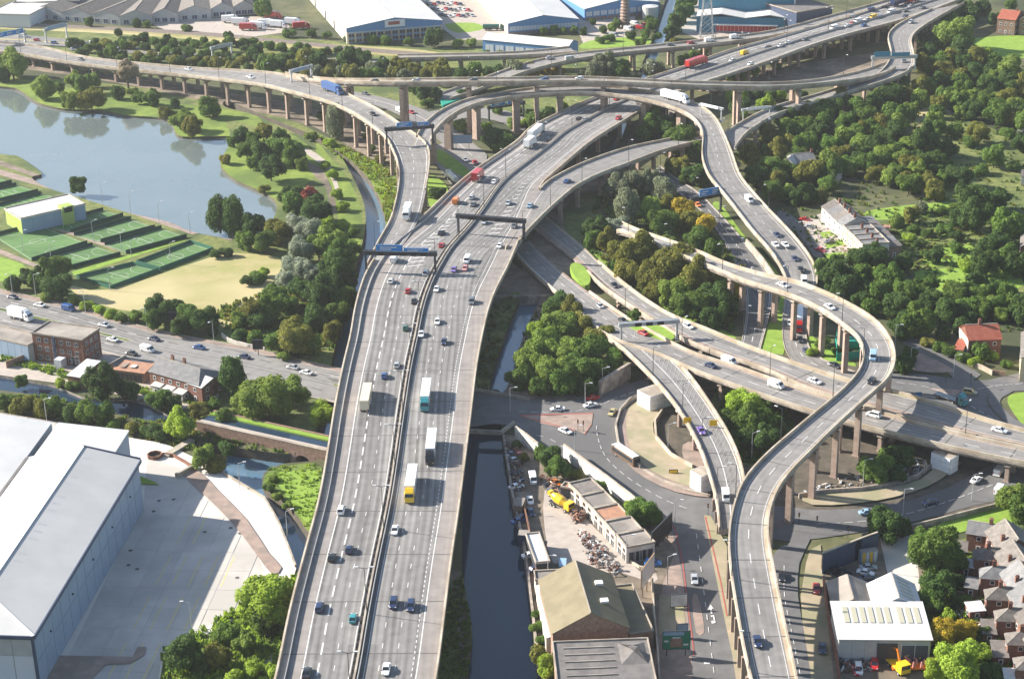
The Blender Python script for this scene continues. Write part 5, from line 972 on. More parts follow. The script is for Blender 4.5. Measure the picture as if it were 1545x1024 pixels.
# service yard: concrete bays laid along the warehouse, painted lorry bays
yard = patch('service_yard', 'yard_pale', [(60, 1060), (215, 755), (222, 690), (256, 700), (300, 720), (345, 775), (385, 830), (405, 868), (370, 915), (300, 958), (245, 985), (235, 1060)], 1, z=nextz())
wm = wh.matrix_basis; ring_y = [at(x, y, 0) for x, y in [(60, 1060), (212, 762), (226, 715), (262, 724), (318, 765), (352, 805), (380, 845), (398, 868), (366, 912), (300, 950), (246, 978), (236, 1060)]]
slab_me = {}
bx_, by_ = 9.2, 6.6; b = MB(); b.box(.04, bx_ - .04, -by_ + .04, -.04, 0, .06); so_ = b.build('concrete_slab', 'yard_concrete', None); smd = so_.data; bpy.data.objects.remove(so_)
jn = patch('slab_bed', 'yard_concrete', [(70, 1060), (217, 757), (222, 690), (256, 700), (300, 720), (345, 775), (385, 830), (402, 868), (368, 912), (300, 955), (245, 982), (235, 1060)], 1, z=nextz())
wmi = wm.to_3x3()
for i in range(-4, 16):
    for j in range(0, 13):
        q = wm @ Vector((i * bx_ - .5, -(j * by_ + 3.2), 0)); cc = wm @ Vector(((i + .5) * bx_, -((j + .5) * by_ + 3.2), 0))
        if not inside(cc.xy, [p.xy for p in ring_y]): continue
        o = bpy.data.objects.new('concrete_slab', smd); C.objects.link(o); o.parent = yard; o.location = q + Vector((0, 0, ZL[0] + .01)); o.rotation_euler = wh.rotation_euler
ln = MB()
for rowi in range(5):
    xr = 6 + rowi * 20.5
    for k in range(12):
        y0 = -(14 + k * 4.1)
        a = wm @ Vector((xr, y0, 0)); c = wm @ Vector((xr + 15, y0, 0)); s_ = (wm @ Vector((0, .09, 0))) - (wm @ Vector((0, 0, 0)))
        if not (inside(a.xy, [p.xy for p in ring_y]) and inside(c.xy, [p.xy for p in ring_y])): continue
        ln.face([p + Vector((0, 0, ZL[0] + .085)) for p in (a - s_, a + s_, c + s_, c - s_)])
o = ln.build('painted_line', 'paint_yellow', yard); upfix(o)
for x, y in [(240, 756), (232, 772), (197, 831), (194, 853), (207, 859), (358, 872), (309, 803), (348, 797), (262, 754), (362, 805)]:
    b = MB(); b.cyl((0, 0, 0), (0, 0, .03), .55, n=10); o = b.build('drain_cover', 'joint_dark', yard); p = at(x, y, .1); o.location = (p.x, p.y, ZL[0] + .08)
patch('yard_strip', 'paving_pink', [(60, 1024), (90, 991), (200, 993), (208, 978), (221, 978), (218, 990), (196, 1003), (160, 1004), (145, 1020), (120, 1060), (50, 1060)], 1, z=.55)
patch('block_paving', 'paving_pink', [(276, 716), (300, 712), (330, 742), (372, 785), (405, 835), (425, 858), (410, 868), (385, 835), (350, 790), (310, 750)], 2, z=.50)
patch('planting_strip', 'grass_bright', [(207, 718), (236, 730), (240, 733), (208, 732)], 1, z=.52)

for j in range(3):
    for i in range(16):
        if (i * 7 + j * 5) % 4 == 0: continue
        x = hipd + 14 + (Lw - hipd - 16) * i / 16; f0 = .2 + .27 * j; b = MB(); zf = lambda f: ZE + (ZR - ZE) * f + .03
        b.face([P_(x, half * f0, zf(f0)), P_(x + .8, half * f0, zf(f0)), P_(x + .8, half * (f0 + .14), zf(f0 + .14)), P_(x, half * (f0 + .14), zf(f0 + .14))]); o = b.build('rooflight', 'clad_grey', rf); upfix(o)
# ---- far industry
def shed(name, label, a, b_, c, h, rh, wallm, roofm, kind, n=0, rows=1, face='S', wm_=None, gable=True):
    s = Bld(name, label, 'warehouse' if 'warehouse' in name else 'building', a, b_, c, h); s.walls(wallm, gable=kind if kind in 'xy' else None, ridge_h=rh); s.roof(roofm, kind, rh); return s
# white warehouse with blue gable (gable faces the camera)
def gabled(name, label, cat, pl, pr, zeave, rh, depth, wallm, roofm, sidem=None, ang=None):
    "hall whose gable wall runs between two eave corners seen in the photo, going back DEPTH metres"
    A, B = at(*pl, zeave), at(*pr, zeave); u = (B - A); L = u.length; r = empty(name, (A.x, A.y, 0)); tag(r, label, cat); r.rotation_euler = (0, 0, math.atan2(u.y, u.x))
    s = Bld.__new__(Bld); s.root = r; s.L = L; s.W = depth; s.h = zeave; s.wm = {}
    return s
s = gabled('warehouse', 'white-roofed warehouse with a blue gable and rows of windows by the railway', 'warehouse', (523, 43), (667, 31), 8.6, 4, 150, 'clad_blue', 'roof_white')
s.walls('clad_blue', gable='y', ridge_h=3.6); s.roof('roof_white', 'y', 3.6)
for r, (z0, z1) in enumerate(((.5, 2.6), (3.3, 5.4))):
    s.row('S', 13, z0, z1, w=3.2, m0=.5, m1=.5, m='window', frame='clad_pale')
for i in range(14): x = .5 + (s.L - 1) * i / 13; s.piece('S', x - .35, x + .35, 0, 6.4, name='pilaster', m='render_cream', frame=None, proud=.5)
s.piece('S', .2, s.L - .2, 5.7, 6.2, name='band', m='clad_pale', frame=None, proud=.3)
for i in range(22): y = s.W * (i + .5) / 22; s.piece('W', s.W * i / 22 + .1, s.W * (i + 1) / 22 - .1, .2, 8.2, name='wall_panel', m='render_white', frame=None, proud=.25)
for y in (34, 92, 60): s.piece('W', y, y + 3, 0, 5, name='door', m='door_dark', frame=None, proud=.4)
bb = MB(); bb.box(s.L * .5 - 5.5, s.L * .5 + 5.5, -.7, -.5, 7.4, 11.2); sg = bb.build('sign', 'frame_white', s.root)
bb = MB(); bb.box(s.L * .5 - 3.6, s.L * .5 + 2.6, -.78, -.72, 8.6, 10.4); bb.build('lettering', 'paint_red', sg)
s = gabled('warehouse', 'second white-roofed warehouse whose low blue gable sits above the teal shed', 'warehouse', (767, 36), (873, 29), 6.4, 4, 170, 'clad_blue', 'roof_white')
s.walls('clad_blue', gable='y', ridge_h=3.4); s.roof('roof_white', 'y', 3.4); s.row('S', 10, 2.2, 4.8, w=3.8, m0=.5, m1=.5, m='clad_pale', frame='clad_blue'); s.row('S', 10, 0, 1.8, w=4.2, m0=.5, m1=.5, name='dock_door', m='brick_brown', frame='clad_blue')
for i in range(20): s.piece('W', s.W * i / 20 + .1, s.W * (i + 1) / 20 - .1, .2, 6.0, name='wall_panel', m='render_white', frame=None, proud=.25)
s = gabled('warehouse', 'third blue-gabled warehouse behind the ringed stack and the white tank', 'warehouse', (882, 14), (995, 3), 6.8, 4, 150, 'clad_blue', 'roof_white')
s.walls('clad_blue', gable='y', ridge_h=3.4); s.roof('roof_white', 'y', 3.4); s.row('S', 10, 2.4, 5.2, w=3.8, m0=.5, m1=.5, m='clad_pale', frame='clad_blue'); s.row('S', 10, 0, 2.0, w=4.2, m0=.5, m1=.5, name='dock_door', m='brick_brown', frame='clad_blue')
s = Bld('shed', 'long low shed with white roof and bright blue front by the far slip road', 'building', (728, 60), (856, 72), (745, 51), 7); s.walls('clad_blue', gable='x', ridge_h=2.2); s.roof('roof_white', 'x', 2.2); s.row('S' if not s.flipn else 'N', 8, .4, 5, w=5, m='clad_pale', frame='clad_blue'); s.row('N' if not s.flipn else 'S', 8, .4, 5, w=5, m='clad_pale', frame='clad_blue')
# teal store
s = gabled('store', 'large teal-blue hall with a white roof band and eight red loading doors', 'warehouse', (1051, 25), (1198, 28), 8.5, 0, 60, 'clad_teal', 'roof_white')
s.walls('clad_teal'); bz = MB(); L = s.L
prof = [(0, 8.5), (L * .25, 10.1), (L * .5, 8.1), (L * .75, 9.9), (L, 7.9)]
for (xa, za), (xb, zb) in zip(prof, prof[1:]): bz.prism([(xa, -1, za), (xb, -1, zb), (xb, 12, zb + .4), (xa, 12, za + .4)], [(xa, -1, za + .4), (xb, -1, zb + .4), (xb, 12, zb + .8), (xa, 12, za + .8)], 0, True, True)
rf3 = bz.build('roof', 'roof_white', s.root); s.rf = rf3
bz = MB(); bz.box(0, L, 12.5, 40, 8, 26); s.add(bz, 'upper_wall', 'clad_teal'); bz = MB(); bz.box(L - .6, L + .2, 12, 40.5, 8, 26.5); s.add(bz, 'corner_post', 'clad_pale')
for i in range(8): x = L * (.2 + .078 * i); s.piece('S', x, x + 4.2, .6, 3.9, name='loading_door', m='door_red', frame='frame_white', proud=.15)
s.piece('S', L * .17, L * .84, 4.4, 4.8, name='canopy', m='frame_white', frame=None, proud=2.2)
s = gabled('store', 'navy blue hall standing right of the teal hall', 'warehouse', (1202, 20), (1256, 11), 13, 0, 50, 'clad_navy', 'roof_dark'); s.walls('clad_navy'); s.roof('roof_dark', 'flat', t=.3); s.panels('S', 8, 2, 'clad_navy')
# white tank, ringed stack, pylon
b = MB(); b.cyl((0, 0, 0), (0, 0, 6.5), 4.5, 4.5, 20); b.cyl((0, 0, 6.5), (0, 0, 7), 4.5, 1, 20); r = empty('storage_tank', at(981, 27, 0)); tag(r, 'squat pale cylindrical storage tank beside the third blue-gabled warehouse', 'tank'); b.build('shell', 'roof_grey', r)
b = MB(); b.bar((-4.7, 0, 0), (-4.7, 0, 7), .4, .4); b.build('ladder', 'steel_dark', r)
r = empty('stack_tower', at(943, 41, 0)); tag(r, 'tall pinkish ringed tower standing before the third warehouse', 'tower'); b = MB(); b.cyl((0, 0, 0), (0, 0, 20), 2.0, 1.6, 12); b.build('shaft', 'brick_brown', r)
for i in range(11): b = MB(); b.cyl((0, 0, 1.5 + i * 1.7), (0, 0, 2.2 + i * 1.7), 3.2 - i * .1, 2.8 - i * .1, 12); b.build('ring', 'paving_pink', r)
def pylon(x, y, h, w, label):
    r = empty('pylon', at(x, y, 0)); tag(r, label, 'pylon'); 
    for sx, sy in ((-1, -1), (1, -1), (1, 1), (-1, 1)):
        b = MB(); b.bar((sx * w, sy * w, 0), (sx * .6, sy * .6, h), .35, .35); b.build('leg', 'steel_pale', r)
    b = MB(); n = 8
    for i in range(n):
        z0, z1 = h * i / n, h * (i + 1) / n; w0, w1 = w + (.6 - w) * i / n, w + (.6 - w) * (i + 1) / n
        for (ax, ay), (bx, by) in (((-1, -1), (1, -1)), ((1, -1), (1, 1)), ((1, 1), (-1, 1)), ((-1, 1), (-1, -1))):
            b.bar((ax * w0, ay * w0, z0), (bx * w1, by * w1, z1), .18, .18); b.bar((bx * w0, by * w0, z0), (ax * w1, ay * w1, z1), .18, .18)
    b.build('bracing', 'steel_pale', r)
    for z, l in ((h * .97, 5), (h * .86, 7), (h * .75, 6)): b = MB(); b.bar((-l, 0, z), (l, 0, z), .4, .4); b.build('cross_arm', 'steel_pale', r)
pylon(1066, 58, 40, 3.5, 'grey lattice electricity pylon in front of the teal hall')
# grey gabled roofs, top left
for i, (x, y) in enumerate([(44, 15), (92, 19), (137, 22), (180, 25), (228, 22), (268, 19), (318, 14), (352, 11)]):
    nx_ = [(92, 19), (137, 22), (180, 25), (228, 24), (268, 21), (318, 16), (352, 12), (384, 9)][i]
    s = gabled('factory_unit', '%s of the grey gabled factory bays in a row at the top left' % ['leftmost', 'second from left', 'third from left', 'fourth from left', 'fourth from right', 'third from right', 'second from right', 'rightmost'][i], 'factory', (x, y), nx_, 5, 3, 120, 'clad_grey', 'tile_brown')
    s.walls('clad_grey', gable='y', ridge_h=3.2); s.roof('tile_brown', 'y', 3.2, o=.2); s.row('S', 3, .5, 3.0, w=3, m='clad_navy', frame='clad_pale')
for i, (x, y, w) in enumerate([(0, 22, 44), (20, 6, 100)]):
    s = gabled('factory_shed', ['low pale shed at the left end of the grey factory row', 'long dark-walled shed behind the grey factory row'][i], 'factory', (x - 20 * (1 - i), y), (x + w, y + (2 if i == 0 else -4)), 7, 1, 30, 'clad_pale', 'roof_grey'); s.walls(['clad_pale', 'clad_navy'][i]); s.roof('roof_grey', 'flat', t=.3, o=.2); s.panels('S', 8, 1, ['clad_pale', 'clad_navy'][i])

# ---- five-a-side pitches
def pitch(label, pts, m='pitch', nets=(1, 1, 1, 1), nm='netting_dark', h=1.5, path=False):
    P = [at(x, y, 0) for x, y in pts]; c = sum(P, Vector()) / 4; r = empty('football_pitch', (c.x, c.y, 0)); tag(r, label, 'pitch', 'five-a-side pitches'); inv = Matrix.Translation(-r.location); z = .12
    def ch(b, n, mm): o = b.build(n, mm, r); o.matrix_parent_inverse = inv; return o
    b = MB(); b.prism([p + Vector((0, 0, .05)) for p in P], [p + Vector((0, 0, z)) for p in P]); ch(b, 'turf', m)
    Lm = MB(); e = [P[i].lerp(c, .05) + Vector((0, 0, z + .02)) for i in range(4)]
    for i in range(4): Lm.bar(e[i], e[(i + 1) % 4], .09, .02)
    Lm.bar((e[0] + e[1]) / 2, (e[2] + e[3]) / 2, .14, .02) if (e[0] - e[1]).length > (e[1] - e[2]).length else Lm.bar((e[1] + e[2]) / 2, (e[3] + e[0]) / 2, .14, .02)
    cc = c + Vector((0, 0, z + .02)); pr = None
    for k in range(17):
        q = cc + Vector((math.cos(k * math.pi / 8) * 3, math.sin(k * math.pi / 8) * 3, 0)); 
        if pr is not None: Lm.bar(pr, q, .09, .02)
        pr = q
    for a_, b_ in ((0, 1), (2, 3)) if (P[0] - P[1]).length < (P[1] - P[2]).length else ((1, 2), (3, 0)):
        mid = (e[a_] + e[b_]) / 2; pr = None; d0 = (c - mid).normalized()
        for k in range(-6, 7):
            an = k * math.pi / 12; q = mid + Vector((d0.x * math.cos(an) - d0.y * math.sin(an), d0.x * math.sin(an) + d0.y * math.cos(an), 0)) * 5
            if pr is not None: Lm.bar(pr, q, .09, .02)
            pr = q
    ch(Lm, 'pitch_marking', 'paint_white')
    for i in range(4):
        if nets[i]:
            a, d = P[i], P[(i + 1) % 4]; b = MB(); hh = nets[i] if nets[i] is not True and nets[i] > 1 else h
            b.bar(a + Vector((0, 0, hh / 2)), d + Vector((0, 0, hh / 2)), .10, hh); ch(b, 'boundary_fence', nm)
PS = [('pitch in the corner of the complex nearest the lake and the white building', [(67, 342), (156, 318), (186, 326), (106, 351)]),
      ('pitch between the two lakeside pitches', [(112, 356), (198, 331), (234, 344), (152, 366)]),
      ('lakeside pitch nearest the caged green pitches', [(158, 370), (244, 345), (282, 358), (190, 383)]),
      ('large pitch beside the white building at the left', [(-10, 357), (58, 340), (132, 368), (48, 394)]),
      ('short pitch nearest the round dark trees', [(62, 392), (140, 371), (182, 385), (104, 406)])]
for lb, p in PS: pitch(lb, p, 'pitch', (1, 0, 1, 0))
pitch('narrow caged pitch with green fencing bordering the dry field, right half', [(206, 398), (288, 367), (322, 378), (242, 408)], 'pitch', (1, 1, 1, 1), 'netting_green', 1.4)
pitch('narrow caged pitch with green fencing bordering the dry field, left half', [(116, 420), (200, 400), (240, 409), (167, 436)], 'pitch', (1, 1, 1, 1), 'netting_green', 1.4)
pitch('farthest pitch cut by the left edge of the photo', [(-30, 292), (25, 280), (58, 290), (0, 304)], 'pitch_bright', (1, 0, 1, 0)); pitch('pitch just behind the white building', [(-5, 312), (62, 293), (80, 297), (10, 318)], 'pitch_bright', (1, 0, 0, 0)); pitch('pitch above the farthest pitch at the lake path', [(-40, 280), (0, 270), (18, 276), (-30, 288)], 'pitch_bright', (0, 0, 1, 0))
patch('path', 'paving_pink', [(58, 338), (190, 383), (196, 380), (66, 335)], 1, z=.08); patch('path', 'paving_pink', [(130, 300), (290, 354), (300, 352), (145, 296)], 1, z=.08); patch('path', 'paving_pink', [(-20, 376), (60, 406), (66, 403), (-12, 371)], 1, z=.08); patch('path', 'paving_pink', [(-10, 262), (130, 300), (140, 296), (0, 256)], 1, z=.08)
patch('verge', 'grass_bright', [(108, 410), (190, 386), (270, 364), (285, 362), (200, 388), (112, 416)], 1, z=.07)
patch('lakeside_path', 'earth', [(0, 250), (60, 270), (150, 306), (280, 346), (350, 364), (350, 358), (285, 342), (150, 300), (60, 264), (0, 242)], 1, z=.075)
s = Bld('pavilion', 'white flat-roofed sports pavilion with lime green corner among the pitches', 'building', (32, 331), (128, 309), (4, 317), 6); s.walls('clad_slate'); s.roof('roof_white', 'flat', t=.3, o=.3)
for sd_ in 'SNEW': s.panels(sd_, 6 if sd_ in 'SN' else 3, 1, 'clad_lime' if sd_ in 'WE' else 'clad_slate', .1, 5.6)
lb = MB(); T_ = s.L; lb.box(T_ * .62, T_ * .8, -1.2, 3, 0, 7.4); s.add(lb, 'entrance_block', 'clad_lime'); lb = MB(); lb.box(T_ * .65, T_ * .78, -1.26, -1.2, 5, 7); s.add(lb, 'entrance_sign', 'sign_black')
# ---------------------------------------------------------------- nearer buildings
def shift(p, du, dv, z): return p
def house(label, a, b_, c, h, rh, kind, wall, roof, chim=(), wins=True, hip=(0, 0), cat='house', name='house', group=None, z0=0, stor=2):
    s = Bld(name, label, cat, a, b_, c, h, z0, group); s.walls(wall, gable=(kind if kind in 'xy' and not any(hip) else None), ridge_h=rh); s.roof(roof, kind, rh, hip=hip, o=.3)
    if wins:
        for sd in 'SWEN':
            T = s.L if sd in 'SN' else s.W; n = max(1, int(T / 3.2))
            for st in range(stor):
                z = .9 + st * (h - .2) / stor
                if z + 1.2 < h: s.row(sd, n, z, z + 1.25, w=1.15, m0=.5, m1=.5)
        s.piece('S', s.L * .5 - .45, s.L * .5 + .45, 0, 2.0, name='door', m='door_dark', frame='frame_white')
    for x, y, z in chim: s.chimney(x * s.L, y * s.W, z)
    return s
# car-yard row by the canal, left
s = Bld('brick_works', 'three-storey brown brick works with flat roof beside the avenue', 'building', (47.8, 503), (123.5, 514), (86, 487.5), 9.5); s.walls('brick_red'); s.roof('roof_felt', 'flat', o=.2)
for z in (1, 4, 7): s.row('S', 6, z, z + 1.5, w=1.5, m0=1, m1=1, frame='clad_grey'); s.row('E', 3, z, z + 1.5, w=1.5, frame='clad_grey')
s.piece('S', s.L * .74, s.L * .9, 0, 3.6, name='loading_door', m='door_dark', frame='clad_grey'); bb = MB(); bb.box(s.L * .5, s.L * .64, -3, 0, 0, 3); o = s.add(bb, 'porch', 'clad_pale'); bb = MB(); bb.box(s.L * .42, s.L * .46, -.5, 0, 0, 9.4); s.add(bb, 'stair_bay', 'clad_navy')
s = Bld('workshop', 'low grey-clad workshop left of the brick works', 'building', (-50, 500), (42, 522), (-44, 482), 6); s.walls('clad_grey'); s.roof('roof_felt', 'flat', o=.2); s.panels('S', 9, 1, 'clad_slate')
s = house('small shed with a bright white lean-to roof by the canal trees', (102, 566), (121, 569), (140, 547), 4, .8, 'lean', 'brick_red', 'roof_white', wins=False, cat='building', name='shed')
s = house('open shed with a rusty orange patched roof beside the tyre yard', (171, 557), (217, 563), (189, 546), 3.8, .5, 'lean', 'brick_brown', 'roof_rust', wins=False, cat='building', name='shed'); s.row('S', 3, 0, 3, w=3.4, m='door_dark', frame='timber', name='doorway')
bb = MB(); bb.box(s.L * .45, s.L * .62, s.W * .3, s.W * .6, 4.35, 4.5); s.add(bb, 'roof_patch', 'roof_white', s.rf); bb = MB(); bb.box(s.L * .15, s.L * .3, s.W * .2, s.W * .8, 4.3, 4.42); s.add(bb, 'roof_patch', 'paving_pink', s.rf)
s = house('dark ridge-roofed outbuilding between the two sheds', (160, 552), (178, 556), (175, 540), 3.5, 1.4, 'y', 'brick_brown', 'tile_brown', wins=False, cat='building', name='shed')
s = house('slate-roofed brick terrace with white rear yards beside the canal', (225, 560), (300, 581), (254, 539), 6, 2.4, 'x', 'brick_red', 'slate', [(.22, .55, 8.2), (.46, .55, 8.2)], hip=(0, 4))
s = house('brick rear wing of the canal-side terrace nearest the tall dark tree', (283, 578), (304, 585), (290, 567), 5.6, 1.4, 'lean', 'brick_red', 'roof_grey')
for i, (x, y) in enumerate([(228, 581), (246, 586), (262, 592)]):
    s = house(['leftmost', 'middle', 'rightmost'][i] + ' white single-storey kitchen behind the canal-side terrace', (x, y), (x + 13, y + 3), (x + 4, y - 8), 2.8, .5, 'lean', 'render_white', 'roof_grey', stor=1, name='outhouse', cat='outhouse')
# walls as things
def wall_px(name, label, pts, h, m, t=.3, z0=-.2, cat='wall', panels=None, pm='panel_white', cap=None, group=None, step=3.0):
    P = [at(x, y, 0) for x, y in pts]; r = empty(name, P[0]); tag(r, label, cat, group); inv = Matrix.Translation(-r.location)
    b = MB()
    for a, c in zip(P, P[1:]): b.bar(a + Z(h / 2 + z0 / 2), c + Z(h / 2 + z0 / 2), t, h - z0)
    o = b.build('backing' if panels else 'wall_body', m, r); o.matrix_parent_inverse = inv
    if cap: 
        b = MB()
        for a, c in zip(P, P[1:]): b.bar(a + Z(h + .1), c + Z(h + .1), t * 1.6, .18)
        o = b.build('coping', cap, r); o.matrix_parent_inverse = inv
    if panels:
        md = None; k = 0
        for a, c in zip(P, P[1:]):
            d = (c - a); L_ = d.length; d.normalize(); n = max(1, int(L_ / panels)); sd_ = Vector((d.y, -d.x, 0)); sd_ = sd_ if sd_.y < 0 else -sd_
            for i in range(n):
                if md is None: b = MB(); w = L_ / n; b.box(.08, w - .08, -.09, .09, .15, h - .15); q = b.build('panel', pm, r); md = q.data
                else: q = bpy.data.objects.new('panel', md); C.objects.link(q); q.parent = r
                q.matrix_parent_inverse = inv; q.location = a + d * (L_ * i / n) + sd_ * (t / 2 + .1); q.rotation_euler = (0, 0, math.atan2(d.y, d.x))
                if k % 5 == 3 and pm == 'panel_white': q.material_slots[0].link = 'OBJECT'; q.material_slots[0].material = MT['clad_grey']
                k += 1
    return r
wall_px('yard_wall', 'white boundary wall along the north edge of the service yard', [(-60, 618), (0, 634), (60, 644), (120, 656), (150, 664)], 2.6, 'concrete', panels=3.2, cap=None)
wall_px('brick_wall', 'grey brick wall closing the sandy yard beside the canal', [(10, 556), (52, 540), (54, 538)], 2.5, 'brick_brown')
wall_px('panel_wall', 'white panelled retaining wall between the roundabout road and the scrap yard', [(851, 690), (880, 712), (915, 738), (950, 765), (985, 795)], 4.2, 'concrete_weathered', panels=2.2, cap='parapet_tan')
wall_px('panel_wall', 'short white panelled wall at the canal end of the bridge road', [(778, 662), (795, 674), (812, 688)], 4.0, 'concrete_weathered', panels=2.2, cap='parapet_tan')
wall_px('bridge_parapet', 'grey concrete parapet on the near side of the canal bridge road', [(700, 652), (756, 655), (776, 640)], 1.2, 'concrete', .5)
wall_px('bridge_parapet', 'pale concrete parapet on the far side of the canal bridge road', [(715, 590), (770, 600), (800, 606)], 1.2, 'concrete', .5)
wall_px('roundabout_wall', 'pale curved wall round the inside of the roundabout carriageway', [(973, 594), (950, 606), (936, 622), (929, 645), (933, 672), (946, 692), (966, 708)], 1.4, 'concrete', .5)
wall_px('roundabout_wall', 'pale curved kerb wall continuing behind the brown bus', [(972, 712), (1000, 728), (1035, 742), (1068, 750)], 1.0, 'concrete', .5)
wall_px('planter_wall', 'tan wall along the dark pit side of the roundabout paving', [(1000, 622), (988, 640), (990, 664), (1012, 690), (1045, 708)], 1.6, 'parapet_tan', .5, z0=-1)
wall_px('retaining_wall', 'tan retaining wall curving along the paving below the flyover', [(1205, 752), (1240, 746), (1300, 742), (1350, 734), (1385, 722), (1405, 706)], 1.6, 'concrete_weathered', .5)
wall_px('retaining_wall', 'long low wall between the road and the bright grass at the right', [(1300, 812), (1370, 800), (1412, 790), (1466, 776), (1545, 756), (1620, 738)], 1.6, 'concrete_weathered', .5)
wall_px('fence_wall', 'tall dark panelled retaining wall above the parked cars', [(1239, 866), (1262, 857), (1300, 842), (1322, 834)], 6, 'concrete_weathered', panels=2.6, pm='clad_navy', cap='parapet_tan')
wall_px('garden_wall', 'cream wall at the bend of the side road by the hedge', [(1466, 552), (1482, 558), (1497, 566)], 1.6, 'parapet_tan', .4)
wall_px('timber_fence', 'dark timber fence beside the small lawn at the right edge', [(1497, 565), (1517, 568)], 1.8, 'timber', .15, panels=1.8, pm='timber')
wall_px('timber_fence', 'brown timber fence between the two gardens below the green trees', [(1430, 898), (1455, 902)], 1.8, 'timber', .12, panels=1.8, pm='timber')
wall_px('timber_fence', 'brown timber fence running beside the lowest back garden', [(1478, 985), (1500, 992)], 1.8, 'timber', .12, panels=1.8, pm='timber')
wall_px('abutment', 'dark concrete abutment wall behind the roundabout under the ramp', [(905, 598), (940, 576), (950, 570)], 5.2, 'concrete_weathered', 1.0)
wall_px('abutment', 'pale retaining wall under the descending viaduct by the dual carriageway', [(1126, 372), (1150, 400), (1172, 432)], 3.0, 'concrete', .6)
wall_px('boundary_wall', 'white wall with a rounded end pier beside the avenue trees', [(335, 508), (345, 516), (372, 524), (400, 530)], 1.4, 'render_white', .5)
wall_px('canal_wharf_wall', 'stone wharf wall along the right bank of the dark canal', [(760, 660), (772, 740), (792, 830), (803, 920), (812, 1000)], 1.0, 'concrete_weathered', .6, z0=-3)
wall_px('lane_wall', 'low cream wall curving along the works lane', [(905, 800), (925, 820), (945, 845), (965, 858), (985, 862)], .9, 'parapet_tan', .4)
wall_px('kerb_wall', 'tall brown yard wall between the access lane works and the street', [(984, 880), (986, 930), (992, 990), (995, 1040)], 3.0, 'parapet_tan', .4)
wall_px('station_wall', 'rusty brown wall beside the column shadows and the white shed', [(1242, 880), (1250, 940), (1262, 1000), (1266, 1030)], 2.4, 'brick_red', .4)
wall_px('bridge_parapet', 'dark concrete edge of the low bridge where the blue canal strip begins', [(748, 449), (800, 450), (846, 447)], 1.0, 'concrete_weathered', .6, z0=-2.4)
def raised_verge(pts, z, h=.5):
    P = [at(x, y, z) for x, y in catmull2(pts, 3)]; b = MB(); b.prism([p - Z(h) for p in P], P); o = b.build('verge', 'grass_bright', None); tag(o, kind='structure')
raised_verge([(860, 402), (870, 396), (884, 405), (891, 420), (886, 430), (874, 426)], 2.9, 2.5); raised_verge([(940, 483), (958, 484), (985, 488), (1006, 496), (1018, 508), (1004, 514), (975, 505), (955, 495)], 7.0, 1.5)
# white wrapped piers
def wrapped(label, x, y, w, d, h, rz):
    p = at(x, y, 0); r = empty('wrapped_pier', (p.x, p.y, 0), rz); tag(r, label, 'pier', 'bridge piers wrapped in white sheeting'); b = MB(); b.box(-w / 2, w / 2, -d / 2, d / 2, 0, h); b.build('core', 'concrete', r)
    md = None
    for s_, L_ in ((0, w), (1, d), (2, w), (3, d)):
        n = max(2, int(L_ / 2.2))
        for rr in range(3):
            for i in range(n):
                b = MB(); b.box(0, L_ / n - .06, -.16, -.02, h * rr / 3 + .05, h * (rr + 1) / 3 - .05); o = b.build('sheet', 'sheet_white', r); x_ = -L_ / 2 + L_ * i / n
                cx_, cy_ = [(x_, -d / 2), (w / 2, x_), (-x_, d / 2), (-w / 2, -x_)][s_]; o.location = (cx_, cy_, 0); o.rotation_euler = (0, 0, s_ * math.pi / 2)
wrapped('large white-wrapped pier under the hatched ramp at the roundabout', 987, 612, 6, 8, 5.3, -.95)
wrapped('tall white-wrapped pier beside the ramp near the flyover crossing', 1058, 738, 4.5, 4, 5.6, -.95)
wrapped('white-wrapped pier under the twin road above the right-hand street', 1424, 708, 6, 4, 5.0, -.8)
# terrace and villas on the slope
s = house('white villa with slate roof standing among the slope trees', (1198, 246), (1231, 243), (1196, 236), 6, 2.4, 'x', 'render_white', 'slate', [(.97, .5, 8)], name='villa')
s = house('white gabled front wing of the villa among the slope trees', (1179, 245), (1198, 248), (1180, 237), 6, 2.2, 'y', 'render_white', 'roof_grey', name='villa')
s = house('long low white outbuilding right of the villa among the slope trees', (1231, 259), (1267, 263), (1233, 254), 3, .4, 'lean', 'render_white', 'roof_white', stor=1, name='outbuilding', cat='building')
TL = ['farthest', 'second farthest', 'third farthest', 'fourth', 'fifth', 'third nearest', 'second nearest', 'nearest']
for i in range(8):
    x, y = 1241 + 7.6 * (i + 1), 311 + 7.4 * (i + 1)
    if i < 4: s = house('%s house of the stepped white terrace, under a pitched roof' % TL[i], (x, y), (x + 38, y - 4), (x - 7.2, y - 7.0), 6.2 - .1 * (i % 2), 2.3, 'y', 'render_white', 'tile_brown' if i % 2 == 0 else 'slate', [(.5, .15, 8.4)], group=None)
    else:
        s = Bld('house', '%s house of the stepped terrace, cream front and flat roof with parapets' % TL[i], 'house', (x, y), (x + 40, y - 3), (x - 7.2, y - 7.0), 6.2); s.walls('render_cream' if i < 7 else 'render_white'); s.roof('slate', 'flat', o=.15)
        for z in (1, 3.8): s.row('W', 2, z, z + 1.3, w=1.2, m0=.4, m1=.4); s.row('E', 2, z, z + 1.3, w=1.2, m0=.4, m1=.4)
        s.chimney(s.L * .55, .4, 6.5)
    if i > 1:
        x2, y2 = x + 46, y - 1; s2 = house('%s rear wing behind the stepped terrace' % TL[i], (x2 - 8, y2 + 3), (x2 + 12, y2 + 1), (x2 - 12, y2 - 2), 4.6, .6, 'lean', 'brick_brown', 'tile_brown' if i % 2 else 'slate', name='rear_wing', cat='rear wing', stor=1)
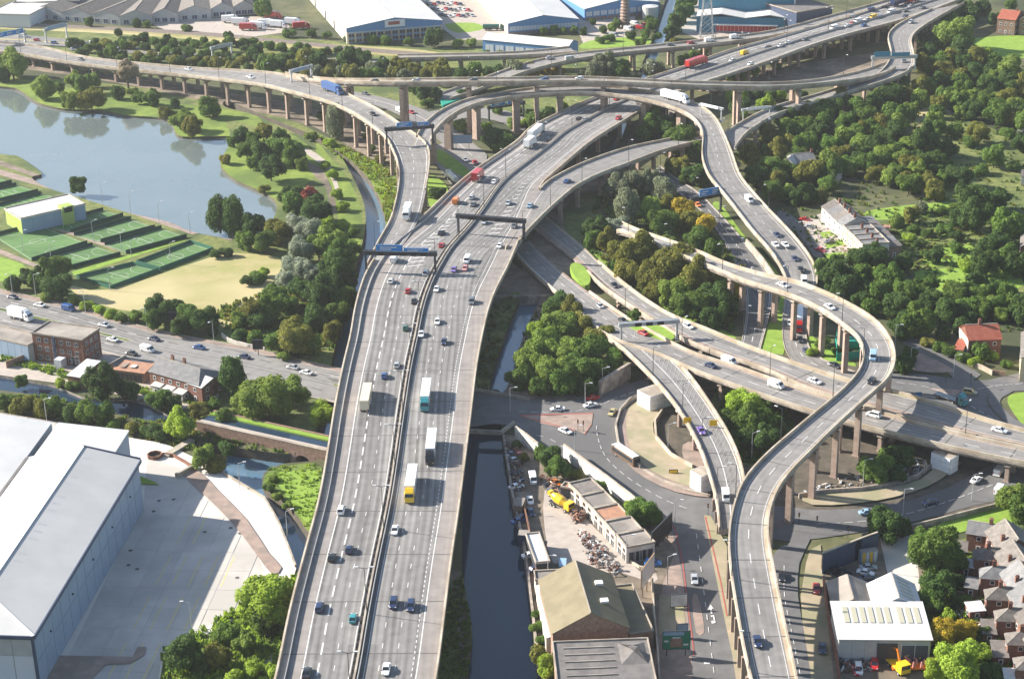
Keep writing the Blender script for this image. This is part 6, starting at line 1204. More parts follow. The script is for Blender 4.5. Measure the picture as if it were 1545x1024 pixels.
s = house('small shed with bright orange roof behind the stepped terrace', (1327, 349), (1340, 350), (1324, 341), 2.6, .5, 'lean', 'brick_brown', 'roof_rust', wins=False, name='shed', cat='shed')
bb = bpy.data.objects
patch('front_yards', 'paving', [(1210, 334), (1240, 322), (1290, 378), (1300, 400), (1262, 400), (1232, 375)], 1); patch('lane', 'asphalt', [(1180, 318), (1200, 330), (1225, 360), (1245, 392), (1252, 412), (1240, 418), (1232, 395), (1205, 355), (1172, 328)], 2)
for pts in ([(1236, 352), (1262, 348), (1268, 354), (1242, 360)], [(1242, 366), (1270, 362), (1276, 370), (1248, 376)], [(1243, 384), (1276, 380), (1280, 386), (1250, 392)]): patch('garden_lawn', 'grass_bright', pts, 1)
s = house('detached brick house with a red tiled roof by the side road', (1462, 513), (1511, 511), (1455, 494), 6, 3, 'x', 'brick_red', 'tile_red', [(.45, .5, 9)])
bb = MB(); bb.prism([(-.14, 0, 0), (-.14, s.W, 0), (-.01, s.W, 0), (-.01, 0, 0)], [(-.14, 0, 6), (-.14, s.W, 6), (-.01, s.W, 6), (-.01, 0, 6)]); s.add(bb, 'rendered_end', 'render_white')
s = house('red-roofed single-storey extension at the left of the detached brick house', (1440, 526), (1452, 528), (1431, 514), 3, 1, 'lean', 'render_cream', 'tile_red', stor=1, name='extension', cat='extension')
s = house('large cream-rendered building cut by the right edge beside the red-roofed house', (1541, 540), (1600, 545), (1524, 500), 8, 3, 'y', 'render_cream', 'tile_brown', name='building', cat='building')
s = house('white house cut by the right edge above the dry slope', (1536, 187), (1570, 190), (1532, 178), 5, 1.5, 'x', 'render_white', 'roof_grey'); s = house('white cottage at the right edge between the long gardens and wood', (1541, 266), (1570, 268), (1538, 258), 4, 1.5, 'x', 'render_white', 'tile_brown', name='cottage', cat='cottage')
s = house('brick house with cream gable, rightmost behind the bright playing field', (1538, 30), (1570, 33), (1530, 22), 8, 3.5, 'y', 'brick_brown', 'tile_brown', [(.3, .5, 11)]); s = house('red-gabled brick house behind the bright playing field', (1505, 28), (1532, 31), (1508, 19), 8, 3.5, 'x', 'brick_brown', 'tile_red', [(.8, .5, 11)])
s = house('brick house with white bay at the right edge beside the dark garden trees', (1540, 372), (1580, 375), (1534, 350), 6, 2.5, 'y', 'brick_red', 'tile_brown', [(.5, .5, 8)])
# terraces at the lower right
WG = [((1459, 803), (1496, 809), (1462, 789), 'slate', 0), ((1470, 842), (1509, 845), (1474, 829), 'tile_brown', 4), ((1480, 870), (1516, 873), (1480, 857), 'slate', 3), ((1489, 902), (1527, 904), (1491, 889), 'tile_brown', 3), ((1504, 934), (1541, 936), (1504, 921), 'tile_brown', 3), ((1521, 970), (1560, 972), (1518, 955), 'tile_brown', 3), ((1534, 1008), (1575, 1010), (1531, 992), 'tile_brown', 3)]
OR_ = ['topmost', 'second', 'third', 'fourth', 'fifth', 'sixth', 'lowest']
RN = ['slate', 'tile_brown', 'slate', 'slate', 'tile_brown', 'tile_brown', 'tile_brown']
for i, (a, b_, c, rf_, hp) in enumerate(WG):
    s = house('%s gabled rear wing of the brick terraces at the lower right' % OR_[i], a, b_, c, 5.4, 2.1, 'x', 'brick_red', rf_, [(.55 if i else .9, .5, 7.2)], hip=(hp, 0), name='rear_wing', cat='rear wing')
for i in range(6):
    x, y = 1507 + 10.5 * i, 832 + 31 * i
    s = house('%s main house of the brick terrace at the lower right edge' % OR_[i if i < 5 else 6], (x, y), (x + 56, y - 3), (x - 10.5, y - 31), 6.4, 3.2, 'y', 'brick_red', ['tile_brown', 'tile_brown', 'slate', 'slate', 'tile_brown', 'tile_brown'][i], [(.2, .3, 7.4)])
OH = [((1448, 853), (1469, 856), (1450, 844), 'roof_white', 'white flat-roofed lean-to under the second rear wing'), ((1456, 885), (1474, 888), (1456, 872), 'slate', 'grey-roofed brick lean-to beside the timber fence'), ((1464, 922), (1486, 920), (1463, 911), 'roof_white', 'white-roofed lean-to beside the red-walled rear wing'),
      ((1484, 955), (1503, 956), (1482, 937), 'tile_brown', 'brown-roofed brick outhouse in the back yards'), ((1500, 990), (1521, 991), (1498, 969), 'tile_brown', 'brown-roofed brick outhouse nearest the lime tree'), ((1517, 1022), (1543, 1023), (1515, 1011), 'roof_white', 'white-roofed lean-to at the bottom right corner'), ((1441, 830), (1458, 832), (1444, 818), 'tile_brown', 'small brown-roofed outhouse left of the topmost wing')]
for a, b_, c, m, lb in OH: house(lb, a, b_, c, 2.7, .5, 'lean', 'brick_red', m, name='outhouse', cat='outhouse', stor=1)
patch('back_yard', 'paving', [(1440, 918), (1478, 925), (1500, 935), (1500, 960), (1478, 958), (1470, 932), (1438, 930)], 1)
# works sheds
s = Bld('works_shed', 'white-roofed works shed with rooflights and open doors at the bottom right', 'shed', (1266, 963), (1405, 964), (1256.5, 913), 6.5); s.walls('clad_grey'); s.roof('roof_white', 'lean', .9, o=.4); s.panels('S', 7, 1, 'clad_grey', .1, 6)
for i in range(9):
    u = s.L * (.1 + .092 * i + (.05 if i > 5 else 0)); bb = MB(); y0, y1 = s.W * .42, s.W * .85; zf_ = lambda y: 6.5 + .9 * y / s.W + .19
    bb.prism([(u, y0, zf_(y0)), (u + 1.2, y0, zf_(y0)), (u + 1.2, y1, zf_(y1)), (u, y1, zf_(y1))], [(u, y0, zf_(y0) + .08), (u + 1.2, y0, zf_(y0) + .08), (u + 1.2, y1, zf_(y1) + .08), (u, y1, zf_(y1) + .08)]); s.add(bb, 'rooflight', 'rooflight', s.rf)
s.piece('S', s.L * .42, s.L * .64, 0, 5.4, name='doorway', m='door_dark', frame=None, proud=.3); s.piece('S', s.L * .68, s.L * .98, 0, 5.2, name='shutter', m='clad_navy', frame='clad_pale', proud=.3)
s = Bld('works_shed', 'white gabled shed with narrow rooflights behind the works shed', 'shed', (1320, 917), (1390, 917), (1309, 881), 5.4); s.walls('clad_pale', gable='y', ridge_h=3); s.roof('roof_white', 'y', 3)
for sd_ in (0, 1):
    for i in range(5):
        y = s.W * (.15 + .17 * i); bb = MB(); xa, xb = (s.L * .12, s.L * .40) if sd_ == 0 else (s.L * .60, s.L * .88); zz = lambda x: 5.4 + 3 * (1 - abs(x - s.L / 2) / (s.L / 2)) + .22
        bb.prism([(xa, y, zz(xa)), (xb, y, zz(xb)), (xb, y + .8, zz(xb)), (xa, y + .8, zz(xa))], [(xa, y, zz(xa) + .06), (xb, y, zz(xb) + .06), (xb, y + .8, zz(xb) + .06), (xa, y + .8, zz(xa) + .06)]); s.add(bb, 'rooflight', 'rooflight' if sd_ else 'roof_grey', s.rf)
s = Bld('works_shed', 'brown gabled shed with a mossy roof left of the white gabled shed', 'shed', (1258, 914), (1316, 914), (1252, 878), 4.2); s.walls('brick_brown', gable='y', ridge_h=2); s.roof('roof_felt', 'y', 2)
def container(label, a, b_, c, h, m, stripes=()):
    s = Bld('container', label, 'container', a, b_, c, h); s.walls(m); bb = MB(); bb.box(-.05, s.L + .05, -.05, s.W + .05, h, h + .12); s.rf = s.add(bb, 'roof', 'roof_felt')
    for u, mm in stripes: s.piece('S', s.L * u, s.L * (u + .16), .1, h - .1, name='door', m=mm, frame=None, proud=.12)
    return s
container('grey container with yellow doors below the dark panelled wall', (1300, 834), (1325, 830), (1296, 829), 3.2, 'clad_slate', [(.08, 'sign_yellow'), (.3, 'clad_pale'), (.52, 'sign_yellow'), (.76, 'clad_pale')])
container('dark blue container on the canal wharf', (781, 807), (797, 808), (782, 799), 2.6, 'clad_navy')
container('brown container at the head of the wharf yard', (774, 763), (788, 764), (776, 750), 2.4, 'brick_brown')
# olive-roofed works in the middle
s = Bld('factory', 'works hall with a two-tone olive ridged roof beside the dark canal', 'factory', (834, 955), (948, 946), (845, 873), 8); s.walls('brick_brown', gable='y', ridge_h=4.6); s.roof('roof_olive', 'y', 4.6, o=.3)
for y in (.28, .62): bb = MB(); zz = 8 + 4.6 * .55 + .3; bb.box(s.L * .70, s.L * .70 + 1.8, s.W * y, s.W * y + 1.6, zz, zz + .5); s.add(bb, 'rooflight', 'ridge_white', s.rf)
for i in range(6): s.piece('S', s.L * (.08 + i * .15), s.L * (.08 + i * .15) + 2.0, 1, 5.5, name='window', m='window', frame='timber')
s = Bld('annexe', 'flat olive-roofed annexe right of the ridged works hall', 'building', (950, 957), (986, 953), (938, 884), 4.5); s.walls('brick_brown'); s.roof('roof_olive', 'flat', o=.15)
s = Bld('annexe', 'white lean-to annexe between the works hall and the canal', 'building', (824, 962), (809, 884), (842, 958), 4.2); s.walls('render_white'); s.roof('roof_white', 'lean', .8, o=.2)
s = Bld('annexe', 'pinkish flat-roofed block at the back of the works hall', 'building', (808, 876), (846, 874), (818, 862), 4.4); s.walls('render_white'); s.roof('roof_felt', 'flat', o=.15)
s = Bld('factory', 'dark flat-roofed building with a pale parapet at the bottom edge', 'factory', (843, 1046), (992, 1040), (849, 970), 8); s.walls('brick_brown'); s.roof('roof_dark', 'flat', o=.2, t=.25)
for i in range(5): bb = MB(); bb.box(s.L * .1, s.L * .62, s.W * (.3 + i * .14), s.W * (.3 + i * .14) + .3, 8.26, 8.5); s.add(bb, 'roof_rib', 'roof_felt', s.rf)
bb = MB(); x0, x1, y0, y1 = s.L * .68, s.L * .96, s.W * .5, s.W * .94; bb.prism([(x0, y0, 8.26), (x1, y0, 8.26), (x1, y1, 8.26), (x0, y1, 8.26)], [(x0 + 4, (y0 + y1) / 2 - .1, 10), (x1 - 4, (y0 + y1) / 2 - .1, 10), (x1 - 4, (y0 + y1) / 2 + .1, 10), (x0 + 4, (y0 + y1) / 2 + .1, 10)]); s.add(bb, 'hipped_roof', 'roof_dark', s.rf)
s = Bld('brick_block', 'small dark brick block with white gate at the street corner', 'building', (935, 1024), (985, 1024), (936, 1008), 5); s.walls('brick_brown'); s.roof('roof_felt', 'flat', o=.1)
UN = ['nearest', 'second nearest', 'middle', 'second farthest', 'farthest']
for i in range(5):
    a = (946 - 17.2 * i, 827 - 19.6 * i); c = (946 - 17.2 * (i + 1) + .6, 827 - 19.6 * (i + 1) + .7)
    s = Bld('workshop_unit', '%s unit of the white-fronted felt-roofed workshop row in the scrap yard' % UN[i], 'workshop', a, (a[0] + 42 - i * 2, a[1] - 8), c, 4.4 - .12 * i); s.walls('render_white'); s.roof(['roof_felt', 'roof_felt', 'roof_rust', 'roof_felt', 'tile_brown'][i], 'flat', o=.12)
    s.row('W', 2, 2.4, 3.5, w=1.6, m0=.5, m1=.5, frame='timber'); s.row('W', 2, 0, 2.1, w=2.2, m0=.5, m1=.5, name='door', m='door_dark', frame='render_white'); 
    if i == 0: s.row('S', 3, .2, 3.2, w=3, m='door_dark', frame='clad_grey', name='shutter')
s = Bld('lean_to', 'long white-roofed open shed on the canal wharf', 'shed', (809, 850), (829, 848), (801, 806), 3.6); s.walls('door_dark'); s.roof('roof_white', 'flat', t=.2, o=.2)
wall_px('wharf_wall', 'rusty brick dividing wall running down the wharf beside the sheds', [(788, 760), (797, 800), (806, 850), (812, 880)], 2.2, 'brick_red', .4)
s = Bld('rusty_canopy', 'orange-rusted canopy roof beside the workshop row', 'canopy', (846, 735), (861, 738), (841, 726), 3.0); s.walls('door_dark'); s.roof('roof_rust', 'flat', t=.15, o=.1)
# aqueduct over the river
AQ = [(296, 636), (330, 645), (400, 658), (450, 669), (500, 682)]
P = [at(x, y, 3.2) for x, y in AQ]; r = empty('aqueduct', (P[0].x, P[0].y, 0)); tag(r, 'old brick canal aqueduct on arches crossing the river beside the motorway', 'aqueduct'); inv = Matrix.Translation(-r.location)
d = (P[-1] - P[0]).normalized(); d.z = 0; nn = Vector((-d.y, d.x, 0)); Lq = (P[-1] - P[0]).length; rot = math.atan2(d.y, d.x)
def aq(b, n, m): o = b.build(n, m, r); o.location = (0, 0, 0); o.rotation_euler = (0, 0, rot); return o
b = MB(); b.box(0, Lq, 0, 9, .6, 2.0); aq(b, 'trough_base', 'brick_brown'); b = MB(); b.box(0, Lq, 0, .7, 2.0, 3.2); b.box(0, Lq, 8.3, 9, 2.0, 3.2) ; aq(b, 'parapet', 'brick_brown')
b = MB(); b.box(0, Lq, -.08, .9, 3.21, 3.35); aq(b, 'coping', 'concrete'); b = MB(); b.box(0, Lq, .7, 2.6, 2.0, 2.9); aq(b, 'towpath', 'paving'); b = MB(); b.box(0, Lq, 2.6, 6.4, 2.0, 2.55); aq(b, 'channel_water', 'water_canal'); b = MB(); b.box(0, Lq, 6.4, 8.3, 2.0, 3.0); aq(b, 'grass_verge', 'grass_bright')
n = 7
for i in range(n + 1):
    b = MB(); x = Lq * i / n; b.box(x - 1.0, x + 1.0, -.1, 9.1, -4, .6); aq(b, 'pier', 'brick_brown')
    if i < n:
        b = MB(); x0, x1 = x + 1.0, Lq * (i + 1) / n - 1.0; k = 8; rr_ = (x1 - x0) / 2; cx_ = (x0 + x1) / 2
        for j in range(k):
            a0, a1 = math.pi * j / k, math.pi * (j + 1) / k; q = lambda a: (cx_ - math.cos(a) * rr_, -1.6 + math.sin(a) * 1.6); (xa, za), (xb, zb) = q(a0), q(a1)
            b.prism([(xa, -.05, za), (xb, -.05, zb), (xb, 9.05, zb), (xa, 9.05, za)], [(xa, -.05, .6), (xb, -.05, .6), (xb, 9.05, .6), (xa, 9.05, .6)], 0, False)
        aq(b, 'arch', 'brick_brown')
# octagonal brick planters and weir walls by the yard
p = at(234, 690, 0); r = empty('lookout', (p.x, p.y, 0)); tag(r, 'small octagonal red brick lookout at the river edge of the yard', 'lookout'); b = MB()
for i in range(8):
    a0, a1 = i * math.pi / 4, (i + 1) * math.pi / 4; b.bar((2.1 * math.cos(a0), 2.1 * math.sin(a0), .6), (2.1 * math.cos(a1), 2.1 * math.sin(a1), .6), .3, 1.3)
b.build('brick_ring', 'brick_red', r); b = MB(); b.cyl((0, 0, 0), (0, 0, .3), 2.0, n=8); b.build('floor', 'earth_dark', r)
wall_px('flood_wall', 'low red brick flood wall beside the yard planting strip', [(246, 688), (262, 690), (280, 700), (296, 712)], 1.2, 'brick_red', .4); wall_px('ramp_wall', 'pale concrete ramp wall beside the brown paving strip', [(266, 722), (296, 706)], 1.6, 'concrete', .8)
wall_px('footbridge', 'narrow concrete beam footbridge over the dark river channel', [(250, 690), (290, 666)], .9, 'concrete', 2.2, z0=.2, cat='bridge'); wall_px('river_wall', 'pale riverside wall along the curved edge of the service yard', [(316, 703), (334, 714), (356, 727), (399, 753), (420, 789), (436, 829), (446, 856)], .9, 'concrete', .5, z0=-3)
# brick-patterned steps of the footpath ramp etc.
# hoardings and signs
def board(label, x, y, w, h, z, rz, face, legs=2, name='billboard', cat='billboard', back='steel_dark', inner=None):
    p = at(x, y, 0); r = empty(name, (p.x, p.y, 0), rz); tag(r, label, cat); b = MB(); b.box(-w / 2, w / 2, -.12, .12, z, z + h); bo = b.build('panel', face, r)
    for i in range(legs):
        X = 0 if legs == 1 else -w / 2 + w * (.15 + .7 * i / (legs - 1)); b = MB(); b.bar((X, .2, 0), (X, .2, z + h * .8), .22, .22); b.build('leg', back, r)
    b = MB(); t = .14
    for x0, x1, y0, y1 in ((-w / 2 - t, w / 2 + t, z - t, z), (-w / 2 - t, w / 2 + t, z + h, z + h + t), (-w / 2 - t, -w / 2, z, z + h), (w / 2, w / 2 + t, z, z + h)): b.box(x0, x1, -.16, .16, y0, y1)
    b.build('frame', back, r)
    for (x0, x1, y0, y1, m) in inner or (): b = MB(); b.box(w * (x0 - .5), w * (x1 - .5), -.18, -.13, z + h * y0, z + h * y1); b.build('sign_patch', m, bo)
    return r
board('large dark billboard seen edge-on at the street end of the workshop row', 998, 822, 12, 5, 1.5, 1.05, 'sign_black', 4)
board('tall silver lattice-backed billboard on brown legs beside the works hall', 977, 893, 9, 5, 3.5, 1.15, 'steel_pale', 3, back='timber')
board('green direction sign with a blue top panel beside the street', 1020, 990, 6.2, 4.6, 2.2, 0, 'sign_green', 2, 'road_sign', 'road sign', inner=((.02, .78, .78, .98, 'clad_slate'), (.28, .72, .1, .6, 'brick_brown'), (.05, .2, .4, .5, 'paint_white'), (.76, .94, .2, .3, 'paint_white'), (.35, .65, .62, .68, 'paint_white')))
board('small pale blue sign beside the green direction sign', 1029, 962, 2.6, 2.2, 1.6, .1, 'clad_slate', 1, 'road_sign', 'road sign'); board('white-topped advertising hoarding beside the red line of the street', 1024, 918, 4, 3.2, .8, .1, 'panel_white', 2)
board('black sign board beside the avenue trees', 267, 494, 4.6, 3.6, 2, 0, 'sign_black', 2, 'road_sign', 'road sign'); board('black sign on posts at the canal end of the avenue', 390, 537, 3, 3, 2.5, 0, 'sign_black', 1, 'road_sign', 'road sign')
for i, (k, x, y) in enumerate([('g', 1037, 640), ('g', 1076, 644)]):
    p, hd, _, z = on_road(k, x, y); r = empty('warning_sign', p); tag(r, ['left', 'right'][i] + ' yellow works sign standing on the hatched ramp', 'road sign'); b = MB(); b.box(-1.1, 1.1, -.05, .05, .4, 2.2); b.build('panel', 'sign_yellow', r); b = MB(); b.bar((0, .1, 0), (0, .1, 2), .1, .1); b.build('leg', 'steel_dark', r)
board('yellow works sign lying over white board on the roundabout paving', 1016, 716, 2.2, 1.2, .3, 0, 'sign_yellow', 2, 'road_sign', 'road sign')
board('blue round-topped sign by the kerb of the right junction', 1385, 604, 1.6, 1.8, .8, 0, 'sign_blue', 1, 'road_sign', 'road sign')
# ---------------------------------------------------------------- gantries
def gantry(label, L, Rr, zb, h, signs, col='steel_dark', one=False, th=1.3, lamps=()):
    A, B = at(*L, zb), at(*Rr, zb if not isinstance(zb, tuple) else zb[1]); d = (B - A); W_ = d.length; r = empty('gantry', A, math.atan2(d.y, d.x)); tag(r, label, 'gantry')
    for x in ((0, W_) if not one else (W_,)):
        b = MB(); b.bar((x, 0, -.3), (x, 0, h), .5 * th + .05, .5 * th + .05); b.bar((x, 0, -.3), (x, 0, .3), 1.4, 1.4); b.build('leg', col, r)
    b = MB(); b.bar((-.8, -.6, h), (W_ + .8, -.6, h), .25, .25); b.bar((-.8, .6, h), (W_ + .8, .6, h), .25, .25); b.bar((-.8, -.6, h + th), (W_ + .8, -.6, h + th), .25, .25); b.bar((-.8, .6, h + th), (W_ + .8, .6, h + th), .25, .25); b.box(-.8, W_ + .8, -.5, .5, h + .05, h + th - .05)
    bm_ = b.build('beam', col, r); n = max(4, int(W_ / 3)); b = MB()
    for i in range(n): b.bar((W_ * i / n, -.7, h), (W_ * (i + 1) / n, -.7, h + th), .14, .14); b.bar((W_ * i / n, .7, h + th), (W_ * (i + 1) / n, .7, h), .14, .14)
    b.build('bracing', col, r)
    for (f0, f1, z0, z1, m) in signs:
        b = MB(); b.box(W_ * f0, W_ * f1, -1.05, -.85, h + z0, h + z1); sg = b.build('sign', m, r)
        if m.startswith('sign_blue'):
            w_, hh = W_ * (f1 - f0), z1 - z0; b = MB(); t = .12; x0, x1 = W_ * f0, W_ * f1
            for q in ((x0, x1, z0, z0 + t), (x0, x1, z1 - t, z1), (x0, x0 + t, z0 + t, z1 - t), (x1 - t, x1, z0 + t, z1 - t)): b.box(q[0], q[1], -1.09, -1.06, h + q[2], h + q[3])
            b.build('sign_border', 'paint_white', sg); b = MB(); nn_ = max(1, int(w_ / 5))
            for q in range(nn_):
                for rw in range(2): xa = x0 + w_ * (q + .15) / nn_; b.box(xa, xa + w_ / nn_ * (.62 - .2 * rw), -1.09, -1.06, h + z0 + hh * (.55 - .3 * rw), h + z0 + hh * (.68 - .3 * rw))
            b.build('sign_legend', 'paint_white', sg)['kind'] = 'stuff'
        else:
            pass
    for f in lamps: b = MB(); b.box(W_ * f - 1, W_ * f + 1, -.95, -.65, h - .1, h + th - .1); b.build('signal_box', 'sign_black', r)
    return r
gantry('big dark gantry with long blue signs across the left motorway carriageway', (553, 409), (657, 411), 10, 6.2, [(.16, .55, 1.5, 4.0, 'sign_blue'), (.56, .92, 1.5, 3.0, 'sign_blue')], lamps=(.22, .4, .55, .7, .85))
gantry('bare dark gantry across the right motorway carriageway', (692, 352), (791, 360), 10, 6.0, [], lamps=(.2, .4, .6, .8))
gantry('dark gantry with two blue signs where the lake viaduct and curved viaduct meet', (584, 219), (653, 214), 15.6, 6.0, [(.22, .56, 1.4, 3.4, 'sign_blue'), (.68, .92, 1.4, 3.0, 'sign_blue')])
gantry('gantry with a wide blue sign over the road right of the wooded island', (1044, 326), (1087, 318), .3, 6.2, [(.2, .98, 1.4, 4.2, 'sign_blue')], lamps=(.3, .6))
gantry('pale grey gantry across the road at the hatched ramp', (937, 517), (1021, 511), 6.3, 5.6, [], 'steel_pale', th=1.1, lamps=(.3, .5, .7))
gantry('short pale gantry above the curved viaduct by the white lorry', (1057, 176), (1088, 183), 15, 5, [(.1, .9, .2, 1.4, 'frame_white')], 'steel_pale', th=.7); gantry('short pale gantry where the right slip roads merge', (1121, 184), (1161, 180), 11, 5, [(.1, .9, .2, 1.4, 'frame_white')], 'steel_pale', th=.7)
gantry('pale teal gantry over the S-bend of the far right slip road', (1316, 105), (1380, 103), 11.5, 5, [(.02, .4, 1.2, 3.6, 'clad_teal'), (.42, .85, 1.2, 3.0, 'clad_teal')], 'steel_pale')
gantry('blue-signed gantry at the far left end of the lake viaduct', (-6, 72), (38, 63), 5, 5, [(.05, .95, 0, 2.6, 'sign_blue')], 'steel_pale'); gantry('pale blue gantry second from the left over the far carriageways', (70, 64), (101, 56), 2, 6, [(.05, .95, 0, 2.4, 'clad_slate')], 'steel_pale')
gantry('small grey gantry over the far carriageway beside the dark shrubs', (321, 92), (350, 86), .5, 6, [(.1, .9, .3, 2, 'clad_grey')], 'steel_pale'); gantry('small pale gantry above the lake viaduct near the blue lorry', (440, 126), (470, 118), 13, 5, [(.1, .7, .3, 1.6, 'clad_slate')], 'steel_pale')
gantry('blue-signed gantry over the road beneath the curved viaduct', (738, 184), (790, 176), .4, 6, [(.05, .45, 1, 3.2, 'sign_blue'), (.52, .95, 1, 3.2, 'sign_blue')]); board('grey-green sign beside the road under the curved viaduct', 698, 226, 8, 3.6, 3, 0, 'clad_slate', 2, 'road_sign', 'road sign')
# ---------------------------------------------------------------- lamp posts
def lamp_proto(h, arms, m='steel_pale'):
    r = empty('lamp_post'); b = MB(); b.cyl((0, 0, 0), (0, 0, h), .13, .07, 6); b.build('pole', m, r)
    for s_ in arms: b = MB(); b.bar((0, 0, h - .05), (1.9 * s_, 0, h + .35), .1, .1); b.build('arm', m, r); b = MB(); b.box(1.8 * s_ - .45, 1.8 * s_ + .45, -.17, .17, h + .25, h + .45); b.build('lamp', 'lamp_head', r)
    return r
LP = {'twin': lamp_proto(12, (1, -1), 'steel_dark'), 'single': lamp_proto(10, (1,), 'steel_dark'), 'pale': lamp_proto(8, (1,), 'steel_pale')}; used_l = set()
def lamp(kind, p, rz, label, group):
    if kind in used_l: o = dup(LP[kind])
    else: o = LP[kind]; used_l.add(kind)
    o.location = p; o.rotation_euler = (0, 0, rz); tag(o, label, 'lamp post', group)
def lamps_on(key, f, sp, kind, where, off=0.0, rng=(0, 1)):
    F, Cn, SS = ROADS[key]; d = SS[-1] * rng[0] + sp / 2; L_ = []
    while d < SS[-1] * rng[1]:
        i = max(k for k in range(len(SS)) if SS[k] <= d); l, q = F[i]; p = l.lerp(q, f); x, y = pix(p)
        if -20 < x < 1565 and -20 < y < 1060: L_.append((p, math.atan2((q - l).y, (q - l).x), y))
        d += sp
    L_.sort(key=lambda t: -t[2])
    for i, (p, a, _) in enumerate(L_): lamp(kind, p + Z(.02), a, '%s lamp post %s, %s' % ({'twin': 'dark double-armed', 'single': 'dark single-armed', 'pale': 'pale single-armed'}[kind], where, (ORDW[i] + ' from the bottom') if i else 'nearest the bottom of the photo'), 'lamp posts ' + where)
lamps_on('m6', .50, 36, 'twin', 'on the motorway median'); lamps_on('a', .02, 34, 'single', 'along the lake viaduct'); lamps_on('e', .985, 32, 'single', 'along the S-shaped flyover'); lamps_on('f2', .99, 34, 'single', 'between the twin carriageways', rng=(.3, 1))
lamps_on('c', .02, 34, 'single', 'along the curved viaduct'); lamps_on('b', .02, 45, 'single', 'along the highest viaduct'); lamps_on('g', .03, 26, 'single', 'along the hatched ramp', rng=(.2, 1)); lamps_on('h', .98, 44, 'single', 'along the far slip road'); lamps_on('lichfield', .08, 30, 'pale', 'along the avenue'); lamps_on('island_road', .03, 34, 'single', 'along the island road'); lamps_on('j', .98, 34, 'single', 'along the motorway slip')
GL = [(770, 622, 0, 'beside the canal bridge'), (883, 615, 0, 'in front of the parked white car at the trees'), (909, 592, 0, 'tallest, against the ramp embankment trees'), (867, 680, 0, 'on the pavement above the panel wall'), (1008, 678, 0, 'in the pit beside the roundabout paving'), (1302, 733, 0, 'below the flyover tree'), (1362, 778, 0, 'beside the lower right road'), (1466, 756, 0, 'on the verge of the right road'), (1373, 560, 0, 'beside the dark hedge at the junction'), (1438, 572, 0, 'at the side road mouth'), (1350, 525, 0, 'behind the flyover loop'), (1190, 785, 0, 'under the flyover beside the signals'), (945, 850, 0, 'beside the works lane'), (1007, 882, 0, 'on the street corner by the works'), (1018, 795, 0, 'on the street opposite the flyover columns'), (71, 638, 0, 'against the white yard wall'), (362, 738, 0, 'on the river edge of the service yard'), (434, 812, 0, 'at the narrow end of the service yard'), (290, 952, 3.1, 'beside the bottom yard trees'), (54, 446, 0, 'before the round pitch-side trees'), (166, 438, 0, 'at the corner of the caged pitch'), (827, 880, 0, 'on the wharf lane'), (1134, 692, 0, 'under the ramp trees')]
for x, y, z, w in GL: lamp('pale', at(x, y, 0), rnd.uniform(-.4, .4) + (0 if z < 3 else 3.1), 'pale lamp post ' + w, 'street lamps at ground level')
for k, (x, y) in enumerate([(96, 345), (141, 364), (184, 380), (199, 394), (78, 398), (35, 380), (155, 306), (197, 320), (240, 336), (287, 352), (258, 398)]): lamp('pale', at(x, y, 0), .5, 'slim pale floodlight mast by the pitches, %s' % (['nearest the pavilion', 'between the first two lakeside pitches', 'between the last two lakeside pitches', 'at the strip of grass behind the cages', 'on the short pitch corner', 'on the large pitch side', 'leftmost on the lake path', 'second from left on the lake path', 'third from left on the lake path', 'rightmost on the lake path', 'inside the right cage'][k]), 'floodlight masts round the pitches')
# ramp hatching, motorway nose hatching
def hatch(key, f0, f1, t0, t1, n, w=.55, slant=.0, m='paint_faint'):
    F, Cn, SS = ROADS[key]; b = MB(); N = len(F) - 1
    def pt(t, f):
        x = min(max(t, 0), .9999) * N; i = int(x); l = F[i][0].lerp(F[i + 1][0], x - i); q = F[i][1].lerp(F[i + 1][1], x - i); return l.lerp(q, f)
    for k in range(n):
        t = t0 + (t1 - t0) * k / n; s = (k + .5) / n; fa, fb = (f0[0] + (f0[1] - f0[0]) * s, f1[0] + (f1[1] - f1[0]) * s); a, c = pt(t, fa), pt(t + slant / N, fb); tt = (pt(t + .01, fa) - pt(t, fa)).normalized() * w
        b.face([p + Z(.045) for p in (a, c, c + tt, a + tt)])
    o = b.build('hatching', m, None); upfix(o); par_ = [q for q in C.objects if q.name.startswith('deck') and q.parent and q.data.vertices]; return o
HM = {'g': 'ramp_viaduct', 'm6': 'motorway_viaduct', 'f2': 'carriageway_viaduct.001', 'c': 'curved_viaduct', 'k': 'curved_slip'}
def hatch_to(key, *a, **k):
    o = hatch(key, *a, **k); r = bpy.data.objects[HM[key]]; o.parent = r; o.matrix_parent_inverse = Matrix.Translation(-r.location); o['kind'] = 'stuff'
hatch_to('g', (.47, .47), (.87, .87), .05, .98, 40, .42, -2.2)
hatch_to('m6', (.28, .26), (.38, .30), .352, .425, 14, .7, .4, m='paint_white'); hatch_to('m6', (.70, .78), (.80, .80), .40, .50, 16, .7, .3, m='paint_white'); hatch_to('f2', (.15, .15), (.5, .4), .20, .30, 14, .6, -1); hatch_to('c', (.60, .75), (.85, .85), .60, .66, 9, .5, .4)
p0 = at(1190, 900, .26); b = MB()
for i, (x, y, t) in enumerate([(1190, 910, 'ONLY'), (1196, 921, 'BUS'), (1199, 931, 'LANE')][:0]): pass
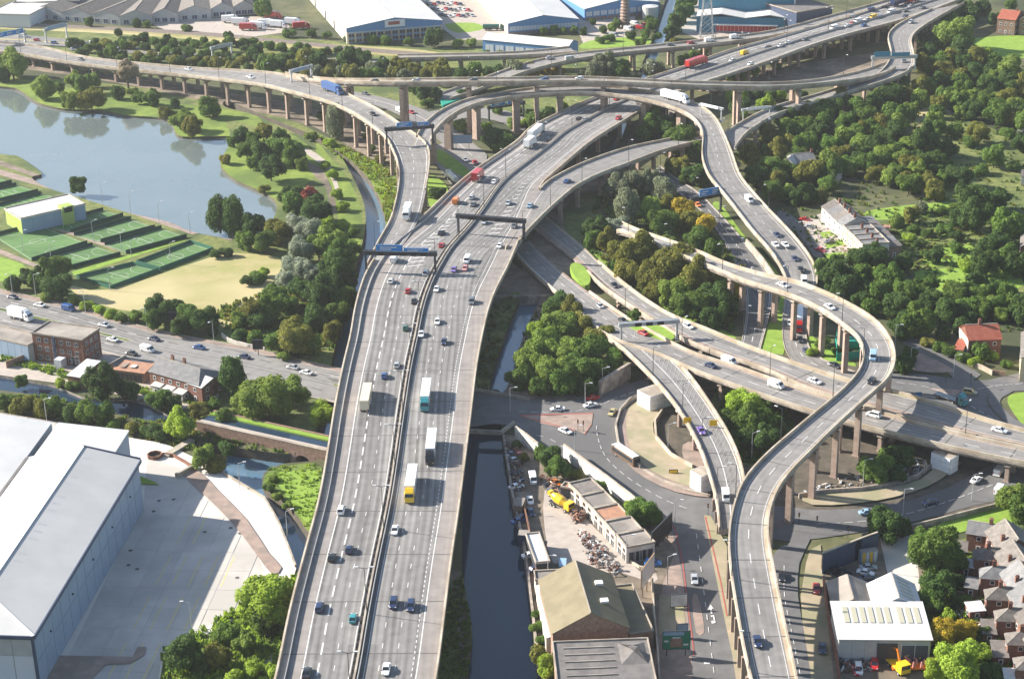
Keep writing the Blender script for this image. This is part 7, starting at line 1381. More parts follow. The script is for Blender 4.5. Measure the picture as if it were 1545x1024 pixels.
# arrow and figures on the street
b = MB()
for q in ([(1068, 920), (1072, 911), (1077, 918), (1073.5, 917), (1075, 925), (1072.5, 925), (1071, 918)], [(1072, 928), (1077, 927), (1079, 934), (1077, 935), (1075.5, 929), (1073, 930)], [(1073, 936), (1079, 935), (1080, 939), (1074, 940)], [(1062, 998), (1071, 998), (1071, 1001), (1062, 1001)]): b.face([at(x, y, .31) for x, y in q])
o = b.build('painted_arrow', 'paint_white', None); upfix(o); tag(o, kind='structure')
dash = MB()
def dashes(pts, n, L_=2.4, w=.18, z=.33):
    P = [at(x, y, z) for x, y in pts]; P = catmull(P, 6); S = arc(P)
    for k in range(n):
        d = S[-1] * (k + .5) / n; a, c = samp(P, S, d - L_ / 2), samp(P, S, d + L_ / 2); t = (c - a).normalized(); q = Vector((-t.y, t.x, 0)) * w / 2; dash.face([a - q, a + q, c + q, c - q])
dashes([(780, 620), (840, 622), (890, 616), (930, 600), (960, 590)], 12); dashes([(900, 640), (902, 660), (915, 690), (950, 722), (1000, 752), (1040, 768)], 14); dashes([(780, 650), (830, 662), (870, 690), (920, 725), (980, 762)], 12); dashes([(1050, 800), (1058, 860), (1068, 940), (1078, 1020)], 12); dashes([(1230, 790), (1300, 786), (1370, 774), (1430, 756), (1500, 730)], 16); dashes([(1350, 576), (1400, 584), (1450, 604), (1500, 632)], 10); dashes([(1460, 590), (1500, 582), (1545, 578)], 6); dashes([(1183, 850), (1184, 900), (1196, 960), (1208, 1020)], 12)
o = dash.build('painted_dashes', 'paint_white', None); upfix(o); tag(o, kind='stuff')
for k, pts in enumerate([[(782, 627), (895, 624)], [(893, 640), (882, 656)], [(868, 650), (782, 627)]]): patch('red_kerb', 'paint_red', [pts[0], pts[1], (pts[1][0], pts[1][1] + 1.3), (pts[0][0], pts[0][1] + 1.3)], 1, z=.34)
# traffic signals
def signal(x, y, label):
    r = empty('traffic_light', at(x, y, 0)); tag(r, label, 'traffic light', 'traffic lights at the junctions'); b = MB(); b.cyl((0, 0, 0), (0, 0, 2.6), .07, n=6); b.build('pole', 'steel_dark', r); b = MB(); b.box(-.2, .2, -.25, .1, 2.6, 3.7); h_ = b.build('signal_head', 'sign_black', r)
    for i, m in enumerate(('lamp_red', 'sign_yellow', 'sign_green')): b = MB(); b.cyl((0, -.26, 3.5 - i * .34), (0, -.30, 3.5 - i * .34), .12, n=8); b.build('lens', m, h_)
for x, y, l in [(872, 650, 'traffic light at the red kerbed island tip'), (880, 652, 'traffic light right of the other on the red kerbed island'), (1279, 812, 'traffic light at the street mouth below the right road'), (1232, 797, 'traffic light beside the zigzag barrier'), (1427, 578, 'traffic light at the left of the right junction'), (1464, 580, 'traffic light beside the gold taxi'), (1205, 792, 'traffic light in the flyover shadow'), (800, 606, 'traffic light at the canal bridge trees'), (1068, 778, 'traffic light at the pavement nose by the columns')]: signal(x, y, l)
# ---------------------------------------------------------------- vehicles
def loft(b, secs, mi=0):
    for a, c in zip(secs, secs[1:]):
        n = len(a)
        for k in range(n): b.face([a[k], a[(k + 1) % n], c[(k + 1) % n], c[k]], mi)
    b.face(secs[0][::-1], mi); b.face(secs[-1], mi)
def sec(x, w, z0, z1, r=.12, tw=None):
    t = w if tw is None else tw
    return [(x, -w, z0 + r), (x, -w + r * .6, z0), (x, w - r * .6, z0), (x, w, z0 + r), (x, (w + t) / 2, (z0 + z1) * .5), (x, t, z1 - r), (x, t - r, z1), (x, -t + r, z1), (x, -t, z1 - r), (x, -(w + t) / 2, (z0 + z1) * .5)]
def wheels(root, xs, y, r=.33, w=.22):
    me = None
    for x in xs:
        for s in (1, -1):
            if me is None: b = MB(); b.cyl((0, -w / 2, r), (0, w / 2, r), r, n=10); b.cyl((0, -w / 2 - .01, r), (0, w / 2 + .01, r), r * .55, n=8, mi=1); o = b.build('wheel', ['tyre', 'steel_pale'], root); me = o.data
            else: o = bpy.data.objects.new('wheel', me); C.objects.link(o); o.parent = root
            o.location = (x, y * s, 0)
def car_proto(kind, full=True):
    r = empty('car'); V = dict(hatch=(-1.95, 1.95, .86, 1.46, -1.8, .95, -1.15, .3, .92), saloon=(-2.25, 2.25, .88, 1.42, -1.35, 1.05, -.85, .35, .88), suv=(-2.2, 2.2, .93, 1.72, -2.05, 1.15, -1.7, .55, 1.02), estate=(-2.3, 2.3, .88, 1.46, -2.15, 1.0, -1.8, .35, .9))[kind]
    x0, x1, w, h, c0, c1, r0_, r1, bz = V; b = MB()
    loft(b, [sec(x0, w * .82, .38, bz * .93), sec(x0 + .18, w * .97, .24, bz), sec(x0 + .9, w, .2, bz + .02), sec(.2, w, .2, bz + .01), sec(c1, w * .99, .2, bz), sec(x1 - .45, w * .95, .22, bz - .14), sec(x1 - .06, w * .82, .34, bz - .26)])
    # roof panel and pillars
    tw = w * .76; b.prism([(r0_, -tw, h - .05), (r1, -tw, h - .05), (r1, tw, h - .05), (r0_, tw, h - .05)], [(r0_ + .12, -tw + .1, h), (r1 - .12, -tw + .1, h), (r1 - .12, tw - .1, h), (r0_ + .12, tw - .1, h)])
    for s in (1, -1):
        b.bar((c1, w * .9 * s, bz), (r1 + .02, tw * s, h - .04), .09, .07); b.bar((c0, w * .9 * s, bz), (r0_ - .02, tw * s, h - .04), .12, .07); b.bar(((c0 + c1) / 2, w * .92 * s, bz), ((r0_ + r1) / 2, tw * s * 1.01, h - .04), .09, .05)
    b.build('body', 'car_white', r)
    g = MB(); g.prism([(c0, -w * .88, bz - .02), (c1, -w * .88, bz - .02), (c1, w * .88, bz - .02), (c0, w * .88, bz - .02)], [(r0_ + .01, -tw * .97, h - .055), (r1 - .01, -tw * .97, h - .055), (r1 - .01, tw * .97, h - .055), (r0_ + .01, tw * .97, h - .055)]); g.build('windows', 'glass_dark', r)
    wheels(r, (x0 + .75, x1 - .8), w - .1)
    if full:
        for s in (1, -1):
            b = MB(); b.box(x1 - .24, x1 - .06, s * w * .66 - .16, s * w * .66 + .16, bz - .36, bz - .2); b.build('headlight', 'lamp_clear', r); b = MB(); b.box(x0 + .0, x0 + .1, s * w * .70 - .13, s * w * .70 + .13, bz - .3, bz - .08); b.build('tail_light', 'lamp_red', r)
            b = MB(); b.box(c1 - .12, c1 + .08, s * (w + .02), s * (w + .2), bz, bz + .16); b.build('mirror', 'tyre', r)
    return r
def van_proto():
    r = empty('van'); b = MB(); loft(b, [sec(-2.5, .93, .35, 2.1), sec(-2.4, .98, .25, 2.2), sec(.9, .98, .25, 2.2), sec(1.35, .96, .25, 2.05, tw=.85), sec(2.0, .95, .25, 1.25), sec(2.45, .85, .3, 1.0)]); b.build('body', 'car_white', r)
    b = MB(); b.prism([(1.42, -.8, 1.93), (1.42, .8, 1.93), (2.02, .84, 1.27), (2.02, -.84, 1.27)], [(1.47, -.8, 1.98), (1.47, .8, 1.98), (2.07, .84, 1.32), (2.07, -.84, 1.32)]); b.box(.6, 1.4, -.99, .99, 1.3, 1.8); b.build('windscreen', 'glass_dark', r)
    wheels(r, (-1.6, 1.6), .88, .36)
    for s in (1, -1): b = MB(); b.box(2.36, 2.48, s * .65 - .14, s * .65 + .14, .7, .9); b.build('headlight', 'lamp_clear', r); b = MB(); b.box(-2.54, -2.48, s * .82 - .08, s * .82 + .08, .9, 1.4); b.build('tail_light', 'lamp_red', r)
    return r
def lorry_proto(tl=13.2, tank=False, flat=False):
    r = empty('lorry'); xb = 3.0 + tl / 2 - 8.2
    b = MB(); cx = tl / 2 + 1.0
    loft(b, [sec(cx - 1.1, 1.2, .9, 2.9), sec(cx - 1.0, 1.25, .6, 3.0), sec(cx + .55, 1.25, .5, 2.85), sec(cx + .95, 1.22, .5, 2.2), sec(cx + 1.1, 1.15, .55, 1.3)]); b.prism([(cx - 1.0, -1.1, 3.0), (cx + .5, -1.1, 2.95), (cx + .5, 1.1, 2.95), (cx - 1.0, 1.1, 3.0)], [(cx - 1.0, -1, 3.85), (cx - .6, -1, 3.8), (cx - .6, 1, 3.8), (cx - 1.0, 1, 3.85)]); b.build('cab', 'car_white', r)
    b = MB(); b.prism([(cx + .60, -1.1, 2.75), (cx + .60, 1.1, 2.75), (cx + 1.02, 1.14, 2.0), (cx + 1.02, -1.14, 2.0)], [(cx + .68, -1.1, 2.78), (cx + .68, 1.1, 2.78), (cx + 1.1, 1.14, 2.03), (cx + 1.1, -1.14, 2.03)]); b.box(cx - .2, cx + .5, -1.27, 1.27, 1.9, 2.6); b.build('windscreen', 'glass_dark', r)
    b = MB()
    if tank: b.cyl((-tl / 2, 0, 2.2), (tl / 2 - .6, 0, 2.2), 1.25, n=12)
    elif flat: b.box(-tl / 2, tl / 2 - .6, -1.22, 1.22, 1.05, 1.3); b.box(tl / 2 - .9, tl / 2 - .7, -1.2, 1.2, 1.3, 2.6)
    else: b.box(-tl / 2, tl / 2 - .6, -1.27, 1.27, 1.15, 4.05)
    b.build('trailer' if not flat else 'load_bed', 'car_white', r); b = MB(); b.box(-tl / 2 + .2, cx - .6, -.5, .5, .75, 1.12); b.build('chassis', 'steel_dark', r)
    wheels(r, [cx, cx - 2.9] + [-tl / 2 + 1.6 + k * 1.3 for k in range(3 if tl > 9 else 1)], 1.08, .5, .32)
    for s in (1, -1): b = MB(); b.box(cx + 1.05, cx + 1.16, s * .85 - .15, s * .85 + .15, .75, .95); b.build('headlight', 'lamp_clear', r); b = MB(); b.box(-tl / 2 - .04, -tl / 2 + .02, s * 1.0 - .15, s * 1.0 + .15, 1.2, 1.35); b.build('tail_light', 'lamp_red', r)
    return r
def bus_proto():
    r = empty('bus'); b = MB(); loft(b, [sec(-5.4, 1.2, .5, 2.9), sec(-5.3, 1.26, .35, 3.0), sec(5.2, 1.26, .35, 3.0), sec(5.45, 1.2, .45, 2.8)]); b.build('body', 'car_white', r); b = MB(); b.box(-5.0, 5.0, -1.275, 1.275, 1.35, 2.35); b.build('windows', 'glass_dark', r); b = MB(); b.box(5.40, 5.48, -1.1, 1.1, 1.2, 2.5); b.build('windscreen', 'glass_dark', r)
    b = MB(); b.box(-5.2, 5.1, -1.15, 1.15, 3.01, 3.08); b.build('roof', 'roof_white', r); wheels(r, (-3.4, 3.3), 1.1, .48, .3); return r
PROTO = {'hatch': car_proto('hatch'), 'saloon': car_proto('saloon'), 'suv': car_proto('suv'), 'estate': car_proto('estate'), 'van': van_proto(), 'lorry': lorry_proto(), 'truck': lorry_proto(7.5), 'flatbed': lorry_proto(8.5, flat=True), 'tanker': lorry_proto(9.5, tank=True), 'bus': bus_proto()}
FIRST = set(); VEH = []
NOUN = dict(hatch='hatchback', saloon='saloon car', suv='tall car', estate='estate car', van='van', lorry='articulated lorry', truck='box lorry', flatbed='flatbed lorry', tanker='tanker lorry', bus='bus'); CATN = dict(hatch='car', saloon='car', suv='car', estate='car', van='van', lorry='lorry', truck='lorry', flatbed='lorry', tanker='lorry', bus='bus')
def put(kind, col, where, x, y, road=None, rev=False, dirpx=None, z=0.0, second=None, label=None, lat=0):
    if road:
        p, hd, i, zz = on_road(road, x, y)
        if rev: hd += math.pi
    else:
        p = at(x, y, z); q = at(x + dirpx[0], y + dirpx[1], z); hd = math.atan2(q.y - p.y, q.x - p.x)
    VEH.append((kind, col, where, x, y, p, hd, second, label))
def commit():
    D = {}
    for v in VEH: D.setdefault((v[0], v[1], v[2]), []).append(v)
    for (kind, col, where), lst in D.items():
        lst.sort(key=lambda v: -v[4])
        for i, (k, c, w, x, y, p, hd, second, label) in enumerate(lst):
            pr = PROTO[kind]
            if kind in FIRST: o = dup(pr)
            else: o = pr; FIRST.add(kind)
            o.location = p; o.rotation_euler = (0, 0, hd); cn = col.replace('_', ' ')
            lb = label or ('%s %s %s' % (cn, NOUN[kind], where) + ('' if len(lst) == 1 else ', nearest the bottom of the photo' if i == 0 else ', %s up from the bottom' % ORDW[i]))
            tag(o, lb, CATN[kind], ('cars ' if CATN[kind] == 'car' else CATN[kind] + 's ') + where) 
            for ch in o.children:
                n = ch.name.split('.')[0]
                mm = {'body': 'car_' + col, 'trailer': 'car_' + col, 'load_bed': 'car_' + col, 'cab': 'car_' + (second or col), 'door': None}.get(n)
                if mm: ch.material_slots[0].link = 'OBJECT'; ch.material_slots[0].material = MT[mm]
L_ = 'on the left motorway carriageway'; R_ = 'on the right motorway carriageway'; FM = 'on the far motorway stretch'
for a in [('suv', 'white', 515, 772), ('hatch', 'black', 501, 843), ('hatch', 'navy', 527, 831), ('estate', 'navy', 482, 918), ('hatch', 'teal', 533, 935), ('saloon', 'black', 463, 1017), ('hatch', 'silver', 599, 553), ('hatch', 'blue', 580, 569), ('hatch', 'green', 612, 497), ('saloon', 'black', 625, 456), ('hatch', 'red', 616, 441), ('hatch', 'white', 590, 426), ('van', 'white', 595, 394), ('suv', 'silver', 643, 414), ('saloon', 'black', 666, 353), ('hatch', 'red', 667, 372), ('van', 'orange', 688, 306), ('hatch', 'silver', 712, 300), ('saloon', 'grey', 714, 310), ('saloon', 'white', 746, 276), ('saloon', 'black', 829, 213), ('hatch', 'black', 874, 181), ('hatch', 'silver', 883, 182), ('hatch', 'black', 908, 167), ('hatch', 'red', 931, 151)]: put(a[0], a[1], L_, a[2], a[3], 'm6')
put('truck', 'red', L_, 720, 272, 'm6', second='red'); put('truck', 'white', L_, 799, 222, 'm6'); put('lorry', 'white', L_, 808, 206, 'm6', second='teal', label='white lorry with a teal cab behind the small white box lorry')
put('lorry', 'cream', L_, 553, 609, 'm6', second='brown', label='cream-topped articulated lorry driving away on the left motorway carriageway')
for a in [('saloon', 'white', 596, 802), ('suv', 'navy', 594, 913), ('suv', 'navy', 620, 917), ('saloon', 'white', 583, 1012), ('hatch', 'navy', 670, 518), ('saloon', 'white', 636, 506), ('saloon', 'white', 660, 487), ('suv', 'grey', 712, 457), ('saloon', 'white', 659, 438), ('hatch', 'pink', 702, 407), ('hatch', 'purple', 685, 409), ('hatch', 'white', 754, 373), ('hatch', 'silver', 731, 337), ('saloon', 'silver', 767, 308), ('hatch', 'grey', 776, 343), ('hatch', 'red', 933, 180), ('saloon', 'white', 963, 156)]: put(a[0], a[1], R_, a[2], a[3], 'm6', True)
put('van', 'white', R_, 705, 395, 'm6', True, label='white caravan-like van right behind the pink hatchback on the motorway')
put('lorry', 'white', R_, 643, 603, 'm6', True, second='teal', label='white articulated lorry with a teal cab, farthest of the three on the motorway'); put('lorry', 'white', R_, 651, 681, 'm6', True, second='black', label='white articulated lorry with a black cab, middle of the three on the motorway'); put('lorry', 'white', R_, 621, 737, 'm6', True, second='yellow', label='white articulated lorry with a yellow cab, nearest of the three on the motorway')
for a in [('van', 'yellow', 1123, 82, 0), ('hatch', 'white', 1104, 93, 1), ('hatch', 'white', 1132, 98, 1), ('saloon', 'black', 1159, 73, 1), ('hatch', 'white', 1176, 71, 1), ('saloon', 'white', 1189, 66, 1), ('hatch', 'grey', 1214, 61, 1), ('van', 'white', 1258, 44, 1), ('hatch', 'white', 1277, 41, 1), ('hatch', 'red', 1286, 37, 1), ('van', 'white', 1294, 34, 1), ('hatch', 'white', 1307, 31, 1), ('van', 'yellow', 1317, 28, 1), ('hatch', 'silver', 1327, 26, 1), ('van', 'white', 1344, 20, 1), ('hatch', 'blue', 1303, 40, 1), ('hatch', 'grey', 1365, 18, 1), ('hatch', 'navy', 1366, 26, 1), ('van', 'navy', 1315, 17, 0), ('hatch', 'silver', 1287, 26, 0), ('hatch', 'black', 1335, 12, 0), ('saloon', 'grey', 1392, 13, 1), ('hatch', 'silver', 1373, 11, 1)]: put(a[0], a[1], FM, a[2], a[3], 'm6', bool(a[4]))
put('lorry', 'red', FM, 1049, 100, 'm6'); put('lorry', 'navy', FM, 1356, 8, 'm6'); put('truck', 'red', FM, 1376, 4, 'm6')
for k, w, lst in [('k', 'on the far right S-bend', [('suv', 'silver', 1374, 35), ('hatch', 'grey', 1364, 94)]), ('h', 'on the far slip road', [('hatch', 'grey', 1011, 69), ('hatch', 'red', 1043, 66), ('van', 'white', 1070, 63), ('van', 'white', 1108, 58), ('hatch', 'silver', 829, 89), ('van', 'silver', 860, 91)]),
                  ('b', 'on the highest viaduct', [('hatch', 'black', 565, 124), ('hatch', 'silver', 628, 123), ('hatch', 'grey', 715, 122), ('hatch', 'blue', 822, 121), ('hatch', 'white', 874, 120)]), ('a', 'on the lake viaduct', [('hatch', 'black', 563, 174), ('hatch', 'grey', 122, 91), ('saloon', 'white', 285, 106), ('saloon', 'white', 378, 118)]),
                  ('c', 'on the descending right viaduct', [('van', 'white', 1130, 304), ('saloon', 'navy', 1172, 356), ('saloon', 'white', 1170, 371), ('saloon', 'white', 1185, 371), ('saloon', 'navy', 1199, 392), ('saloon', 'black', 1208, 408), ('van', 'white', 1213, 427)]), ('e', 'on the S-shaped flyover', [('saloon', 'white', 1181, 432), ('saloon', 'white', 1252, 465), ('van', 'pale_blue', 1317, 541), ('hatch', 'black', 1315, 577), ('saloon', 'navy', 1143, 970)]),
                  ('j', 'on the motorway slip', [('saloon', 'blue', 856, 275), ('saloon', 'pale_blue', 800, 312)]), ('f1', 'on the upper twin carriageway', [('saloon', 'black', 927, 432), ('van', 'white', 1100, 548), ('saloon', 'white', 1229, 577), ('saloon', 'white', 1508, 651), ('saloon', 'white', 1038, 494)]),
                  ('f2', 'on the lower twin carriageway', [('saloon', 'silver', 905, 463), ('saloon', 'black', 939, 485), ('saloon', 'red', 970, 504), ('saloon', 'navy', 1071, 553), ('van', 'white', 1171, 584), ('suv', 'white', 1318, 628)]), ('g', 'on the hatched ramp', [('saloon', 'purple', 1058, 652), ('van', 'white', 1095, 752)]),
                  ('island_road', 'on the road beside the wooded island', [('saloon', 'black', 1037, 297), ('hatch', 'orange', 1053, 311), ('saloon', 'grey', 1141, 437), ('saloon', 'black', 1152, 469), ('saloon', 'silver', 1146, 485)]), ('down_road', 'on the road below the flyover loop', [('saloon', 'white', 1192, 489), ('saloon', 'black', 1207, 514), ('saloon', 'navy', 1217, 532), ('saloon', 'black', 1259, 553)]),
                  ('lichfield', 'on the avenue', [('saloon', 'navy', 19, 450), ('saloon', 'white', 60, 462), ('van', 'blue', 104, 468), ('saloon', 'silver', 157, 492), ('saloon', 'navy', 232, 513), ('saloon', 'blue', 300, 526), ('saloon', 'navy', 368, 540), ('saloon', 'silver', 442, 556), ('saloon', 'white', 462, 564), ('saloon', 'white', 170, 514), ('saloon', 'black', 198, 535), ('van', 'white', 223, 530)]),
                  ('far_road', 'on the far carriageways', [('van', 'white', 35, 56), ('hatch', 'red', 56, 62), ('hatch', 'blue', 82, 66), ('van', 'white', 142, 68), ('van', 'white', 191, 73), ('hatch', 'white', 254, 81), ('hatch', 'silver', 109, 76), ('hatch', 'grey', 9, 66)]), ('under_road', 'on the road under the highest viaduct', [('hatch', 'grey', 551, 143), ('van', 'white', 604, 169), ('hatch', 'red', 621, 171)])]:
    for a in lst: put(a[0], a[1], w, a[2], a[3], k, k in ('f2', 'b', 'lichfield') and a[0] != 'van')
put('lorry', 'blue', 'on the lake viaduct', 500, 139, 'a'); put('truck', 'white', 'on the lake viaduct', 615, 325, 'a'); put('lorry', 'white', 'on the curved viaduct', 1016, 152, 'c'); put('lorry', 'white', 'on the road below the flyover loop', 1205, 488, 'down_road', second='red', label='white articulated lorry with a bright red cab below the flyover loop'); put('truck', 'white', 'on the avenue', 28, 481, 'lichfield', label='white tipper lorry on the near lanes of the avenue'); put('tanker', 'white', 'beneath the motorway merge', 683, 274, dirpx=(-20, -18), z=.35)
RB = 'at the roundabout'
for a in [('saloon', 'red', 895, 602, 20, -4), ('saloon', 'white', 891, 613, 20, -4), ('saloon', 'white', 841, 619, -20, 1), ('saloon', 'gold', 924, 624, -8, 10), ('saloon', 'white', 853, 652, 20, 8)]: put(a[0], a[1], RB, a[2], a[3], dirpx=(a[4], a[5]), z=.22)
put('bus', 'brown', RB, 944, 693, dirpx=(18, 12), z=.22); put('saloon', 'silver', 'on the street beside the flyover columns', 1048, 876, dirpx=(2, 20), z=.25); put('saloon', 'pale_blue', 'on the lower right road', 1308, 775, dirpx=(20, -2), z=.25); put('saloon', 'navy', 'on the lower right road', 1403, 760, dirpx=(-20, 5), z=.25); put('saloon', 'black', 'on the shaded service road', 1180, 872, dirpx=(1, 20), z=.26); put('saloon', 'white', 'on the lower right road', 1473, 726, dirpx=(16, -10), z=.25); put('van', 'white', 'emerging under the twin road', 1507, 714, dirpx=(12, -16), z=.25); put('van', 'white', 'cut by the right edge beside the light green tree', 1508, 742, dirpx=(10, -14), z=.25); put('suv', 'gold', 'at the right junction', 1463, 594, dirpx=(18, 3), z=.02); put('flatbed', 'grey', 'at the right junction', 1430, 604, dirpx=(20, 7), z=.02, second='teal', label='dark flatbed lorry with a teal cab at the right junction')
PK = 'parked in the works yard'
for a in [('saloon', 'black', 1259, 863, 12, -3), ('saloon', 'black', 1273, 867, 12, -3), ('saloon', 'silver', 1310, 858, 14, 0), ('saloon', 'white', 1306, 866, 14, 3), ('saloon', 'navy', 1308, 875, 14, -2), ('hatch', 'red', 1291, 1014, 3, 10), ('suv', 'white', 1295, 1012, 2, 12), ('suv', 'red', 1319, 1005, 0, 12)]: put(a[0], a[1], PK, a[2], a[3], dirpx=(a[4], a[5]), z=.05)
put('saloon', 'red', 'parked among the column shadows', 1232, 890, dirpx=(1, 14), z=.3); put('saloon', 'navy', 'parked among the column shadows', 1241, 980, dirpx=(1, 14), z=.3)
SY = 'in the scrap yard'
for a in [('van', 'white', 804, 726, 3, 14), ('saloon', 'white', 800, 840, 12, -2), ('saloon', 'navy', 788, 782, 10, -6), ('saloon', 'blue', 783, 788, 12, -3), ('saloon', 'navy', 806, 861, 10, -4), ('hatch', 'black', 822, 861, 4, 8), ('saloon', 'silver', 776, 697, 8, 6), ('saloon', 'navy', 772, 688, 10, 3), ('hatch', 'red', 784, 690, 6, 8), ('saloon', 'white', 779, 736, 10, -3), ('saloon', 'white', 800, 757, 2, 10), ('saloon', 'navy', 801, 775, 4, 8), ('hatch', 'black', 826, 737, 6, 8), ('hatch', 'orange', 838, 731, 8, 4), ('hatch', 'grey', 830, 745, 4, 9)]: put(a[0], a[1], SY, a[2], a[3], dirpx=(a[4], a[5]), z=.05)
put('van', 'pale_blue', 'in the shade beside the olive works hall', 849, 860, dirpx=(-1, 14), z=.1); put('suv', 'bright_blue', 'parked beside the workshop row end', 985, 852, dirpx=(14, 0), z=.1)
put('saloon', 'red', 'parked before the stepped terrace', 1215, 333, dirpx=(10, 1), z=.02); put('saloon', 'red', 'parked before the stepped terrace', 1238, 379, dirpx=(10, 3), z=.02); put('saloon', 'silver', 'parked before the stepped terrace', 1222, 344, dirpx=(10, 1), z=.02); put('saloon', 'grey', 'parked before the stepped terrace', 1252, 367, dirpx=(10, -2), z=.02); put('hatch', 'silver', 'under the motorway merge road', 702, 243, dirpx=(10, 9), z=.35); put('hatch', 'red', 'under the motorway merge road', 717, 247, dirpx=(10, 9), z=.35)
for i, (x, y, c) in enumerate([(396, 24, 'red'), (410, 28, 'red'), (440, 38, 'white'), (452, 44, 'red'), (372, 46, 'red'), (388, 44, 'white'), (400, 40, 'white'), (360, 38, 'white'), (418, 42, 'white'), (345, 34, 'white')]): put('truck', c, 'in the lorry park behind the railway', x, y, dirpx=(14, -1 + i % 3), z=.05)
for i in range(26): x = 640 + (i % 9) * 12; y = 6 + (i // 9) * 9 + (i % 3); put('hatch', ['silver', 'white', 'red', 'navy', 'grey'][i % 5], 'in the car park between the white warehouses', x * .55 + 290 + (i // 9) * 12, y, dirpx=(8, 3), z=.05)
for i, (x, y, c) in enumerate([(958, 38, 'white'), (966, 44, 'red'), (948, 46, 'white'), (926, 55, 'silver'), (975, 41, 'red')]): put('van', c, 'beside the ringed tower', x, y, dirpx=(8, 1), z=.05)
put('tanker', 'green', 'on the grass before the second warehouse', 742, 46, dirpx=(20, 0), z=.05)
commit()
# yellow mixer, wrecker with crane, digger
def machine(label, x, y, rz, parts, name='works_vehicle', cat='truck'):
    r = empty(name, at(x, y, .05), rz); tag(r, label, cat); 
    for n, m, shp in parts:
        b = MB()
        for q in shp:
            if q[0] == 'b': b.box(*q[1:])
            elif q[0] == 'r': b.bar(*q[1:])
            else: b.cyl(*q[1:])
        b.build(n, m, r)
    wheels(r, (-2.6, -1.4, 2.6), 1.1, .5, .3); return r
machine('yellow concrete mixer lorry parked facing the workshop row', 846, 766, -.8, [('chassis', 'steel_dark', [('b', -4, 3.8, -.5, .5, .7, 1.0)]), ('cab', 'car_yellow', [('b', 2.2, 4.0, -1.2, 1.2, .9, 2.9)]), ('drum', 'car_yellow', [('c', (-3.2, 0, 3.0), (-1.4, 0, 2.6), .7, 1.4, 12), ('c', (-1.4, 0, 2.6), (.6, 0, 2.2), 1.4, 1.35, 12), ('c', (.6, 0, 2.2), (1.9, 0, 1.9), 1.35, .8, 12)]), ('hopper', 'car_yellow', [('b', -4.2, -3.2, -.7, .7, 2.8, 3.9)]), ('windscreen', 'glass_dark', [('b', 4.0, 4.06, -1.05, 1.05, 1.9, 2.7)])])
machine('bright yellow breakdown truck with a crane before the works shed', 1352, 1008, -1.2, [('chassis', 'steel_dark', [('b', -4, 3.6, -.5, .5, .7, 1.0)]), ('cab', 'car_yellow', [('b', 1.6, 3.8, -1.25, 1.25, .9, 3.1)]), ('flatbed', 'car_yellow', [('b', -4.2, 1.4, -1.2, 1.2, 1.0, 1.4)]), ('crane_arm', 'car_orange', [('r', (1.0, .4, 1.4), (-.5, .4, 4.6), .35, .35), ('r', (-.5, .4, 4.6), (-4.0, .2, 4.0), .3, .3)]), ('windscreen', 'glass_dark', [('b', 3.8, 3.86, -1.1, 1.1, 2.0, 2.9)])])
machine('low yellow flatbed trailer loaded with striped cones beside the yellow truck', 1378, 1010, 0, [('bed', 'car_orange', [('b', -5, 5, -1.2, 1.2, .8, 1.2)]), ('tail_board', 'car_yellow', [('b', 3.6, 4.8, -1.2, 1.2, 1.2, 2.6)])] + [('cone_stack', 'pink_cone' if False else 'car_pink', [('c', (-2 + .9 * i, (-.6, .5)[i % 2], 1.2), (-2 + .9 * i, (-.6, .5)[i % 2], 2.5), .35, .15, 7)]) for i in range(6)], 'trailer', 'trailer')
# heaps of scrap: nobody could count them
def heap(label, pts, n, hmax, mats, z0=0.0, seed=1, sz=(.25, .9)):
    rg = random.Random(seed); ring = [at(x, y, 0) for x, y in pts]; xs = [p.x for p in ring]; ys = [p.y for p in ring]; b = MB(); k = 0
    while k < n:
        q = Vector((rg.uniform(min(xs), max(xs)), rg.uniform(min(ys), max(ys))))
        if not inside(q, [p.xy for p in ring]): continue
        k += 1; a = rg.random() * 3.14; l, w, h = rg.uniform(*sz), rg.uniform(*sz) * .5, rg.uniform(.1, .5); zc = z0 + rg.random() ** 2 * hmax + h / 2; d = Vector((math.cos(a), math.sin(a), rg.uniform(-.4, .4))) * l
        b.bar(Vector((q.x, q.y, zc)) - d, Vector((q.x, q.y, zc)) + d, w, h, rg.randrange(len(mats)))
    o = b.build('scrap_heap', mats, None); tag(o, kind='stuff'); return o
heap('', [(872, 804), (886, 808), (918, 840), (934, 862), (926, 870), (890, 850)], 420, 1.6, ['render_white', 'clad_pale', 'paving_pink', 'brick_red', 'steel_pale', 'clad_grey', 'scrap', 'scrap'], seed=2)
heap('', [(760, 670), (776, 672), (786, 700), (792, 740), (776, 742)], 260, 1.2, ['scrap', 'earth_dark', 'car_navy', 'steel_pale', 'brick_red', 'scrap'], seed=3); heap('', [(812, 716), (830, 722), (858, 760), (880, 790), (868, 790), (840, 756)], 300, 1.4, ['scrap', 'roof_rust', 'earth', 'brick_brown', 'clad_grey'], seed=4)
heap('', [(1266, 990), (1310, 992), (1312, 1012), (1268, 1016)], 220, 1.4, ['brick_red', 'scrap', 'steel_pale', 'scrap', 'render_white', 'car_navy'], seed=5); heap('', [(1362, 984), (1398, 978), (1400, 1000), (1364, 1004)], 160, 2.2, ['car_pink', 'paving_pink', 'sign_yellow', 'render_white'], seed=6); heap('', [(862, 770), (882, 776), (882, 790), (868, 788)], 90, 1.8, ['roof_rust', 'brick_red', 'earth'], seed=7)
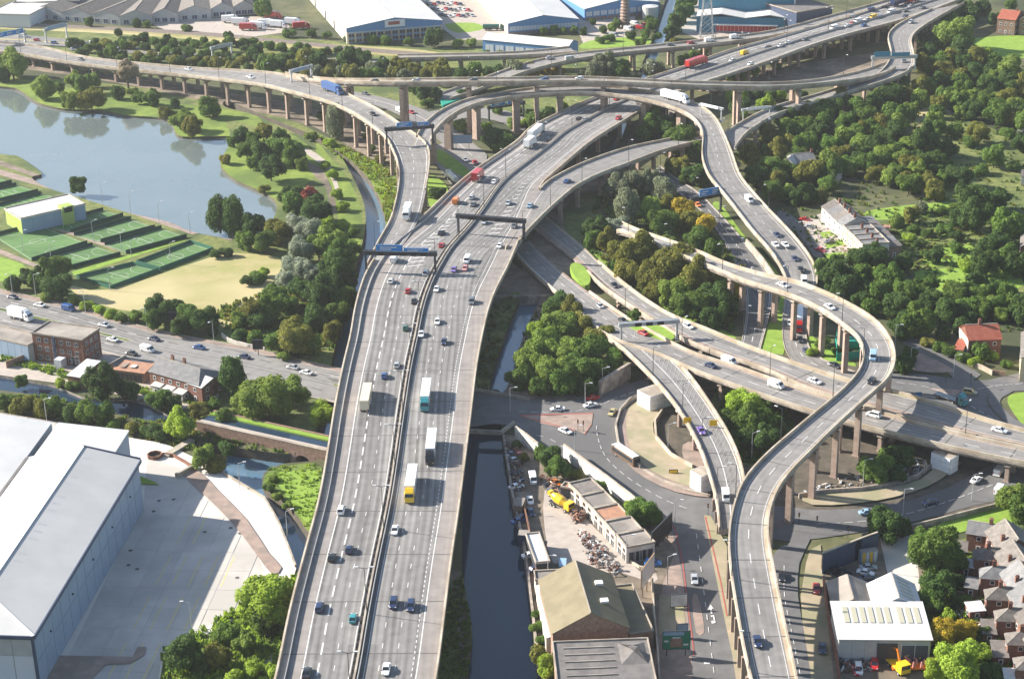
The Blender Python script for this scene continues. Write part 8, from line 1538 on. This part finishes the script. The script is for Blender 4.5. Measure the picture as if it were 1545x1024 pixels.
heap('', [(1200, 745), (1330, 700), (1400, 690), (1400, 712), (1300, 735), (1210, 752)], 200, .5, ['scrap', 'paving', 'clad_pale', 'earth'], seed=8); heap('', [(1218, 344), (1270, 350), (1296, 392), (1262, 398)], 90, .8, ['concrete', 'brick_red', 'earth', 'leaf_mid', 'leaf_mid'], seed=9); heap('', [(1340, 320), (1500, 310), (1520, 400), (1380, 420)], 330, 1.0, ['leaf_mid', 'leaf_dark', 'leaf_olive', 'leaf_light'], seed=10, sz=(.6, 2.2)); heap('', [(1440, 840), (1500, 930), (1510, 1020), (1460, 980), (1440, 920)], 260, 1.0, ['leaf_mid', 'timber', 'render_white', 'scrap', 'leaf_dark'], seed=11)
b = MB(); P = [at(x, y, 0) for x, y in [(1262, 505), (1292, 500), (1300, 540), (1262, 545)]]; r = empty('sheeted_site', P[0]); tag(r, 'bright green sheeting and cabins in the flyover loop', 'sheeting'); inv = Matrix.Translation(-r.location)
for i, (a, c) in enumerate(zip(P, P[1:] + P[:1])): b = MB(); b.bar(a + Z(1.3), c + Z(1.3), .15, 2.6); o = b.build('sheet', 'tarp_teal', r); o.matrix_parent_inverse = inv
b = MB(); c = sum(P, Vector()) / 4; b.box(c.x - 4, c.x + 4, c.y - 2, c.y + 2, 0, 2.6); o = b.build('cabin', 'tarp_teal', r); o.matrix_parent_inverse = inv
b = MB(); P = [at(x, y, 0) for x, y in [(664, 155), (692, 146), (696, 154), (668, 164)]]; b.prism(P, [p + Z(1.6) for p in P]); o = b.build('green_site_cover', 'tarp_teal', None); tag(o, 'bright green sheeted enclosure beneath the highest viaduct', 'sheeting')
# reeds, rough tufts and bank vegetation
def tufts(pts, n, s, mats, seed, z=0.0):
    rg = random.Random(seed); ring = [at(x, y, 0) for x, y in pts]; xs = [p.x for p in ring]; ys = [p.y for p in ring]; b = MB(); k = 0; R2 = [p.xy for p in ring]
    while k < n:
        q = Vector((rg.uniform(min(xs), max(xs)), rg.uniform(min(ys), max(ys))))
        if not inside(q, R2) : continue
        k += 1
        if any(inside(q, h) for h in polys): continue
        hh = rg.uniform(.4, 1.3) * s; mi = rg.randrange(len(mats))
        for j in range(7):
            a = rg.random() * 6.28; d = Vector((math.cos(a), math.sin(a), 0)); o = Vector((q.x, q.y, z)) + d * rg.random() * hh * .7; t = Vector((-d.y, d.x, 0)) * hh * .35; b.face([o - t, o + t, o + t * .4 + d * hh * .3 + Z(hh), o - t * .5 + d * hh * .2 + Z(hh * .8)], mi)
    o = b.build('undergrowth', mats, None); tag(o, kind='stuff')
tufts([(200, 600), (330, 640), (440, 690), (340, 700), (250, 670), (120, 640), (0, 610), (0, 596)], 900, .9, ['leaf_mid', 'leaf_olive', 'leaf_dark', 'leaf_light'], 1); tufts([(400, 705), (486, 700), (478, 800), (455, 796), (400, 740)], 260, .6, ['leaf_light', 'leaf_mid', 'leaf_lime'], 2); tufts([(478, 205), (540, 230), (600, 262), (600, 320), (584, 345), (545, 262), (500, 230)], 700, .9, ['leaf_light', 'leaf_lime', 'leaf_olive'], 3)
tufts([(250, 985), (440, 870), (470, 900), (430, 1040), (240, 1050)], 900, 1.3, ['leaf_mid', 'leaf_lime', 'leaf_light'], 4); tufts([(716, 470), (790, 440), (940, 560), (900, 600), (715, 590)], 700, .9, ['leaf_mid', 'leaf_dark', 'leaf_olive'], 5); tufts([(880, 290), (1000, 270), (1120, 400), (1110, 500), (1000, 470), (880, 370)], 1600, 1.4, ['leaf_mid', 'leaf_dark', 'leaf_olive'], 6)
tufts([(1115, 240), (1345, 132), (1545, 100), (1600, 500), (1370, 500), (1230, 420), (1170, 300)], 2200, 1.0, ['leaf_mid', 'leaf_dark', 'leaf_dark', 'leaf_olive', 'leaf_light'], 7); tufts([(1080, 590), (1180, 610), (1190, 700), (1110, 700)], 500, 1.2, ['leaf_mid', 'leaf_dark'], 8); tufts([(1390, 830), (1500, 930), (1545, 1024), (1400, 1040)], 900, 1.1, ['leaf_mid', 'leaf_lime', 'leaf_dark'], 9); tufts([(300, 480), (400, 440), (520, 440), (540, 520), (440, 540)], 900, 1.2, ['leaf_mid', 'leaf_dark', 'leaf_olive'], 10); tufts([(0, 545), (100, 572), (330, 620), (330, 606), (130, 570), (0, 534)], 500, 1.0, ['leaf_mid', 'leaf_lime'], 11); tufts([(700, 860), (712, 950), (712, 1040), (660, 1040), (672, 900)], 400, .8, ['leaf_mid', 'leaf_dark'], 12)
# ---------------------------------------------------------------- haze
hz = MB(); hz.box(-1200, 1200, -60, 2200, -8, 240)
h = hz.build('haze', [], None); tag(h, kind='stuff'); flip_check(h)
m = bpy.data.materials.new('haze_air'); m.use_nodes = True; n = m.node_tree.nodes; n.clear()
pv = n.new('ShaderNodeVolumePrincipled'); pv.inputs['Density'].default_value = 0.00006; pv.inputs['Color'].default_value = (0.93, 0.96, 1.0, 1); pv.inputs['Anisotropy'].default_value = 0.3
om = n.new('ShaderNodeOutputMaterial'); m.node_tree.links.new(pv.outputs[0], om.inputs['Volume']); h.data.materials.append(m)
